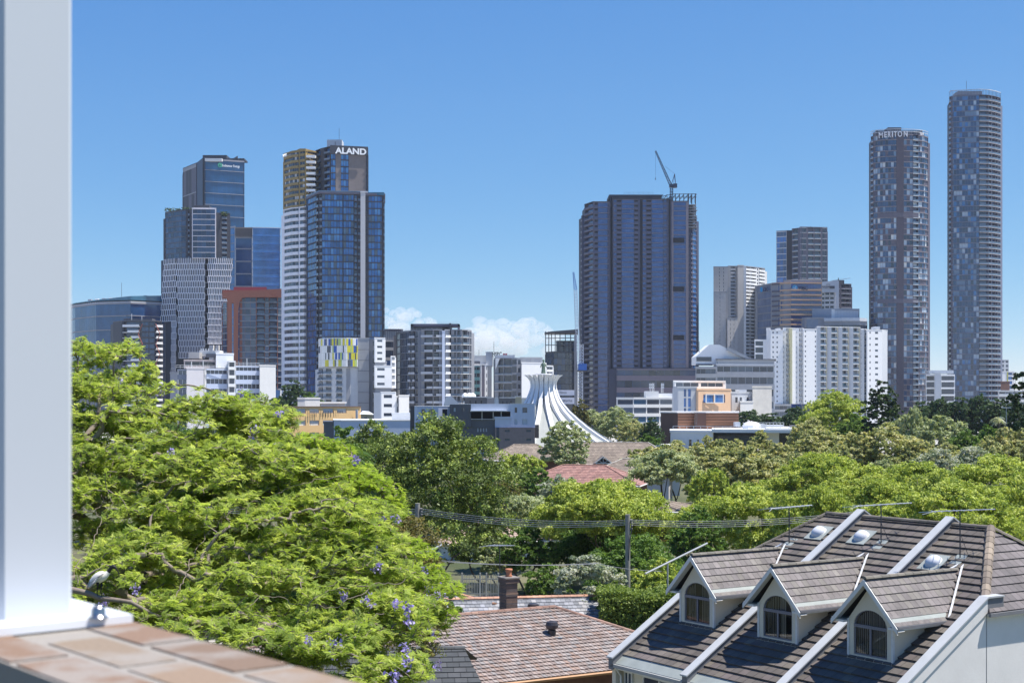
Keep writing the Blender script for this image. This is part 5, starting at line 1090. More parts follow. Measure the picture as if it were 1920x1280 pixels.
# dark slate roof bottom
r = empty('outbuilding', (-4.2, 56, 0), 'dark flat-tiled outbuilding roof under the jacaranda, bottom centre', 'outbuilding'); t = MB()
A, B, C_, Dd = (-8.6, 53.6, 4.9), (-.95, 54.3, 4.9), (-1.95, 58, 6.0), (-8.6, 57.4, 6.0)
slope_tiles(t, A, B, C_, Dd, .45, .5, CONT, [(.05, .055, .06), (.062, .066, .072), (.045, .05, .055)]); slope_tiles(t, (-1.95, 58.02, 6), (-8.6, 57.42, 6), (-8.6, 61, 4.9), (-1.5, 61.6, 4.9), .45, .5, CONT, [(.05, .055, .06)]); t.build('roof', r, tint=True)
t = MB(); ridge_caps(t, (-8.6, 57.4, 6.02), (-1.95, 58, 6.02), .12, CONT, [(.08, .085, .09)]); t.build('ridge_cap', r, tint=True); t = MB(); t.prism([(-8.3, 54), (-1.3, 54.6), (-2, 61), (-8.3, 60.6)], 0, 4.8, OFFW); t.build('wall', r)
t = MB(); t.tube([(-8.6, 53.55, 4.85), (-.92, 54.25, 4.85)], .09, mat('zinc_gutter', (.2, .24, .26), .5), 6); t.build('gutter', r)
# ---------------------------------------------------------------- townhouse row with three dormers
TH, WU, SL = .985, 4.8, .6089
eu = np.array([math.cos(TH), -math.sin(TH), 0]); ev = np.array([math.sin(TH), math.cos(TH), 0]); OO = np.array([4.574, 60.758, EYE - 10.494])
def U(u, v, z): return tuple(OO + eu * u + ev * v + np.array([0, 0, z]))
def ubox(mb, u0, u1, v0, v1, z0, z1, m): mb.hexa([U(u0, v0, z0), U(u1, v0, z0), U(u1, v1, z0), U(u0, v1, z0)], [U(u0, v0, z1), U(u1, v0, z1), U(u1, v1, z1), U(u0, v1, z1)], m)
TWN = empty('townhouse', U(7.2, 5, -5.506), 'grey townhouse row with three gabled dormers and stepped parapets, bottom right', 'house')
WALLG = mat('stippled_grey_wall', (.68, .67, .66), .85, .07, .8, bump=.12, bscale=9); CREAMW = mat('cream_wall', (.62, .57, .46), .8, .05); CAP = mat('parapet_cap', (.40, .42, .44), .6, .12, 1.2); FLASH = mat('parapet_side', (.16, .165, .18), .7, .12); ZINC = mat('zinc_strip', (.27, .30, .29), .6, .15, 1.5); TRIM = mat('white_trim', (.62, .62, .60), .55, .08, 4); FRAME = mat('window_frame_grey', (.14, .145, .18), .4)
DROP = .35; VR = 9.59; ZR = SL * VR - DROP; HU, HV = 2.8, 5.62; ZH = SL * HV - DROP; UE = 3 * WU; VB = 2 * VR - HV
def zr(v): return SL * v - DROP
t = MB()
# lower body and the slanting side walls
t.add([U(0, .15, -5.5), U(UE, .15, -5.5), U(UE, VB, -5.5), U(0, VB, -5.5), U(0, .15, zr(.15) - .05), U(UE, .15, zr(.15) - .05), U(UE, HV, ZH - .05), U(UE, VB, ZH - .05), U(0, VB, ZH - .05), U(0, HV, ZH - .05)],
      [(0, 1, 5, 4), (2, 3, 8, 7), (3, 2, 1, 0), (4, 5, 6, 9), (9, 6, 7, 8)], CREAMW)
t.add([U(UE + .1, -.1, -5.5), U(UE + .1, VB, -5.5), U(UE + .1, VB, ZH - .06), U(UE + .1, HV, ZH - .06), U(UE + .1, -.1, zr(-.1)), U(UE, -.1, -5.5), U(UE, VB, -5.5), U(UE, VB, ZH - .06), U(UE, HV, ZH - .06), U(UE, -.1, zr(-.1))], [(0, 1, 2, 3, 4), (9, 8, 7, 6, 5), (0, 5, 6, 1), (4, 9, 5, 0), (1, 6, 7, 2)], WALLG)
t.add([U(-.1, -.1, -5.5), U(-.1, VB, -5.5), U(-.1, VB, ZH - .06), U(-.1, HV, ZH - .06), U(-.1, -.1, zr(-.1)), U(0, -.1, -5.5), U(0, VB, -5.5), U(0, VB, ZH - .06), U(0, HV, ZH - .06), U(0, -.1, zr(-.1))], [(4, 3, 2, 1, 0), (5, 6, 7, 8, 9), (1, 6, 5, 0), (0, 5, 9, 4)], CREAMW)
for k in (0, 1, 2, 3): ubox(t, k * WU - .12, k * WU + .12, -.28, .2, -5.5, -.42, CREAMW)
ubox(t, UE + .1, UE + .112, HV - .01, HV + .01, -5.5, ZH, mat('joint_grey', (.2, .2, .21)))
t.build('wall', TWN)
# tiled slopes
t = MB(); TD = TC_DK
E0, E1_ = U(0, .12, zr(.12)), U(UE, .12, zr(.12))
nsl = math.hypot(1, SL)
poly = [(0, 0), (UE, 0), (UE, (HV - .12) * nsl), (UE - HU, (VR - .12) * nsl), (HU, (VR - .12) * nsl), (0, (HV - .12) * nsl)]
tiles(t, E0, eu, (ev + np.array([0, 0, SL])) / nsl, poly, .42, .42, CONT, TD, lift=.075, seed=11)
slope_tiles(t, U(UE + .28, HV - .1, ZH - .2), U(UE + .28, VB + .1, ZH - .2), U(UE - HU, VR, ZR), U(UE - HU, VR, ZR), .40, .36, CONT, [(.125, .112, .115), (.11, .10, .104), (.14, .125, .13)], lift=.05, seed=12)
slope_tiles(t, U(-.45, VB + .1, ZH - .3), U(-.45, HV - .1, ZH - .3), U(HU, VR, ZR), U(HU, VR, ZR), .42, .36, CONT, TD, lift=.04, seed=13)
slope_tiles(t, U(UE + .4, VB + .3, ZH - .2), U(-.4, VB + .3, ZH - .2), U(HU, VR, ZR), U(UE - HU, VR, ZR), .42, .36, CONT, TD, lift=.04, seed=14)
t.build('roof', TWN, tint=True)
t = MB(); CT = [(.19, .155, .125), (.165, .135, .112), (.22, .18, .14)]; CD = [(.11, .10, .085), (.13, .115, .095)]
ridge_caps(t, U(HU, VR, ZR + .05), U(UE - HU, VR, ZR + .05), .13, CONT, CD, .42); ridge_caps(t, U(UE - .02, HV + .05, ZH + .06), U(UE - HU, VR, ZR + .07), .17, CONT, CT, .4); ridge_caps(t, U(UE - .02, VB, ZH + .03), U(UE - HU, VR, ZR + .05), .13, CONT, CD, .42); ridge_caps(t, U(0, HV, ZH + .03), U(HU, VR, ZR + .05), .11, CONT, CD, .42)
t.build('ridge_cap', TWN, tint=True)
# zinc apron, gutter, fascia
t = MB(); t.hexa([U(0, -.33, -.60), U(UE, -.33, -.60), U(UE, .16, zr(.16) - .08), U(0, .16, zr(.16) - .08)], [U(0, -.33, -.56), U(UE, -.33, -.56), U(UE, .16, zr(.16) + .035), U(0, .16, zr(.16) + .035)], ZINC); t.build('roof_apron', TWN)
t = MB(); ubox(t, 0, UE, -.45, -.335, -.72, -.585, mat('gutter_grey', (.30, .31, .31), .5)); ubox(t, 0, UE, -.33, -.1, -.80, -.64, TRIM); t.build('gutter', TWN)
t = MB(); ubox(t, UE + .27, UE + .38, HV - .1, VB, ZH - .34, ZH - .21, FLASH); ubox(t, UE + .105, UE + .26, HV, VB, ZH - .34, ZH - .25, TRIM); t.build('gutter', TWN)
t = MB()
for k in (0, 1, 2): t.tube([U(k * WU + .25, -.4, -.7), U(k * WU + .25, -.1, -1.1), U(k * WU + .25, -.06, -5.4)], .05, TRIM, 6)
t.build('downpipe', TWN)
# sloping parapets
for k in range(4):
    uc = k * WU; t = MB(); h = .15
    vend = VR if k in (1, 2) else HV
    def strip(v0, z0, v1, z1, top, bot, hw, m): t.hexa([U(uc - hw, v0, z0 + bot), U(uc + hw, v0, z0 + bot), U(uc + hw, v1, z1 + bot), U(uc - hw, v1, z1 + bot)], [U(uc - hw, v0, z0 + top), U(uc + hw, v0, z0 + top), U(uc + hw, v1, z1 + top), U(uc - hw, v1, z1 + top)], m)
    strip(-.45, SL * -.45, vend, SL * vend, -.03, -.55, .155, FLASH if k < 3 else WALLG); strip(-.52, SL * -.52, vend, SL * vend, .03, -.03, .21, CAP)
    if k in (1, 2): strip(vend, SL * vend, vend + 3, SL * (vend - 3), -.03, -.6, .155, FLASH); strip(vend, SL * vend, vend + 3, SL * (vend - 3), .03, -.03, .21, CAP)
    else: strip(HV, SL * HV, HV + .9, SL * HV, -.03, -.5, .155, FLASH); strip(HV, SL * HV, HV + .9, SL * HV, .03, -.03, .21, CAP)
    t.build('parapet', TWN)
# ground-floor-side windows under the gutter
for k in range(3):
    t = MB(); u0 = k * WU
    for (a, c_) in ((.35, .75), (1.6, 3.6)):
        ubox(t, u0 + a, u0 + c_, .08, .14, -2.6, -.95, G_DARK[1]); 
        for s0, s1, z0, z1 in ((a - .06, a, -2.66, -.89), (c_, c_ + .06, -2.66, -.89), (a, c_, -.95, -.89), (a, c_, -2.66, -2.6), ((a + c_) / 2 - .03, (a + c_) / 2 + .03, -2.6, -.95)): ubox(t, u0 + s0, u0 + s1, .04, .14, z0, z1, TRIM)
    for j in range(9): ubox(t, u0 + 2.65 + j * .1, u0 + 2.70 + j * .1, .07, .078, -2.5, -1.0, BLIND)
    t.build('window', TWN)
VG = glass('dormer_glass', (.028, .03, .034), .05, 1.6, .3, 1.0); SLAT = mat('vertical_blind_slat', (.36, .35, .32), .7, .06)
DUC = 2.33; HW_, VF, ZE, ZA, VO = 1.06, 2.345, 2.5, 4.05, 2.02
for i in range(3):
    uc = DUC + WU * i; ds = dict(uc=uc)
    dr = bpy.data.objects.new('dormer', None); col.objects.link(dr); dr.parent = TWN; dr.location = Vector(U(uc, VF, 1.0)) - Vector(TWN.location)
    OFFD = U(uc, VF, 1.0)
    def put(mb, nm, tint=False, par=dr):
        o = mb.build(nm, None, tint=tint, off=OFFD); o.parent = par; o.location = (0, 0, 0); return o
    # body: front wall with an arched hole, side cheeks
    t = MB(); ww, zs, zsp, rise = .80, 1.20, 2.28, .62; arc_ = [(ww * math.cos(a), zsp + rise * math.sin(a)) for a in np.linspace(0, math.pi, 13)]
    hole = [(ww, zs)] + arc_ + [(-ww, zs)]
    outer = [(HW_, zs)] + [(HW_, ZE + .0)] + [(HW_ * (1 - f), ZE + f * (ZA - ZE - .25)) for f in (0.25, .5, .75)] + [(0, ZA - .25)] + [(-HW_ * f, ZE + (1 - f) * (ZA - ZE - .25)) for f in (0.25, .5, .75)] + [(-HW_, ZE), (-HW_, zs)]
    # ring between: match by index
    m_ = len(hole); outr = []
    per = [0]; 
    for a, c_ in zip(outer[:-1], outer[1:]): per.append(per[-1] + math.hypot(c_[0] - a[0], c_[1] - a[1]))
    ph = [0]
    for a, c_ in zip(hole[:-1], hole[1:]): ph.append(ph[-1] + math.hypot(c_[0] - a[0], c_[1] - a[1]))
    for q in ph:
        s_ = q / ph[-1] * per[-1]; outr.append((np.interp(s_, per, [p[0] for p in outer]), np.interp(s_, per, [p[1] for p in outer])))
    # make the corners exact
    for P_ in ((HW_, ZE), (0, ZA - .25), (-HW_, ZE)):
        j = min(range(m_), key=lambda j: math.hypot(outr[j][0] - P_[0], outr[j][1] - P_[1])); outr[j] = P_
    for j in range(m_ - 1):
        q = [hole[j], outr[j], outr[j + 1], hole[j + 1]]; t.add([U(uc + a, VF, z) for a, z in q], [(0, 1, 2, 3)], CREAMW)
        t.add([U(uc + hole[j][0], VF, hole[j][1]), U(uc + hole[j + 1][0], VF, hole[j + 1][1]), U(uc + hole[j + 1][0], VF + .12, hole[j + 1][1]), U(uc + hole[j][0], VF + .12, hole[j][1])], [(0, 1, 2, 3)], CREAMW)
    ubox(t, uc - HW_, uc + HW_, VF, VF + .25, .85, zs, CREAMW)
    for sg in (-1, 1):
        a = uc + sg * HW_; b_ = uc + sg * (HW_ - .06); lo_, hi = min(a, b_), max(a, b_); v1 = (ZE + DROP) / SL + .2
        t.hexa([U(lo_, VF + .01, .9), U(hi, VF + .01, .9), U(hi, v1, zr(v1) - .2), U(lo_, v1, zr(v1) - .2)], [U(lo_, VF + .01, ZE + .02), U(hi, VF + .01, ZE + .02), U(hi, v1, ZE + .02), U(lo_, v1, ZE + .02)], CREAMW)
        t.hexa([U(a - .045, VF - .03, .92), U(a + .045, VF - .03, .92), U(a + .045, VF + .06, .92), U(a - .045, VF + .06, .92)], [U(a - .045, VF - .03, ZE), U(a + .045, VF - .03, ZE), U(a + .045, VF + .06, ZE), U(a - .045, VF + .06, ZE)], TRIM)
    ubox(t, uc - HW_ - .04, uc + HW_ + .04, VF - .08, VF - .001, .98, 1.1, TRIM)
    put(t, 'wall')
    # roof: two tiled slopes, zinc edge strip, caps, barge boards
    t = MB(); hw = 1.52; vr_ = (ZA + DROP) / SL; ve = (ZE + DROP) / SL
    cols = [(.16, .145, .145), (.18, .162, .16), (.145, .132, .13), (.175, .162, .15)]
    slope_tiles(t, U(uc + hw, VO, ZE), U(uc + hw, ve, ZE), U(uc, vr_, ZA), U(uc, VO, ZA), .355, .3, CONT, cols, lift=.04, seed=21 + i)
    slope_tiles(t, U(uc - hw, ve, ZE), U(uc - hw, VO, ZE), U(uc, VO, ZA), U(uc, vr_, ZA), .355, .3, CONT, cols, lift=.04, seed=31 + i)
    ridge_caps(t, U(uc, VO, ZA + .03), U(uc, vr_ - .1, ZA + .03), .11, CONT, [(.17, .155, .13), (.15, .14, .12)], .4); rr_ = put(t, 'roof', True)
    t = MB(); sl_ = (ZA - ZE) / hw
    for sg in (-1, 1):
        a0, a1 = uc + sg * hw, uc + sg * (hw - .30)
        q = [U(a0, VO - .01, ZE + .03), U(a0, ve - .0, ZE + .03), U(a1, ve + .35, ZE + .30 * sl_ + .045), U(a1, VO - .01, ZE + .30 * sl_ + .045)]; q2_ = [(x, y, z - .03) for x, y, z in q]
        if sg < 0: q, q2_ = q[::-1], q2_[::-1]
        t.hexa(q2_, q, ZINC)
    put(t, 'eave_flashing', par=dr)
    t = MB()
    for sg in (-1, 1):
        a0 = uc + sg * hw; lo_, hi = (a0, a0 + .09) if sg > 0 else (a0 - .09, a0)
        ubox(t, lo_, hi, VO, ve, ZE - .07, ZE + .02, FLASH)
        a1 = uc + sg * (HW_ + .01); lo_, hi = min(a0, a1), max(a0, a1); ubox(t, lo_, hi, VO + .06, ve - .15, ZE - .14, ZE - .06, TRIM)
    put(t, 'gutter')
    t = MB()
    for sg in (-1, 1):
        A = (uc + sg * (hw + .08), ZE - .10); B = (uc, ZA - .01); dpt = .20
        f = [U(A[0], VO - .05, A[1] - dpt + .04), U(B[0], VO - .05, B[1] - dpt), U(B[0], VO - .05, B[1] + .02), U(A[0], VO - .05, A[1] + .04)]; bk = [U(A[0], VO, A[1] - dpt + .04), U(B[0], VO, B[1] - dpt), U(B[0], VO, B[1] + .02), U(A[0], VO, A[1] + .04)]
        t.add(f + bk, [(0, 1, 2, 3), (7, 6, 5, 4), (3, 2, 6, 7), (0, 4, 5, 1)] , TRIM)
        # soffit
        t.add([U(A[0], VO, A[1] - .06), U(B[0], VO, B[1] - .10), U(B[0], VF + .02, B[1] - .10), U(A[0], VF + .02, A[1] - .06)], [(0, 1, 2, 3)], TRIM)
    put(t, 'barge_board')
    t = MB(); VLY = mat('valley_flashing', (.72, .73, .74), .5)
    for sg in (1, -1):
        A, B = Vector(U(uc + sg * .12, vr_ + .02, ZA + .12)), Vector(U(uc + sg * (hw + .04), ve + .05, ZE + .10)); d = Vector(tuple(ev)) * .16 + Vector((0, 0, .1)); dz = Vector((0, 0, .035)); n_ = 11
        for j in range(n_):
            p0, p1 = A.lerp(B, j / n_), A.lerp(B, (j + .93) / n_); o = Vector((0, 0, .012 * (j % 2)))
            t.hexa([tuple(p0 + o), tuple(p1 + o), tuple(p1 + d + o), tuple(p0 + d + o)], [tuple(p0 + dz + o), tuple(p1 + dz + o), tuple(p1 + d + dz + o), tuple(p0 + d + dz + o)], VLY)
    put(t, 'valley_flashing')
    # window: frame, panes, blind
    t = MB(); fr_w = .05
    ring = hole + [hole[0]]
    for a, c_ in zip(ring[:-1], ring[1:]): t.tube([U(uc + a[0] * .97, VF + .05, a[1] if a[1] > zs else zs + .03), U(uc + c_[0] * .97, VF + .05, c_[1] if c_[1] > zs else zs + .03)], .035, FRAME, 4)
    ubox(t, uc - ww, uc + ww, VF + .0, VF + .09, zsp - .07, zsp + .05, FRAME); ubox(t, uc - .03 + (-.02), uc + .03, VF + .02, VF + .08, zs, zsp, FRAME)
    w_ = put(t, 'window')
    t = MB(); gp = [(ww * .98, zs + .02)] + [(x * .98, z) for x, z in arc_] + [(-ww * .98, zs + .02)]; t.add([U(uc + x, VF + .06, z) for x, z in gp], [tuple(range(len(gp)))], mat('clear_glass_pane', (.9, .95, 1), .02)); put(t, 'pane', par=dr)
    t = MB(); rr = random.Random(40 + i); ns = 17
    for j in range(ns):
        x = -ww + .04 + (2 * ww - .08) * j / (ns - 1)
        if (i == 0 and .35 < j / ns < .55) or (i == 1 and j / ns > .7): continue
        top = zsp + rise * math.sqrt(max(0, 1 - (x / ww) ** 2)) - .04; wd = .03 if i != 1 or j / ns < .5 else .045; dv = rr.uniform(.0, .02)
        t.hexa([U(uc + x - wd, VF + .16 + dv, zs + .05), U(uc + x + wd, VF + .13 + dv, zs + .05), U(uc + x + wd, VF + .135 + dv, zs + .05), U(uc + x - wd, VF + .165 + dv, zs + .05)], [U(uc + x - wd, VF + .16 + dv, top), U(uc + x + wd, VF + .13 + dv, top), U(uc + x + wd, VF + .135 + dv, top), U(uc + x - wd, VF + .165 + dv, top)], SLAT)
    put(t, 'blind', par=dr)
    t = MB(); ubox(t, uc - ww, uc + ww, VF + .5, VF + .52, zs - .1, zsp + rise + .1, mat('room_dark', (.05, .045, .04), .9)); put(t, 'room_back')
# clear panes: real glass
gm = MATS['clear_glass_pane']; pb = gm.node_tree.nodes['Principled BSDF']; nt = gm.node_tree
tr = nt.nodes.new('ShaderNodeBsdfTransparent'); gl_ = nt.nodes.new('ShaderNodeBsdfGlossy'); gl_.inputs['Roughness'].default_value = .02; fr_ = nt.nodes.new('ShaderNodeFresnel'); fr_.inputs['IOR'].default_value = 1.6; mx = nt.nodes.new('ShaderNodeMixShader')
nt.links.new(fr_.outputs[0], mx.inputs[0]); nt.links.new(tr.outputs[0], mx.inputs[1]); nt.links.new(gl_.outputs[0], mx.inputs[2]); nt.links.new(mx.outputs[0], nt.nodes['Material Output'].inputs['Surface'])
# skylight domes
DOME = mat('skylight_dome', (.62, .64, .68), .08, .03, ior=1.5)
for (u, v) in ((3.53, 8.32), (5.99, 8.33), (10.62, 7.37)):
    z = zr(v); nvec = Vector(tuple(-ev * SL)) + Vector((0, 0, 1)); nvec.normalize(); c = Vector(U(u, v, z + .10)); a = Vector(tuple(eu)); b_ = nvec.cross(a)
    t = MB(); VV = []; seg, rg = 20, 7
    for i in range(rg):
        ph = i / (rg - 1) * math.pi / 2
        for j in range(seg): th = 2 * math.pi * j / seg; VV.append(tuple(c + (a * math.cos(th) + b_ * math.sin(th)) * .34 * math.cos(ph) + nvec * .26 * math.sin(ph)))
    t.add(VV, [(i * seg + j, i * seg + (j + 1) % seg, (i + 1) * seg + (j + 1) % seg, (i + 1) * seg + j) for i in range(rg - 1) for j in range(seg)], DOME)
    sk = t.build('skylight', TWN, smooth=True); t = MB(); t.tube([tuple(c - nvec * .1), tuple(c + nvec * .01)], .36, TRIM, 20)
    q = [c + a * x + b_ * y - nvec * .03 for x, y in ((-.5, -.5), (.5, -.5), (.5, .5), (-.5, .5))]; t.hexa([tuple(p) for p in q], [tuple(p + nvec * .03) for p in q], ZINC); o = t.build('skylight_base', TWN)
# television antennas
ALU = mat('antenna_aluminium', (.55, .57, .6), .35, .05, metal=.6)
def antenna(base, h, label, ang, L=2.2, group=None):
    r = empty('tv_antenna', base, label, 'antenna', group); x, y, z = base; t = MB(); t.tube([(x, y, z - .1), (x, y, z + h)], .025, DMET, 6); t.tube([(x, y, z + h * .55), (x + .35, y, z + .05)], .012, DMET, 4); t.build('mast', r)
    e = Vector((math.cos(ang), math.sin(ang), .05)); s_ = Vector((-math.sin(ang), math.cos(ang), 0)); c = Vector((x, y, z + h)); t = MB()
    t.tube([c - e * L * .45, c + e * L * .55], .022, ALU, 5); t.build('boom', r); t = MB()
    for k in range(9):
        p = c + e * L * (-.42 + k * .115); l = .25 + .045 * (8 - k); t.tube([p - s_ * l, p + s_ * l], .012, ALU, 4)
    for sg in (-1, 1): t.tube([c - e * L * .4, c - e * L * .62 + s_ * sg * .5 + Vector((0, 0, -.06))], .015, ALU, 4)
    t.build('element', r); return r
antenna(U(2.5, 7.55, zr(7.55)), 1.65, 'television antenna on the left end of the townhouse roof, arms tilting left', .35, 2.1)
antenna(U(7.24, 8.15, zr(8.15)), 1.65, 'television antenna between the two ridge parapets of the townhouse', .1, 2.4)
antenna(U(11.55, 7.81, zr(7.81)), 1.9, 'television antenna beside the tan hip caps of the townhouse roof', -.15, 2.4)
antenna((PX(937, 78), 78, 3.6), EYE - (1022 - HY) / F * 78 - 3.6, 'tall thin television antenna beside the brick chimney', -.6, 1.7)
antenna((PX(745, 58), 58, 6.0), EYE - (1001 - HY) / F * 58 - 6.0, 'television antenna poking out above the jacaranda by the first power pole', .2, .9)
# pale lime streaks and lead patches at the antenna feet
t = MB(); rr = random.Random(9)
for (u, v) in ((2.5, 7.55), (7.24, 8.15), (11.55, 7.81)):
    q = [(-.25, -.35), (.25, -.35), (.25, .3), (-.25, .3)]; t.hexa([U(u + a, v + c_, zr(v + c_) + .05) for a, c_ in q], [U(u + a, v + c_, zr(v + c_) + .062) for a, c_ in q], ZINC)
t.build('antenna_flashing', TWN)
# ---------------------------------------------------------------- trees
BARK = mat('bark_grey_brown', (.13, .10, .075), .9, .35, 5, bump=.4, bscale=30); BARKP = mat('bark_pale', (.20, .165, .135), .9, .25, 5, bump=.5, bscale=14); BARKD = mat('bark_dark', (.06, .045, .035), .9, .3, 5)
LEAF = leafmat('leaf', .38, .55, .25); LEAFG = leafmat('leaf_glossy', .28, .5, .3); JLEAF = leafmat('leaf_feathery', .58, .6, .1); PETAL = leafmat('petal', .35, .7, .1)
def unit(a): return a / np.maximum(1e-9, np.linalg.norm(a, axis=-1, keepdims=True))
def grow(seeds, parents, tips, bf=.25):
    """join every tip to the nearest grown node (distance + a little path length): returns nodes, parent index"""
    nodes = [np.array(p, float) for p in seeds]; par = list(parents); pl = [0.0]
    for i in range(1, len(nodes)): pl.append(pl[par[i]] + np.linalg.norm(nodes[i] - nodes[par[i]]))
    T = np.array(tips); n = len(T); best = np.full(n, 1e9); bi = np.zeros(n, int); done = np.zeros(n, bool)
    for i in range(len(nodes)):
        c = np.linalg.norm(T - nodes[i], axis=1) + bf * pl[i]; m = c < best; best[m] = c[m]; bi[m] = i
    for _ in range(n):
        k = int(np.argmin(np.where(done, 1e9, best))); done[k] = True; i = len(nodes); nodes.append(T[k]); par.append(int(bi[k])); pl.append(pl[bi[k]] + np.linalg.norm(T[k] - nodes[bi[k]]))
        c = np.linalg.norm(T - T[k], axis=1) + bf * pl[i]; m = (c < best) & ~done; best[m] = c[m]; bi[m] = i
    return np.array(nodes), np.array(par)
def branch_mesh(name, nodes, par, rtip, expo, matb, seg=5, bend=.06, rmax=None, minr=0.0, sub=2, rs=None):
    n = len(nodes); rr = np.zeros(n); ch = [[] for _ in range(n)]
    for i in range(1, n): ch[par[i]].append(i)
    order = []; st = [0]
    while st: a = st.pop(); order.append(a); st.extend(ch[a])
    for i in reversed(order):
        rr[i] = rtip if not ch[i] else sum(rr[c] ** expo for c in ch[i]) ** (1 / expo)
    if rmax: rr = np.minimum(rr, rmax)
    g = rs or np.random.default_rng(3); V = []; Fc = []; o = 0
    th = np.linspace(0, 2 * np.pi, seg, endpoint=False)
    for i in range(1, n):
        if rr[i] < minr: continue
        A, B = nodes[par[i]], nodes[i]; L = np.linalg.norm(B - A)
        if L < 1e-4: continue
        d = (B - A) / L; up = np.cross(d, [0.3, .5, .8]); up /= np.linalg.norm(up); sd = np.cross(d, up); ks = sub + 1
        off = g.normal(size=3) * L * bend; 
        r0 = min(rr[par[i]], rr[i] * 1.5); r1 = rr[i]
        for k in range(ks + 1):
            f = k / ks; c = A + (B - A) * f - (d * r0 * .4 if k == 0 else 0) + off * math.sin(f * math.pi); r = r0 + (r1 - r0) * f
            V.append(c + (np.cos(th)[:, None] * up + np.sin(th)[:, None] * sd) * r)
        for k in range(ks):
            for j in range(seg):
                j2 = (j + 1) % seg; Fc.append((o + k * seg + j, o + k * seg + j2, o + (k + 1) * seg + j2, o + (k + 1) * seg + j))
        o += (ks + 1) * seg
    return npmesh(name, np.concatenate(V), np.array(Fc), matb, smooth=True)
def leaf_cloud(C, Nn, size, cols, g, aspect=.55, flat=.5, jitter=.15):
    """one small bent leaf spray per centre: 4-vertex kite, facing mostly along Nn"""
    n = len(C); N = unit(unit(Nn) * flat + g.normal(size=(n, 3)) * (1 - flat)); a = unit(np.cross(N, g.normal(size=(n, 3)))); b_ = np.cross(N, a)
    s = size * g.uniform(.6, 1.35, (n, 1)); V = np.stack([C - a * s, C + b_ * s * aspect + N * s * .2, C + a * s, C - b_ * s * aspect + N * s * .15], 1).reshape(-1, 3)
    T = cols * g.uniform(1 - jitter, 1 + jitter, (n, 1)); return V, np.repeat(T, 4, 0)
PAL = {
 'ficus': ([(.07, .098, .026), (.048, .068, .02), (.115, .155, .036), (.18, .22, .05)], [3, 3, 2.6, 1.8], LEAFG),
 'lime': ([(.18, .225, .045), (.235, .275, .06), (.125, .165, .035), (.28, .31, .08)], [3, 3, 2, 1.5], LEAF),
 'olive': ([(.20, .215, .095), (.25, .25, .12), (.155, .175, .08), (.29, .28, .14)], [3, 3, 2, 1.5], LEAF),
 'sage': ([(.22, .245, .14), (.17, .20, .11), (.28, .30, .18)], [3, 3, 1], LEAF),
 'green': ([(.07, .12, .025), (.05, .09, .022), (.10, .155, .035)], [3, 3, 2], LEAF),
 'dark': ([(.025, .045, .018), (.035, .06, .022), (.018, .03, .014), (.05, .08, .025)], [3, 3, 2, 1], LEAFG),
 'far': ([(.035, .06, .03), (.045, .075, .035), (.028, .045, .025), (.06, .09, .04)], [3, 3, 2, 1], LEAF),
 'hedge': ([(.10, .14, .03), (.08, .115, .025), (.13, .17, .04)], [3, 3, 2], LEAF),
 'rust': ([(.10, .09, .035), (.13, .115, .04), (.08, .09, .03)], [3, 2, 2], LEAF),
 'grey': ([(.22, .24, .20), (.16, .19, .13), (.28, .29, .25)], [3, 3, 2], LEAF),
}
LK = 2.0
TREE_CACHE = {}
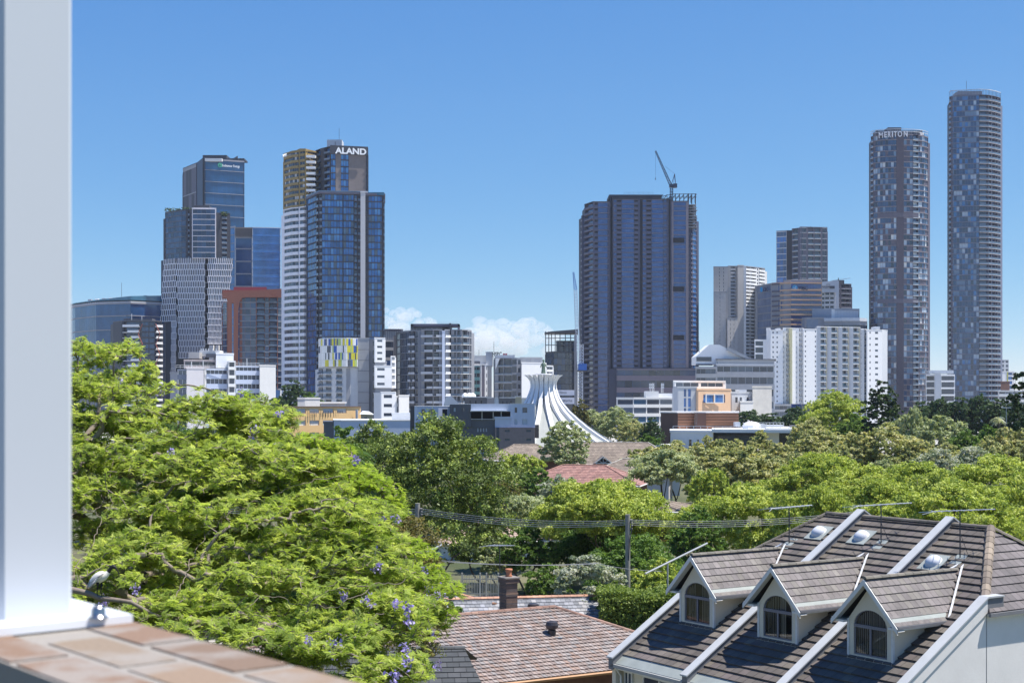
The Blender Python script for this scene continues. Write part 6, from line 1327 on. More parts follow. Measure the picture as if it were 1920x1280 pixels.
def tree_data(kind, shape, seed, nleaf, leaf, nblob, rx=1.0, rz=1.0, trunk=True, open_=0.0, blobr=.34, bark=None, tips=260, rtip=.02):
    """unit-less crown of half width rx*H etc; H = full height 1 -> returned meshes are for a tree of the given real size"""
    g = np.random.default_rng(seed); W2, H, th = shape   # half width, total height, height where crown starts
    cz = (H + th) / 2; hz = (H - th) / 2
    cols, w, lm = PAL[kind]; cols = np.minimum(np.array(cols) * LK, .8); w = np.array(w, float) / sum(w)
    # lumps on the upper shell of the crown
    B = []; tries = 0
    while len(B) < nblob and tries < 4000:
        tries += 1; d = unit(g.normal(size=3)); 
        if d[2] < -.55: continue
        rad = g.uniform(.55, .92); p = np.array([d[0] * W2 * rad, d[1] * W2 * rad, cz + d[2] * hz * rad * (.95 if d[2] > 0 else .8)])
        rb = blobr * W2 * g.uniform(.6, 1.25)
        if p[2] + rb * .6 > H: p[2] = H - rb * .6
        if all(np.linalg.norm((p - q[0]) * [1, 1, 1.2]) > .55 * (rb + q[1]) for q in B): B.append((p, rb))
        elif tries > 2500: B.append((p, rb))
    B.append((np.array([0, 0, H - blobr * W2 * .55]), blobr * W2))
    cs = []; ns = []; tn = []; tip = []
    vol = np.array([b_[1] ** 2 for b_ in B]); per = (vol / vol.sum() * nleaf).astype(int)
    for (p, rb), m in zip(B, per):
        # sprays inside each lump
        nsp = max(6, int(m / 30)); d = unit(g.normal(size=(nsp, 3))); d[:, 2] = np.where(d[:, 2] < -.35, -d[:, 2], d[:, 2]); rs_ = g.uniform(.55, 1.05, (nsp, 1)); 
        sc = p + d * rb * rs_ * [1, 1, .72]; sr = rb * g.uniform(.2, .42, (nsp, 1)); shade = g.choice(len(cols), nsp, p=w)
        if open_: 
            keep = g.random(nsp) > open_; sc, sr, shade, d = sc[keep], sr[keep], shade[keep], d[keep]; nsp = len(sc)
        tip.extend(sc[:: max(1, nsp // max(3, tips // len(B)))])
        k = g.integers(0, nsp, m); o = unit(g.normal(size=(m, 3))) * sr[k] * g.uniform(.3, 1.0, (m, 1)) * [1, 1, .6]
        cs.append(sc[k] + o); ns.append(d[k] * .6 + unit(o) * .6 + [0, 0, .5]); c_ = cols[shade[k]]; tn.append(c_)
    C = np.concatenate(cs); N = np.concatenate(ns); T = np.concatenate(tn)
    V, TT = leaf_cloud(C, N, leaf, T, g); me = npmesh('crown', V, np.arange(len(V)).reshape(-1, 4), lm, TT)
    seeds = [np.array([0, 0, 0.])]; pr = [0]; nz = 4
    for k in range(1, nz + 1): seeds.append(np.array([g.normal() * .02 * W2 * k, g.normal() * .02 * W2 * k, th * .9 * k / nz])); pr.append(k - 1)
    tips_ = np.array(tip); nd_, pa = grow(seeds, pr, tips_, .35)
    mt = branch_mesh('trunk', nd_, pa, rtip, 2.3, bark or BARK, 5, .08, rs=g)
    return me, mt
def put_tree(name, label, x, y, data, cat='tree', s=1.0, rot=0.0, z=0.0, group=None, sz=None):
    r = empty(name, (x, y, z), label, cat, group); r.rotation_euler = (0, 0, rot); r.scale = (s, s, sz or s)
    for nm, me in zip(('crown', 'trunk'), data):
        o = bpy.data.objects.new(nm, me); col.objects.link(o); o.parent = r
    return r
def tdata(key, *a, **k):
    if key not in TREE_CACHE: TREE_CACHE[key] = tree_data(*a, **k)
    return TREE_CACHE[key]
def ptree(name, label, px, ytop, D, wpx, kind, seed=0, nleaf=9000, leaf=.2, nblob=22, th=None, key=None, rot=None, cat='tree', **k):
    """tree whose crown top shows at (px, ytop) and whose width is wpx at distance D"""
    H = PZ(ytop, D); W2 = wpx / 2 * D / F; th = .3 * H if th is None else th
    if key:
        if key not in TREE_CACHE: TREE_CACHE[key] = (tree_data(kind, (W2, H, th), seed, nleaf, leaf, nblob, **k), W2, H)
        data, w0, h0 = TREE_CACHE[key]; r = put_tree(name, label, PX(px, D), D, data, cat, W2 / w0, rnd.uniform(0, 6.28) if rot is None else rot, sz=H / h0)
    else: r = put_tree(name, label, PX(px, D), D, tree_data(kind, (W2, H, th), seed, nleaf, leaf, nblob, **k), cat, 1, rot or 0)
    return r
SUNV = np.array([math.cos(R(67)) * math.cos(R(-2)), math.cos(R(67)) * math.sin(R(-2)), math.sin(R(67))])
# ---------------------------------------------------------------- the jacarandas
def frond_template(npair=9):
    q = []
    for k in range(npair):
        f = (k + .8) / (npair + .6); x = f; dz = -.28 * f ** 2.2; l = .30 * math.sin(min(1, f * .9 + .22) * math.pi) ** .7 + .05; w = .040
        for sg in (-1, 1): q.append([(x - w, 0, dz), (x + l * .3 - w, sg * l * .55, dz + .012), (x + l * .62, sg * l, dz - .04 * 1), (x + l * .3 + w, sg * l * .45, dz + .004)])
    q.append([(.9, 0, -.22), (1.0, .05, -.27), (1.12, 0, -.33), (1.0, -.05, -.27)])
    return np.array(q)   # (nq,4,3)
FT = frond_template()
def fronds(C, X, up, L, cols, g):
    """C base points, X pointing direction, up, L length"""
    n = len(C); X = unit(X); Y = unit(np.cross(up, X)); Z = np.cross(X, Y)
    M = np.stack([X, Y, Z], 1) * L[:, None, None]       # n,3,3 rows = axes
    V = np.einsum('qkc,ncd->nqkd', FT, M) + C[:, None, None, :]
    t = np.broadcast_to(cols[:, None, None, :], V.shape) * g.uniform(.85, 1.15, (n, len(FT), 1, 1)); return V.reshape(-1, 3), t.reshape(-1, 3)
def DJ(py): return min(30.5, max(19.8, 30 - (py - 700) * .018))
LIMB = []
def limb_clear(p, g):
    """foliage is thin right in front of the big limbs"""
    q = np.stack([p[:, 0] / p[:, 1] * F + CX, HY + (EYE - p[:, 2]) / p[:, 1] * F], 1); keep = np.ones(len(p), bool)
    for pts in LIMB:
        for (a, b_, Da), (c, d_, Dc) in zip(pts[:-1], pts[1:]):
            A = np.array([a, b_]); B = np.array([c, d_]) - A; t = np.clip(((q - A) @ B) / (B @ B), 0, 1); ds = np.linalg.norm(q - A - t[:, None] * B, axis=1); keep &= ~((ds < 13) & (p[:, 1] < Da + .3) & (g.random(len(p)) < .85))
    return keep
def lobe_tips(lobes, per, g):
    out = []
    for (px, py, D, rx, ry, rz) in lobes:
        c = np.array(P(px, py, D)); n = int(per * (rx * ry * rz) ** .72)
        d = unit(g.normal(size=(n * 3, 3))); r = g.uniform(.15, 1, (n * 3, 1)) ** .45; p = c + d * r * [rx, ry, rz]
        # layered pads with gaps between them
        ph = np.sin(p[:, 0] * 2.1 + p[:, 1] * 1.3) * .5 + np.sin(p[:, 1] * 2.7 - p[:, 0] * .9) * .5
        lay = np.sin((p[:, 2] + ph * .3) * 8.5); q = p / p[:, 1:2]; sx = q[:, 0] * F + CX; sy = HY + (EYE - p[:, 2]) / p[:, 1] * F; near = np.linalg.norm(np.cross(p - np.array(P(190, 1085, DJ(1121) - 1.8)), SUNV), axis=1); hol = np.sin(p[:, 0] * 3.4 + 1) * np.sin(p[:, 1] * 2.9 + p[:, 0]) * np.sin(p[:, 2] * 4.1 + .5 * p[:, 0]); keep = (hol < .22) & (lay > -.45 + g.random(len(lay)) * .5) & ~((near < .4) & (p[:, 2] > 12))  & ~((sx > 150) & (sx < 228) & (sy > 1045) & (sy < 1128) & (p[:, 1] < DJ(1121) - .6)); p = p[keep][:n]; p = p[limb_clear(p, g)]; out.append(p)
    return np.concatenate(out)
def jacaranda(name, label, base, seeds, parents, lobes, per, seed, cols, w, nf=(5, 9), L=(.085, .15), rtip=.0065, expo=2.6):
    g = np.random.default_rng(seed); tips = lobe_tips(lobes, per, g)
    nodes, par = grow(seeds, parents, tips, .22); r = empty(name, base, label, 'tree'); b0 = np.array(base)
    me = branch_mesh('trunk', nodes - b0, par, rtip, expo, BARKP, 6, .09, rmax=.34, sub=2, rs=g); o = bpy.data.objects.new('trunk', me); col.objects.link(o); o.parent = r
    n0 = len(seeds); dirs = unit(nodes[n0:] - nodes[par[n0:]]); T = nodes[n0:]; nfr = g.integers(nf[0], nf[1], len(T)); idx = np.repeat(np.arange(len(T)), nfr)
    m = len(idx); a = g.uniform(0, 2 * np.pi, m); el = g.uniform(-.25, .75, m); X = np.stack([np.cos(a) * np.cos(el), np.sin(a) * np.cos(el), np.sin(el)], 1) + dirs[idx] * .55
    up = np.tile([0, 0, 1.0], (m, 1)) + g.normal(size=(m, 3)) * .35; C = T[idx] - dirs[idx] * g.uniform(0, .16, (m, 1)); cc = np.array(cols) * 2.2; pick = g.choice(len(cc), len(T), p=np.array(w) / sum(w))
    col_ = cc[pick[idx]] * g.uniform(.85, 1.15, (m, 1)); V, TT = fronds(C, X, up, g.uniform(L[0], L[1], m), col_, g)
    me = npmesh('crown', V - b0, np.arange(len(V)).reshape(-1, 4), JLEAF, TT); o = bpy.data.objects.new('crown', me); col.objects.link(o); o.parent = r
    return r, T
def path(pts):
    q = np.array([P(*p) for p in pts]); out = []; g = np.random.default_rng(len(pts) + int(abs(pts[0][0])))
    for i in range(len(q) - 1):
        p0, p1, p2, p3 = q[max(0, i - 1)], q[i], q[i + 1], q[min(len(q) - 1, i + 2)]
        for k in range(4): t = k / 4; out.append(.5 * (2 * p1 + (p2 - p0) * t + (2 * p0 - 5 * p1 + 4 * p2 - p3) * t * t + (3 * p1 - p0 - 3 * p2 + p3) * t ** 3) + (g.normal(size=3) * .025 if k else 0))
    return out + [q[-1]]
JC = [(.182, .232, .055), (.23, .277, .072), (.145, .196, .047), (.275, .312, .10), (.10, .14, .038)]
# limbs seen in the photograph: (px, py, D)
limbs = [[(-60, 1500, 26.5), (-30, 1330, 26.5), (0, 1240, 26)],
         [(90, 1260, 25.4), (200, 1225, 24.6), (262, 1165, 24.2), (330, 1118, 24), (352, 1070, 24), (372, 1022, 24), (425, 968, 24.4), (500, 935, 25), (570, 905, 25.6), (640, 890, 26)],
         [(20, 1090, 26), (70, 1010, 25.4), (140, 962, 25), (205, 932, 24.8), (262, 916, 25), (330, 890, 25.4)],
         [(60, 1150, 25.5), (120, 1100, 25), (150, 1050, 24.8), (182, 1000, 25), (190, 930, 25.4), (215, 830, 26), (200, 720, 26.6)],
         [(330, 1190, 23.6), (430, 1150, 23.4), (520, 1118, 23.6), (610, 1140, 24), (690, 1105, 24.4), (760, 1085, 25)],
         [(120, 1102, 24.6), (150, 1108, 24.5), (170, 1113, 24.5), (187, 1121, 24.5), (215, 1124, 24.5), (245, 1128, 24.5), (285, 1150, 24.6)],
         [(470, 1150, 23.2), (560, 1190, 23), (650, 1170, 23.2), (720, 1150, 23.6)]]
att = [None, 2, 2, 2, 'a', 'b', 'c']
S_ = [np.array([PX(-80, 27), 27.0, 0.0])]; PR = [0]; starts = {}
def DJ(py): return min(30.5, max(19.8, 30 - (py - 700) * .018))
def addchain(pts, at):
    ids = []; p = at
    if pts is not limbs[0]: pts[:] = [(a, b_, DJ(b_)) for a, b_, c in pts]
    for q in path([(a, b_, c - 1.0) for a, b_, c in pts] if pts not in (limbs[5], limbs[0]) else pts): S_.append(q); PR.append(p); p = len(S_) - 1; ids.append(p)
    return ids
i0 = addchain(limbs[0], 0); i1 = addchain(limbs[1], i0[-1]); i2 = addchain(limbs[2], i0[-1]); i3 = addchain(limbs[3], i0[-1]); i4 = addchain(limbs[4], i1[8]); i5 = [np.array(P(a, b_, DJ(1121) - 1.8)) for a, b_, c in limbs[5]]; i6 = addchain(limbs[6], i4[4])
lobes = [(195, 712, 26.6, 1.0, 1.3, .92), (150, 820, 26.4, 1.3, 1.6, 1.2), (330, 805, 26, 1.75, 1.7, .85), (470, 800, 26.6, 1.0, 1.4, .62), (250, 930, 25.6, 1.9, 1.9, 1.1), (480, 900, 25.6, 1.8, 1.7, .95), (580, 905, 26, .8, 1.2, .7), (395, 1020, 25, 2.2, 1.8, 1.0), (590, 1010, 25.2, 1.7, 1.6, 1.0), (690, 1060, 25.4, 1.0, 1.3, .8), (220, 1100, 24.9, 1.6, 1.5, .9), (470, 1150, 24, 1.9, 1.6, .85), (660, 1170, 24.2, 1.5, 1.5, .9), (745, 1130, 24.8, .75, 1.0, .6), (700, 1260, 23.8, 1.0, 1.2, .5), (560, 1230, 23.6, 1.3, 1.3, .6), (-40, 900, 27, 1.9, 2.2, 1.7), (-60, 1120, 26.5, 2.0, 2.2, 1.5), (300, 1180, 27.5, 2.4, 1.5, 1.1), (420, 960, 28, 2.6, 1.5, 1.4), (640, 1230, 26.5, 1.6, 1.2, .8)]
lobes = [(a, b_, DJ(b_), rx * DJ(b_) / D_, ry, rz * DJ(b_) / D_) for a, b_, D_, rx, ry, rz in lobes]
LIMB.extend([limbs[1][3:], limbs[2], limbs[3][:5], limbs[4][2:]])
jr, JT = jacaranda('jacaranda_tree', 'large yellow-green jacaranda filling the left, pale limbs and sprays of purple flowers', tuple(S_[0]), S_, PR, lobes, 690, 5, JC, [3.5, 3, 3.2, 1.5, 2.2])
t = MB(); t.tube([i5[0] + [-.5, .3, .05]] + i5 + [i5[-1] + [.5, .3, -.25]], [.05, .048, .044, .042, .04, .036, .03, .024, .012], BARKP, 7); t.build('branch', jr, smooth=True)
base2 = np.array([PX(600, 36), 36.0, 0]); S2_ = [base2, base2 + [.1, 0, 5], base2 + [0, .1, 9], base2 + [.2, 0, 11.5]]; PR2 = [0, 0, 1, 2]
jacaranda('jacaranda_tree', 'second paler jacaranda rising behind the large one, below the apricot building', tuple(base2), S2_, PR2,
          [(a, b_, 37 - (b_ - 800) * .014, c, d, e) for a, b_, D_, c, d, e in [(560, 856, 36, 1.5, 1.6, .6), (470, 790, 37, 1.0, 1.3, .8), (640, 908, 35, 1.0, 1.2, .7), (590, 930, 35, 1.9, 1.8, 1.1), (690, 1010, 34.5, .9, 1.3, 1.0), (690, 950, 35, 1.1, 1.3, .8), (780, 1120, 34, 1.1, 1.2, .9), (740, 1080, 34, 1.2, 1.2, 1.0)]], 430, 9, [(.15, .21, .035), (.19, .25, .045), (.12, .175, .03), (.22, .27, .06)], [3, 3, 2, 1], L=(.11, .18), rtip=.009)
FL = [(549, 854), (477, 809), (604, 947), (667, 862), (716, 972), (742, 974), (703, 1040), (793, 1069), (806, 1098), (826, 1116), (812, 1130), (710, 1065), (743, 1133), (764, 1140), (690, 1126), (766, 1166), (810, 1186), (631, 1207), (577, 1202), (819, 1247), (760, 1217), (762, 1239), (737, 1266), (645, 1117), (267, 957), (397, 960), (245, 1055), (255, 1104), (223, 1017), (196, 864), (320, 848), (474, 826), (224, 713), (451, 738), (303, 735), (525, 775), (196, 1128), (232, 1045), (800, 1120), (790, 1148)]
PUR = np.array([(.34, .28, .70), (.42, .36, .78), (.27, .21, .6), (.5, .44, .8)])
g = np.random.default_rng(77)
for i, (fx, fy) in enumerate(FL):
    D = 37 - (fy - 800) * .014 - 1.0 if fx > 785 else DJ(fy) - 1.2; big = .9 if fx > 785 or i in (0, 2, 17, 26) else .65; c = np.array(P(fx, fy, D)); n = 30
    off = g.normal(size=(n, 3)) * [.06, .06, .075] * big; Cc = c + off; V, TT = leaf_cloud(Cc, np.tile([0, 0, -1.0], (n, 1)), .030, PUR[g.integers(0, 4, n)], g, .6, .3); cc = c
    me = npmesh('flower_cluster', V - S_[0], np.arange(len(V)).reshape(-1, 4), PETAL, TT); o = bpy.data.objects.new('flower_cluster', me); col.objects.link(o); o.parent = jr
print('jacaranda tips', len(JT))

# ---------------------------------------------------------------- other trees
def auto(px, ytop, D, wpx, kind, label, name='tree', seed=0, key=None, dens=3.2, ls=1.0, nblob=None, cat='tree', **k):
    W2 = wpx / 2 * D / F; H = PZ(ytop, D); s = max(.10, .00115 * D) * ls; dens *= 1.35; s *= .78 if D > 140 else .9; th = k.pop('th', .15 * H); hh = max(W2, (H - th) / 2)
    nl = int(min(60000, dens * 2 * math.pi * W2 * hh / (1.1 * s * s))); nb = int(min(95, 50 * max(1, hh / W2))) if 'open_' not in k else 30
    return ptree(name, label, px, ytop, D, wpx, kind, seed=seed or int(px), nleaf=nl, leaf=s, nblob=nb, th=th, key=key, cat=cat, tips=240 if D < 140 else 130, rtip=.012 if D < 140 else .02, **k)
auto(822, 782, 105, 275, 'ficus', 'big dark glossy leafy tree standing tallest in the centre, beside the charcoal building', th=1.5, blobr=.36, dens=3.6)
auto(700, 793, 117, 195, 'ficus', 'brown-green leafy tree directly left of the big dark centre tree', th=2, blobr=.3)
auto(640, 800, 112, 120, 'green', 'smaller green tree between the apricot building and the brown-green tree', th=3)
auto(722, 936, 50, 205, 'rust', 'dense brown-green conical shrub tree just left of the first power pole', th=5, blobr=.4, dens=4.2, ls=.6)
auto(1128, 905, 118, 262, 'lime', 'broad dome-shaped lime-green tree behind the second power pole', th=3.4, blobr=.26, dens=3.2)
auto(965, 928, 135, 150, 'sage', 'thin airy pale tree with bare branches between the dark tree and the lime dome', open_=.25, th=2, bark=BARKP)
auto(985, 990, 118, 110, 'green', 'low green tree behind the tall thin antenna', th=.6)
auto(905, 985, 124, 120, 'ficus', 'shaded tree filling under the right skirt of the big dark centre tree', th=.5)
auto(940, 1015, 121, 90, 'sage', 'pale bushy tree directly above the chimney pot', th=.4)
auto(1040, 960, 150, 120, 'green', 'green tree behind the left flank of the lime dome', th=.5)
auto(1130, 990, 125, 210, 'green', 'dark green understorey tree beneath the lime dome', th=.4)
auto(1235, 960, 140, 110, 'rust', 'brown-green tree between the lime dome and the wide lime tree', th=.5)
auto(1000, 935, 160, 120, 'sage', 'greyish tree below the faded red roof, left of the lime dome', th=.5)
auto(880, 900, 150, 120, 'green', 'green tree peeping right of the big dark centre tree', th=.5)
auto(975, 853, 212, 95, 'lime', 'small flat-topped lime tree in front of the pink brick flats', key='l1', th=3)
auto(925, 862, 222, 80, 'sage', 'small dull green tree at the foot of the charcoal building', key='s1')
auto(1003, 878, 188, 80, 'green', 'small bright green tree left of the faded red roof', key='g1')
auto(940, 905, 165, 110, 'rust', 'olive-brown shrub tree right of the big dark centre tree', key='r1')
auto(1052, 893, 170, 95, 'grey', 'silver-grey leaved shrub in front of the faded red roof', key='y1', th=1)
auto(1058, 790, 236, 92, 'sage', 'slender grey-green gum tree standing in front of the church ribs', th=2.5, bark=BARKP)
for (px, yt, D, w, kd, ky, lb) in (
    (1108, 768, 425, 75, 'sage', 's1', 'pale green gum directly right of the church base'), (1152, 764, 420, 88, 'sage', 's2', 'rounded pale gum in front of the white antenna office'), (1186, 786, 405, 70, 'olive', 'o1', 'olive gum left of the brown timber box building'),
    (1213, 815, 270, 74, 'green', 'g1', 'leafy green tree at the left foot of the timber box building'), (1222, 782, 330, 45, 'far', 'f1', 'small dark tree touching the left edge of the timber box building'), (1090, 748, 420, 34, 'rust', 'r1', 'tiny brown tree at the base of the white crane'),
    (1345, 771, 380, 75, 'far', 'f1', 'dark treetop behind the timber building, under the tan front'), (1405, 770, 400, 85, 'far', 'f2', 'dark round tree right of the timber box building'), (1445, 774, 390, 80, 'far', 'f1', 'dark tree left of the pale yellow-green crown, under the grey podium'), (1490, 764, 380, 70, 'far', 'f2', 'dark tree touching the left of the pale yellow-green crown'),
    (1560, 735, 300, 125, 'lime', 'ol', 'tall rounded pale yellow-green tree in front of the broad white apartments'), (1600, 778, 290, 85, 'green', 'g2', 'willowy green tree at the right foot of the pale yellow-green tree'), (1525, 785, 285, 90, 'olive', 'o2', 'olive tree under the left half of the pale yellow-green crown'),
    (1712, 766, 270, 72, 'sage', 's2', 'grey-green tree directly right of the dark pine'), (1765, 780, 262, 110, 'sage', 's1', 'broad dull green tree in front of the dark belt of trees'),
    (1728, 752, 390, 60, 'far', 'f1', 'first dark tree of the belt, right of the rounded tower base'), (1763, 747, 385, 66, 'far', 'f2', 'second dark tree of the belt, between the two tallest towers'), (1800, 744, 380, 66, 'far', 'f1', 'third dark tree of the belt, left under the tallest tower'), (1836, 741, 378, 66, 'far', 'f2', 'highest dark tree of the belt, centred under the tallest tower'), (1872, 747, 372, 64, 'far', 'f1', 'fifth dark tree of the belt, right under the tallest tower'), (1905, 752, 368, 66, 'far', 'f2', 'last dark tree of the belt, behind the lamp post'),
    (1852, 798, 245, 80, 'green', 'g1', 'bright dark-green tree below the small palm'), (1812, 806, 242, 70, 'green', 'g2', 'pointed green tree left below the small palm'), (1895, 812, 240, 70, 'green', 'g1', 'green tree right below the lamp post'),
    (1215, 838, 228, 105, 'olive', 'o1', 'olive tree covering the right end of the brown roofed house'), (1268, 828, 226, 115, 'olive', 'o2', 'olive-tan tree in front of the white wall with three small windows'), (1330, 818, 222, 105, 'olive', 'o1', 'olive-tan tree under the dark strip of the long white building'), (1378, 826, 215, 95, 'olive', 'o2', 'olive-tan tree left of the small rounded crown in front of the white roof'), (1427, 806, 222, 66, 'olive', 'ol3', 'small rounded olive crown overlapping the white roof railings'),
    (1460, 832, 212, 110, 'olive', 'o1', 'olive-tan tree with a visible forked trunk, below the white roof plant'), (1535, 802, 224, 130, 'olive', 'o2', 'large olive tree at the right end of the long white building'), (1600, 812, 220, 100, 'olive', 'o1', 'olive tree between the two largest olive crowns'), (1665, 796, 218, 135, 'olive', 'o2', 'largest rounded olive-tan tree, below the dark pine'), (1725, 826, 214, 100, 'olive', 'o1', 'olive-tan tree below the dull green broad tree'), (1775, 832, 212, 95, 'olive', 'o2', 'reddish olive tree in the middle of the right grove'), (1885, 803, 216, 110, 'olive', 'o1', 'olive-tan tree at the right edge under the palm'), (1925, 806, 214, 100, 'olive', 'o2', 'olive-tan tree cut by the right edge of the view'), (1550, 838, 200, 110, 'olive', 'o1', 'olive tree just above the high lime dome'),
    (1760, 842, 190, 105, 'grey', 'y2', 'silvery sage tree left of the pair above the lime crowns'), (1825, 838, 192, 110, 'grey', 'y2', 'silvery sage tree right of the pair above the lime crowns'), (1662, 862, 180, 90, 'sage', 's1', 'soft grey-green tree in the dip between two lime crowns'),
    (1340, 842, 190, 120, 'olive', 'o2', 'tan-olive tree above the small lime crown'), (1395, 838, 188, 140, 'olive', 'o1', 'tan-olive tree with dark limbs left of the high lime dome'), (1500, 850, 180, 100, 'olive', 'o1', 'tan-olive tree peeping over the high lime dome')):
    auto(px, yt, D, w, kd, lb, key=ky + kd, ls=.8, dens=3.4, blobr=.33, nblob=30, th=.10 * PZ(yt, D))
auto(1246, 846, 172, 140, 'sage', 'open grey-green gum with a dark curving trunk, left of the small lime crown', open_=.3, th=4.5, bark=BARKD)
auto(1332, 882, 160, 90, 'lime', 'small lime-green crown poking up in front of the tan-olive trees', key='l1', th=4)
# pine
r = auto(1653, 713, 280, 72, 'dark', 'tall near-black pine standing alone against the rounded tower', name='pine_tree', th=3, blobr=.34, dens=3.0, nblob=26)
auto(1932, 664, 200, 78, 'dark', 'dark open-leaved tree at the right edge reaching above the rooftops', open_=.5, th=6, dens=2.0, nblob=22)
for (px, yt, D, w, ky, lb) in (
    (1545, 853, 152, 235, 'a', 'high lime-green dome in the middle of the right grove'), (1395, 911, 114, 262, 'b', 'wide lime-green tree behind the left end of the townhouse roof'), (1718, 870, 146, 215, 'a', 'spreading lime crown right of the high lime dome'), (1862, 856, 152, 250, 'b', 'brightest lime crown at the upper right of the grove'), (1645, 902, 128, 220, 'a', 'lime tree directly behind the middle ridge parapet'), (1782, 905, 116, 270, 'b', 'lime tree with dark inner branches behind the right ridge parapet'), (1530, 915, 106, 190, 'a', 'lime tree right behind the left roof antenna'), (1915, 892, 120, 200, 'b', 'lime tree cut by the right edge, above the tan hip caps'), (1310, 950, 104, 120, 'a', 'darker green left flank tree of the wide lime tree')):
    auto(px, yt, D, w, 'lime' if px != 1310 else 'green', lb, key=('L' + ky) if px != 1310 else None, dens=3.0, blobr=.25, th=1.6, nblob=44, )
auto(1190, 1008, 96, 190, 'green', 'green bushy tree at the foot of the second power pole', th=.6, blobr=.34)
auto(1245, 1050, 90, 130, 'lime', 'small yellow-green tree under the slanted steel pole', th=.8)
auto(1105, 1042, 88, 135, 'grey', 'grey-leaved olive shrub with twisted bare twigs behind the tiled roof', open_=.35, th=1.2, bark=BARKP)
auto(1030, 1058, 108, 90, 'green', 'dark shaded shrub behind the white garden wall', th=.3)
auto(835, 1118, 74, 110, 'green', 'small bright green bush between the two roofs and the purple flowers', th=.3, name='bush', cat='bush')
auto(1150, 1092, 86, 90, 'hedge', 'rounded end of the clipped hedge behind the tiled roof', th=.2, name='bush', cat='bush')
# clipped hedge
r = empty('hedge', (PX(1200, 84), 84, 0), 'long dense clipped hedge between the tiled roof and the townhouse', 'hedge'); g = np.random.default_rng(4); n = 26000; x0, x1, y0, y1, zt_ = PX(1120, 84), PX(1330, 84), 82.5, 85.5, PZ(1112, 84)
C = g.random((n, 3)) * [x1 - x0, y1 - y0, zt_]; f = g.integers(0, 2, n); C[:, 1] = np.where(f == 0, g.normal(0, .12, n), C[:, 1]); C[:, 2] = np.where(f == 1, zt_ + g.normal(0, .12, n) + np.sin(C[:, 0] * 1.7) * .15, C[:, 2]); Nn = np.where(f[:, None] == 0, [0, -1.0, .4], [0, -.2, 1.0])
V, TT = leaf_cloud(C + [x0 - PX(1200, 84), -1.5, 0], Nn, .085, LK * np.array(PAL['hedge'][0])[g.integers(0, 3, n)], g, .6, .45); me = npmesh('foliage', V, np.arange(len(V)).reshape(-1, 4), LEAF, TT); o = bpy.data.objects.new('foliage', me); col.objects.link(o); o.parent = r
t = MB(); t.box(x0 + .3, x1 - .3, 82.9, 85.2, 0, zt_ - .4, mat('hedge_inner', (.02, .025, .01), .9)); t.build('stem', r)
# trees around for depth, left behind the jacaranda
for (px, yt, D, w, kd, ky, lb) in ((553, 712, 480, 58, 'far', 'f1', 'dark treetop showing right of the blank white wall of the blue-white building'), (582, 738, 470, 70, 'green', 'g1', 'green treetop behind the white roof boxes of the apricot building'), (520, 745, 475, 60, 'far', 'f2', 'dark treetop at the left corner of the apricot building')):
    auto(px, yt, D, w, kd, lb, key=ky + kd, dens=3.2, th=3)
for k, (px, D, yt) in enumerate(((120, 160, 770), (330, 150, 800), (480, 140, 830), (-60, 120, 800), (300, 90, 950), (520, 80, 1000))):
    auto(px, yt, D, 200, ['ficus', 'green'][k % 2], ['green tree in the street gap behind the jacaranda, leftmost', 'leafy tree hidden low behind the jacaranda trunk limbs', 'leafy tree below the apricot building behind the jacaranda', 'leafy tree behind the white post', 'near green tree filling gaps low in the jacaranda', 'near leafy tree below the second jacaranda'][k], key='fill%d' % (k % 2), th=1)
# palms
def palm(label, px, ytop, D, R_, kind, s=1):
    H = PZ(ytop, D) - R_ * .35; x = PX(px, D); r = empty('palm_tree', (x, D, 0), label, 'palm tree'); t = MB(); t.tube([(x, D, 0), (x + .1, D, H * .5), (x, D, H)], [.28, .2, .17], BARK, 8); t.build('trunk', r); g = np.random.default_rng(int(px)); cols = LK * np.array(PAL[kind][0]); V = []; T = []
    for k in range(26):
        a = g.uniform(0, 2 * np.pi); e = g.uniform(-.3, 1.2); L = R_ * g.uniform(.8, 1.1); d = np.array([math.cos(a) * math.cos(e), math.sin(a) * math.cos(e), math.sin(e)]); sd = np.array([-math.sin(a), math.cos(a), 0]); c0 = cols[g.integers(0, len(cols))]
        for j in range(18):
            f = (j + 1) / 18; p = d * L * f + np.array([0, 0, -.75 * L * f ** 2.2]); w = R_ * .26 * math.sin(f * 2.6 + .3)
            for sg in (-1, 1):
                q = p + sd * sg * w + [0, 0, -.45 * w]; m_ = d * R_ * .028; V += [p - m_, q, p + m_ * 1.2, p + m_]; T += [c0] * 4
    V = np.array(V) + [0, 0, H]; me = npmesh('crown', V, np.arange(len(V)).reshape(-1, 4), LEAF, np.array(T)); o = bpy.data.objects.new('crown', me); col.objects.link(o); o.parent = r
palm('small pale palm standing above the green trees near the lamp post', 1873, 780, 268, 2.2, 'grey'); palm('drooping green palm between the jacaranda and the brown-green tree', 655, 832, 78, 1.7, 'green')

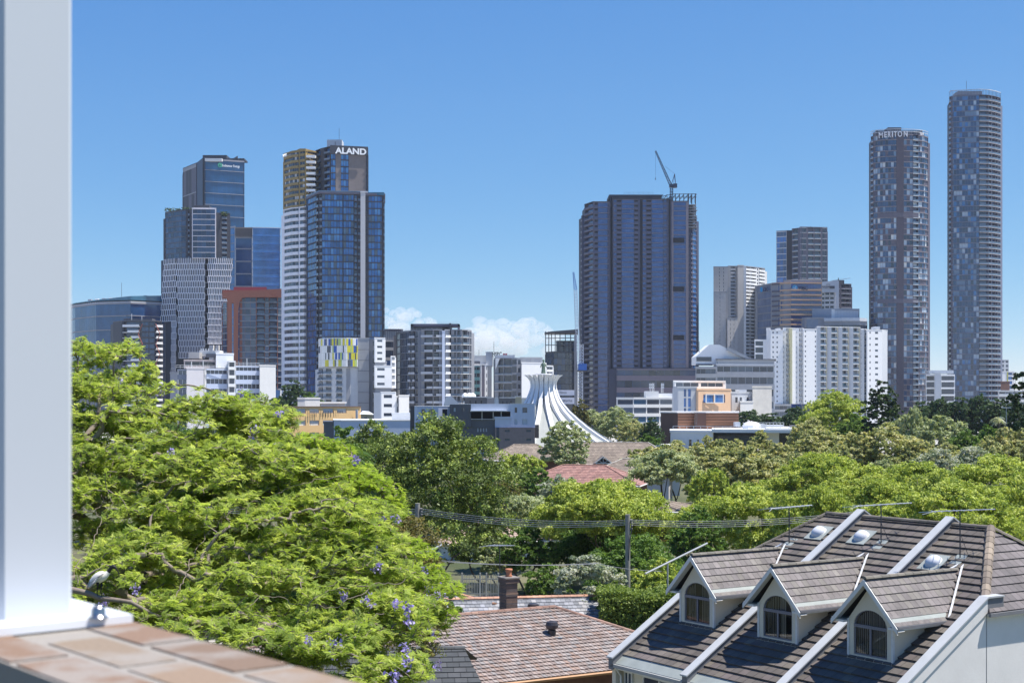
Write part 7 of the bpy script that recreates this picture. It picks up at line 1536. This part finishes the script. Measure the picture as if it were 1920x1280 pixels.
# ---------------------------------------------------------------- poles, wires, fences
POLE = mat('weathered_pole', (.26, .25, .22), .85, .2, 3, bump=.3, bscale=12); WIRE = mat('wire', (.38, .38, .38), .6); STEEL = mat('galvanised_pole', (.34, .36, .38), .45, .08, metal=.3)
def pole(px, ytop, D, label, r_=.15):
    r = empty('power_pole', (PX(px, D), D, 0), label, 'power pole'); t = MB(); x = PX(px, D); zt_ = PZ(ytop, D); t.tube([(x, D, 0), (x, D, zt_)], [r_ * 1.15, r_], POLE, 12); t.tube([(x, D, zt_), (x, D, zt_ + .03)], r_ * 1.05, POLE, 12); t.build('pole', r, smooth=False)
    t = MB()
    for k in range(4): t.tube([(x + r_, D - .05, zt_ - .3 - k * .18), (x + r_ + .14, D - .05, zt_ - .3 - k * .18)], .04, mat('insulator', (.3, .3, .32), .4), 6)
    t.build('insulator', r); t = MB(); t.tube([(x + r_ + .03, D - .1, zt_ - .3), (x + r_ * 1.6, D - .12, zt_ - .9), (x + r_ * .7, D - .17, zt_ - 1.6), (x + .05, D - .19, zt_ - 2.8)], .03, CHAR, 5); t.build('service_cable', r); return x, zt_
xa, za = pole(783, 944, 87, 'grey timber power pole beside the dense dark centre tree'); xb, zb_ = pole(1177, 965, 88, 'grey timber power pole in front of the lime dome tree', .15)
def wires(name, label, spans, r_=.018):
    t = MB()
    for A, B, sag in spans:
        A, B = Vector(A), Vector(B); t.tube([A.lerp(B, k / 14) + Vector((0, 0, -sag * 4 * (k / 14) * (1 - k / 14))) for k in range(15)], r_, WIRE, 4)
    o = t.build(name, None, off=tuple(spans[0][0])); return tag(o, label, 'power line')
def span4(xa, Da, za, xb, Db, zb, sag, n=4): return [((xa, Da, za - .3 - k * .1), (xb, Db, zb - .3 - k * .09), sag + k * .03) for k in range(n)]
wires('overhead_wires', 'bundle of overhead wires running between the two grey timber power poles', span4(xa + .25, 87, za, xb + .25, 88, zb_, .35))
wires('overhead_wires', 'overhead wires leaving the second pole to the right, in front of the wide lime tree', span4(xb + .25, 88, zb_, xb + 16, 96, zb_ - .1, .3))
wires('overhead_wires', 'overhead wires leaving the first pole to the left behind the jacaranda', span4(xa + .25, 87, za, xa - 14, 84, za + .6, .3))
wires('overhead_wires', 'thin lower wire crossing low in front of the fence and the dark tree trunk', [(P(826, 1052, 80), P(1120, 1056, 84), .15), (P(826, 1050, 80), P(1120, 1055, 84), .18), (P(1120, 1056, 84), P(1240, 1070, 86), .1)], .02)
for (a, b_, lb, rr_) in ((P(1210, 1075, 82), P(1326, 1018, 86), 'long slanted steel pole rising left of the first dormer', .06), (P(798, 1036, 80), P(828, 1021, 82), 'short slanted steel pole tip beside the first power pole', .05)):
    t = MB(); t.tube([a, b_], rr_, STEEL, 8); mid = Vector(a).lerp(Vector(b_), .35); t.tube([(mid.x, mid.y, 0), tuple(mid)], .05, STEEL, 6); o = t.build('steel_pole', None, off=a); tag(o, lb, 'pole')
# picket fence and driveway
r = empty('fence', (PX(905, 116), 116, 0), 'white picket fence above the driveway behind the chimney', 'fence'); x = PX(865, 116); k = 0; t = MB(); PK = mat('picket_white', (.5, .5, .46), .7, .15)
while x < PX(934, 116): t.box(x, x + .05, 116, 116.03, .1, 2.0, PK); x += .13
t.build('picket', r); t = MB(); t.box(PX(865, 116), PX(934, 116), 116.03, 116.08, .4, .5, PK); t.box(PX(865, 116), PX(934, 116), 116.03, 116.08, 1.6, 1.7, PK); t.build('rail', r); t = MB()
for xx in (865, 899, 911, 933): t.box(PX(xx, 116), PX(xx, 116) + .12, 115.95, 116.07, 0, 2.15, PK)
t.build('post', r)
r = empty('garden_wall', (PX(1030, 101), 101, 0), 'pale rendered garden wall with iron pickets under the dark tree', 'wall'); t = MB(); t.box(PX(995, 101), PX(1062, 101), 101, 101.25, 0, 1.6, OFFW); t.build('wall', r); t = MB()
for k in range(26): t.box(PX(995, 101) + k * .1, PX(995, 101) + k * .1 + .025, 100.9, 100.93, .2, 2.1, DMET)
t.build('picket', r)
# lamp post far right
r = empty('street_lamp', (PX(1887, 252), 252, 0), 'grey twin-headed lamp post rising from the trees at the far right', 'street lamp'); t = MB(); D = 252; x = PX(1887, D); zt_ = PZ(764, D); t.tube([(x, D, 0), (x, D, zt_)], [.12, .07], STEEL, 8); t.tube([(x - .5, D, zt_), (x + .5, D, zt_)], .05, STEEL, 5); t.build('pole', r)
for sg in (-1, 1): t = MB(); t.box(x + sg * .5 - .3, x + sg * .5 + .3, D - .15, D + .15, zt_ - .08, zt_ + .08, PALE); t.build('lamp_head', r)
# ---------------------------------------------------------------- white ibis
r = empty('ibis', P(187, 1120, (DJ(1121) - 1.8)), 'white ibis with a black head perched on a jacaranda branch beside the white post', 'bird')
IW = mat('feather_white', (.72, .70, .64), .8, .1, 20); IB = mat('feather_black', (.015, .014, .014), .6, .1); IG = mat('feather_grey', (.32, .31, .31), .8, .3, 30)
pp = [(163.5, 1100.5, 1.0), (167, 1097, 3.0), (172, 1092, 5.6), (178, 1087, 7.8), (184, 1083, 9.2), (190, 1080, 9.2), (196, 1078, 7.6), (200, 1075.5, 5), (203.5, 1072, 3.4), (206, 1067.5, 2.9), (208.5, 1063.5, 3.3), (212, 1061.5, 3.7), (215.5, 1063, 2.9), (218, 1066, 1.4), (220.8, 1070, 1.05), (222.8, 1075, .85), (223.4, 1081, .5)]
D = (DJ(1121) - 1.8) - .02; k_ = D / F; nring = 12; V = []; Fc = []; MI = []
for i, (x, y, rad) in enumerate(pp):
    x0, y0, _ = pp[max(0, i - 1)]; x1, y1, _ = pp[min(len(pp) - 1, i + 1)]; dx, dz = (x1 - x0), -(y1 - y0); L = math.hypot(dx, dz); dx /= L; dz /= L; c = Vector(P(x, y, D))
    for j in range(nring): a = 2 * math.pi * j / nring; q = c + (Vector((-dz, 0, dx)) * math.cos(a) + Vector((0, .8, 0)) * math.sin(a)) * rad * 1.12 * k_; V.append(tuple(q))
for i in range(len(pp) - 1):
    for j in range(nring): j2 = (j + 1) % nring; Fc.append((i * nring + j, i * nring + j2, (i + 1) * nring + j2, (i + 1) * nring + j)); MI.append(1 if i >= 8 else (2 if i < 2 else 0))
mb = MB(); mb.mats = [IW, IB, IG]; mb.v = V; mb.f = Fc; mb.m = MI; mb.t = [(1, 1, 1)] * len(Fc)
for lx, ly, bx in ((183, 1091, 183.5), (190, 1089, 191)):
    mb.tube([P(lx, ly, D + (.03 if lx > 185 else -.04)), P(lx + .3, 1100, D), P(lx - 1.0, 1108, D), P(bx, 1118.5, D), P(bx, 1120.5, D)], [3.2 * k_, 1.6 * k_, .9 * k_, .75 * k_, .8 * k_], IB, 6)
    for tx, ty in ((5, 1.5), (4, -2), (-3, 0)): mb.tube([P(bx, 1120, D), P(bx + tx, 1121, D - .03 * ty)], [.8 * k_, .4 * k_], IB, 5)
mb.build('body', r, smooth=True)
t = MB(); 
for j in range(7): t.tube([P(194 - j * 1.2, 1074.5 + j * 1.6, D - .07), P(184 - j * 1.0, 1081 + j * 1.7, D - .088), P(171 - j * .4, 1092 + j * 1.3, D - .055), P(166 - j * .1, 1098 + j * .3, D - .02)], [1.2 * k_, 2.0 * k_, 1.6 * k_, .4 * k_], IW if j % 2 else IG, 6)
t.build('wing', r, smooth=True)

# ---------------------------------------------------------------- balcony: brick wall and white post
HW = .30; wd = np.array([math.cos(R(-50)), math.sin(R(-50))]); wn = np.array([-wd[1], wd[0]])   # along the wall, across it
zt = EYE - HW; far0 = np.array([-1.778, 6.585]) * HW; near0 = np.array([-1.98, 5.5]) * HW
wid = float((far0 - near0).dot(wn)); 
def Wp(s, t_, z): q = far0 + wd * s - wn * (wid - t_); return (q[0], q[1], z)   # t_: 0 near face .. wid far face
BR = bpy.data.materials.new('brick_coping'); BR.use_nodes = True; nt = BR.node_tree; bs = nt.nodes['Principled BSDF']; bs.inputs['Roughness'].default_value = .9
at = nd(nt, 'ShaderNodeAttribute', attribute_name='tint'); tc = nd(nt, 'ShaderNodeTexCoord'); n1 = nd(nt, 'ShaderNodeTexNoise'); n1.inputs['Scale'].default_value = 11; n1.inputs['Detail'].default_value = 8; nt.links.new(tc.outputs['Object'], n1.inputs['Vector'])
mr = nd(nt, 'ShaderNodeMapRange'); mr.inputs['From Min'].default_value = .48; mr.inputs['From Max'].default_value = .62; nt.links.new(n1.outputs['Fac'], mr.inputs['Value']); mx = nd(nt, 'ShaderNodeMix', data_type='RGBA'); mx.inputs['B'].default_value = (.27, .25, .23, 1); nt.links.new(at.outputs['Color'], mx.inputs['A']); 
mu = nd(nt, 'ShaderNodeMath', operation='MULTIPLY'); mu.inputs[1].default_value = .75; nt.links.new(mr.outputs['Result'], mu.inputs[0]); nt.links.new(mu.outputs[0], mx.inputs['Factor'])
n2 = nd(nt, 'ShaderNodeTexNoise'); n2.inputs['Scale'].default_value = 120; nt.links.new(tc.outputs['Object'], n2.inputs['Vector']); bp = nd(nt, 'ShaderNodeBump'); bp.inputs['Strength'].default_value = .5; bp.inputs['Distance'].default_value = .003; nt.links.new(n2.outputs['Fac'], bp.inputs['Height']); nt.links.new(bp.outputs['Normal'], bs.inputs['Normal']); nt.links.new(mx.outputs['Result'], bs.inputs['Base Color'])
t = MB(); rr = random.Random(2); bc = [(.21, .145, .10), (.235, .17, .12), (.175, .12, .085), (.22, .17, .125), (.20, .13, .09)]
def wbox(mb, s0, s1, t0, t1, z0, z1, m, tint=None): mb.hexa([Wp(s0, t0, z0), Wp(s1, t0, z0), Wp(s1, t1, z0), Wp(s0, t1, z0)], [Wp(s0, t0, z1), Wp(s1, t0, z1), Wp(s1, t1, z1), Wp(s0, t1, z1)], m, tint)
s = -1.6; k = 0
wbox(t, -1.6, 2.6, .004, wid - .004, 12.0, zt - .0015, BR, (.26, .24, .215))
nrow = 3; cw = wid / nrow
for row in range(nrow):
    s = -1.6 + row * .11
    while s < 2.6: e = s + .225; wbox(t, s + .008, e - .009, row * cw + .008, (row + 1) * cw - .007, zt - .07, zt + rr.uniform(-.002, .001), BR, rr.choice(bc)); s = e + .004
zz = zt - .078; c = 0
while zz > zt - .9:
    s = -1.6 + (c % 2) * .115
    while s < 2.6: wbox(t, s, s + .22, 0, .1, zz - .07, zz, BR, rr.choice(bc)); s += .231
    zz -= .08; c += 1
wo = t.build('balcony_wall', None, tint=True, off=(far0[0], far0[1], 12.0)); tag(wo, 'sunlit orange brick balcony wall with mortar joints, out of focus at bottom left', 'brick wall')
PP = mat('powder_coat_pale', (.56, .60, .65), .35, .01); PW = mat('powder_coat_white', (.80, .82, .85), .35, .01); PW.node_tree.nodes['Principled BSDF'].inputs['Coat Weight'].default_value = .3
pr = np.array([-.600, 1.945]); a_ = .100; post = empty('balcony_post', (pr[0], pr[1], zt), 'blurred white square metal post on its base plate, far left', 'post')
n50 = wn; t = MB(); c0 = pr - n50 * a_; rc = .006
def sq(a, b_, ins):  # corner ring with small chamfers
    P0, P1, P2, P3 = c0, pr, pr - wd * a_ * 1.0, c0 - wd * a_
    out = []
    for Q, d1_, d2_ in ((P0, -1, 0), (P1, 0, 0), (P2, 0, 0), (P3, 0, 0)): out.append(Q)
    ring = []
    Q = [P0, P1, P2, P3]
    for i in range(4):
        p, q_, n_ = Q[i - 1], Q[i], Q[(i + 1) % 4]; ring.append(q_ + (p - q_) / np.linalg.norm(p - q_) * rc); ring.append(q_ + (n_ - q_) / np.linalg.norm(n_ - q_) * rc)
    return ring
ring = sq(0, 0, 0); t.prism([tuple(p) for p in ring], zt + .012, zt + 2.6, PP); t.build('post', post)
def Q(a, c_, z): q = pr + wd * a + n50 * c_; return (q[0], q[1], z)
t = MB(); pt_ = .012; e_ = [Q(.062, -.30, 0), Q(.062, .062 - .0, 0), Q(-.20, .062, 0), Q(-.20, -.30, 0)]
e_ = [Q(.058, -.175, 0), Q(.058, .06, 0), Q(-.17, .06, 0), Q(-.17, -.175, 0)]
t.prism([(p[0], p[1]) for p in e_], zt + .001, zt + pt_, PW); t.build('base_plate', post)
CHR = mat('polished_steel', (.45, .44, .42), .28, .02, metal=1.0)
for (px, py) in ((184, 1158),):
    z0 = zt + pt_; D = (EYE - z0) / (py - HY) * F; cx_, cy_ = PX(px, D), D; t = MB(); t.lathe((cx_, cy_, z0), [(.013, 0), (.013, .002), (.0095, .0025), (.0095, .010), (.0085, .0135), (.006, .0165), (.003, .018), (.0003, .0183)], CHR, 24); t.build('dome_nut', post, smooth=True)

# ---------------------------------------------------------------- ground
GM = bpy.data.materials.new('ground_cover'); GM.use_nodes = True; nt = GM.node_tree; bs = nt.nodes['Principled BSDF']; bs.inputs['Roughness'].default_value = .95; tc = nd(nt, 'ShaderNodeTexCoord')
n1 = nd(nt, 'ShaderNodeTexNoise'); n1.inputs['Scale'].default_value = .06; n1.inputs['Detail'].default_value = 10; nt.links.new(tc.outputs['Object'], n1.inputs['Vector']); cr = nd(nt, 'ShaderNodeValToRGB'); cr.color_ramp.elements[0].position = .35; cr.color_ramp.elements[0].color = (.045, .06, .02, 1); cr.color_ramp.elements[1].position = .65; cr.color_ramp.elements[1].color = (.15, .14, .08, 1); nt.links.new(n1.outputs['Fac'], cr.inputs['Fac']); nt.links.new(cr.outputs['Color'], bs.inputs['Base Color'])
t = MB(); t.add([(-9000, -500, 0), (9000, -500, 0), (9000, 12000, 0), (-9000, 12000, 0)], [(0, 1, 2, 3)], GM); tag(t.build('ground', None), kind='structure')
t = MB(); t.add([(-1200, 430, .05), (1200, 430, .05), (1200, 1700, .05), (-1200, 1700, .05)], [(0, 1, 2, 3)], mat('city_paving', (.36, .35, .33), .9, .12, .05)); tag(t.build('pavement', None), kind='structure')  # unseen pale city ground, added to bounce sunlight onto the facades
t = MB(); t.add([(-60, 94, .03), (60, 99, .03), (60, 110, .03), (-60, 104, .03)], [(0, 1, 2, 3)], mat('asphalt', (.06, .06, .062), .9, .15, 1.5)); tag(t.build('road', None), kind='structure')
t = MB(); t.hexa([(-60, 92, 0), (60, 97, 0), (60, 98.9, 0), (-60, 93.9, 0)], [(-60, 92, .13), (60, 97, .13), (60, 98.9, .13), (-60, 93.9, .13)], mat('footpath_concrete', (.32, .30, .27), .9, .1, 1)); tag(t.build('footpath', None), kind='structure')
t = MB(); t.add([(PX(868, 112), 104.2, .05), (PX(936, 112), 104.6, .05), (PX(940, 116), 118, .05), (PX(860, 116), 118, .05)], [(0, 1, 2, 3)], mat('driveway_concrete', (.25, .235, .21), .9, .1, 1)); tag(t.build('driveway', None), kind='structure')

# ---------------------------------------------------------------- clouds far beyond the city
CM = bpy.data.materials.new('cloud_vapour'); CM.use_nodes = True; nt = CM.node_tree; nt.nodes.remove(nt.nodes['Principled BSDF']); pv = nd(nt, 'ShaderNodeVolumePrincipled'); pv.inputs['Color'].default_value = (.97, .98, 1, 1); pv.inputs['Density'].default_value = .007; pv.inputs['Anisotropy'].default_value = .1; nt.links.new(pv.outputs[0], nt.nodes['Material Output'].inputs['Volume'])
def icosphere(sub=3):
    import bmesh
    bm = bmesh.new(); bmesh.ops.create_icosphere(bm, subdivisions=sub, radius=1); V = np.array([v.co[:] for v in bm.verts]); Fc = np.array([[v.index for v in f.verts] for f in bm.faces]); bm.free(); return V, Fc
IV, IF = icosphere(3)
from mathutils import noise
def cloud(label, puffs, D, seed):
    g = np.random.default_rng(seed); V = []; Fc = []; o = 0
    for (px, py, r_, n) in puffs:
        for k in range(n):
            c = np.array(P(px + g.normal() * r_ * .8, min(py + g.normal() * r_ * .35, 660), D + g.normal() * r_ * D / F)); R_ = r_ * D / F * g.uniform(.35, .8)
            d = np.array([1 + .22 * noise.noise(Vector(v * 2.2) + Vector((k * 3.1, seed, o * .01))) + .1 * noise.noise(Vector(v * 5) + Vector((k, seed, 0))) for v in IV])
            V.append(c + IV * d[:, None] * R_ * [1.15, 1, .8]); Fc.append(IF + o); o += len(IV)
    base = np.array(P(puffs[0][0], 650, D)); me = npmesh('cloud', np.concatenate(V) - base, np.concatenate(Fc), CM, smooth=True); ob = bpy.data.objects.new('cloud', me); col.objects.link(ob); ob.location = base; tag(ob, label, 'cloud', kind='stuff')
cloud('small white cumulus cloud right of the dark front tower', [(757, 592, 16, 16), (775, 588, 12, 8), (735, 602, 14, 10), (800, 606, 16, 8), (750, 620, 26, 10)], 9000, 1)
cloud('long low bank of white cumulus cloud behind the bank office', [(925, 612, 18, 14), (955, 616, 18, 14), (990, 612, 16, 12), (900, 622, 18, 8), (1015, 628, 20, 10), (960, 640, 34, 16), (905, 650, 30, 10)], 9000, 2)

# ---------------------------------------------------------------- air
HZ = bpy.data.materials.new('haze_air'); HZ.use_nodes = True; nt = HZ.node_tree; nt.nodes.remove(nt.nodes['Principled BSDF']); pv = nd(nt, 'ShaderNodeVolumePrincipled'); pv.inputs['Color'].default_value = (.72, .82, 1, 1); pv.inputs['Density'].default_value = HAZE_DENSITY; pv.inputs['Anisotropy'].default_value = .3; nt.links.new(pv.outputs[0], nt.nodes['Material Output'].inputs['Volume'])
if HAZE_DENSITY > 0:
    t = MB(); t.box(-900, 900, -60, 1500, -1.0, 330, HZ); tag(t.build('haze', None), kind='stuff')

# ---------------------------------------------------------------- light, sky, camera
sc = bpy.context.scene; SUN_EL, SUN_AZ = R(67), R(-2)
sd = Vector((math.cos(SUN_EL) * math.cos(SUN_AZ), math.cos(SUN_EL) * math.sin(SUN_AZ), math.sin(SUN_EL)))
sl = bpy.data.lights.new('sun', 'SUN'); sl.energy = SUN_E; sl.angle = R(.53); sl.color = (1, .94, .85); so = bpy.data.objects.new('sun', sl); col.objects.link(so); so.rotation_euler = sd.to_track_quat('Z', 'Y').to_euler(); so.location = (40, 20, 80)
w = bpy.data.worlds.new('World'); sc.world = w; w.use_nodes = True; nt = w.node_tree; sk = nd(nt, 'ShaderNodeTexSky', sky_type='NISHITA'); sk.sun_disc = False; sk.sun_elevation = SUN_EL; sk.sun_rotation = R(92); sk.altitude = 50; sk.air_density = SKY[0]; sk.dust_density = SKY[1]; sk.ozone_density = SKY[2]
sep = nd(nt, 'ShaderNodeSeparateColor'); cmb = nd(nt, 'ShaderNodeCombineColor'); nt.links.new(sk.outputs[0], sep.inputs[0])
for i, (e, k_) in enumerate(((1.2, .86), (.78, 1.50), (.35, 3.45))):
    p_ = nd(nt, 'ShaderNodeMath', operation='POWER'); m_ = nd(nt, 'ShaderNodeMath', operation='MULTIPLY'); p_.inputs[1].default_value = e; m_.inputs[1].default_value = k_; nt.links.new(sep.outputs[i], p_.inputs[0]); nt.links.new(p_.outputs[0], m_.inputs[0]); nt.links.new(m_.outputs[0], cmb.inputs[i])
nt.links.new(cmb.outputs[0], nt.nodes['Background'].inputs['Color']); nt.nodes['Background'].inputs['Strength'].default_value = SKY_E
cam = bpy.data.cameras.new('camera'); co = bpy.data.objects.new('camera', cam); col.objects.link(co); co.location = (0, 0, EYE); co.rotation_euler = (R(90), 0, 0); cam.sensor_width = 36; cam.lens = F / 1920 * 36; cam.shift_y = (HY - 640) / 1920; cam.clip_start = .05; cam.clip_end = 30000
cam.dof.use_dof = True; cam.dof.focus_distance = 70; cam.dof.aperture_fstop = 9
sc.camera = co; vs = sc.view_settings; vs.view_transform = 'Standard'; vs.look = 'None'; vs.exposure = EXPO; vs.gamma = 1
cy = sc.cycles; cy.transparent_max_bounces = 24; cy.max_bounces = 6; cy.diffuse_bounces = 4; cy.glossy_bounces = 3; cy.transmission_bounces = 3; cy.volume_bounces = 2; cy.sample_clamp_indirect = 6
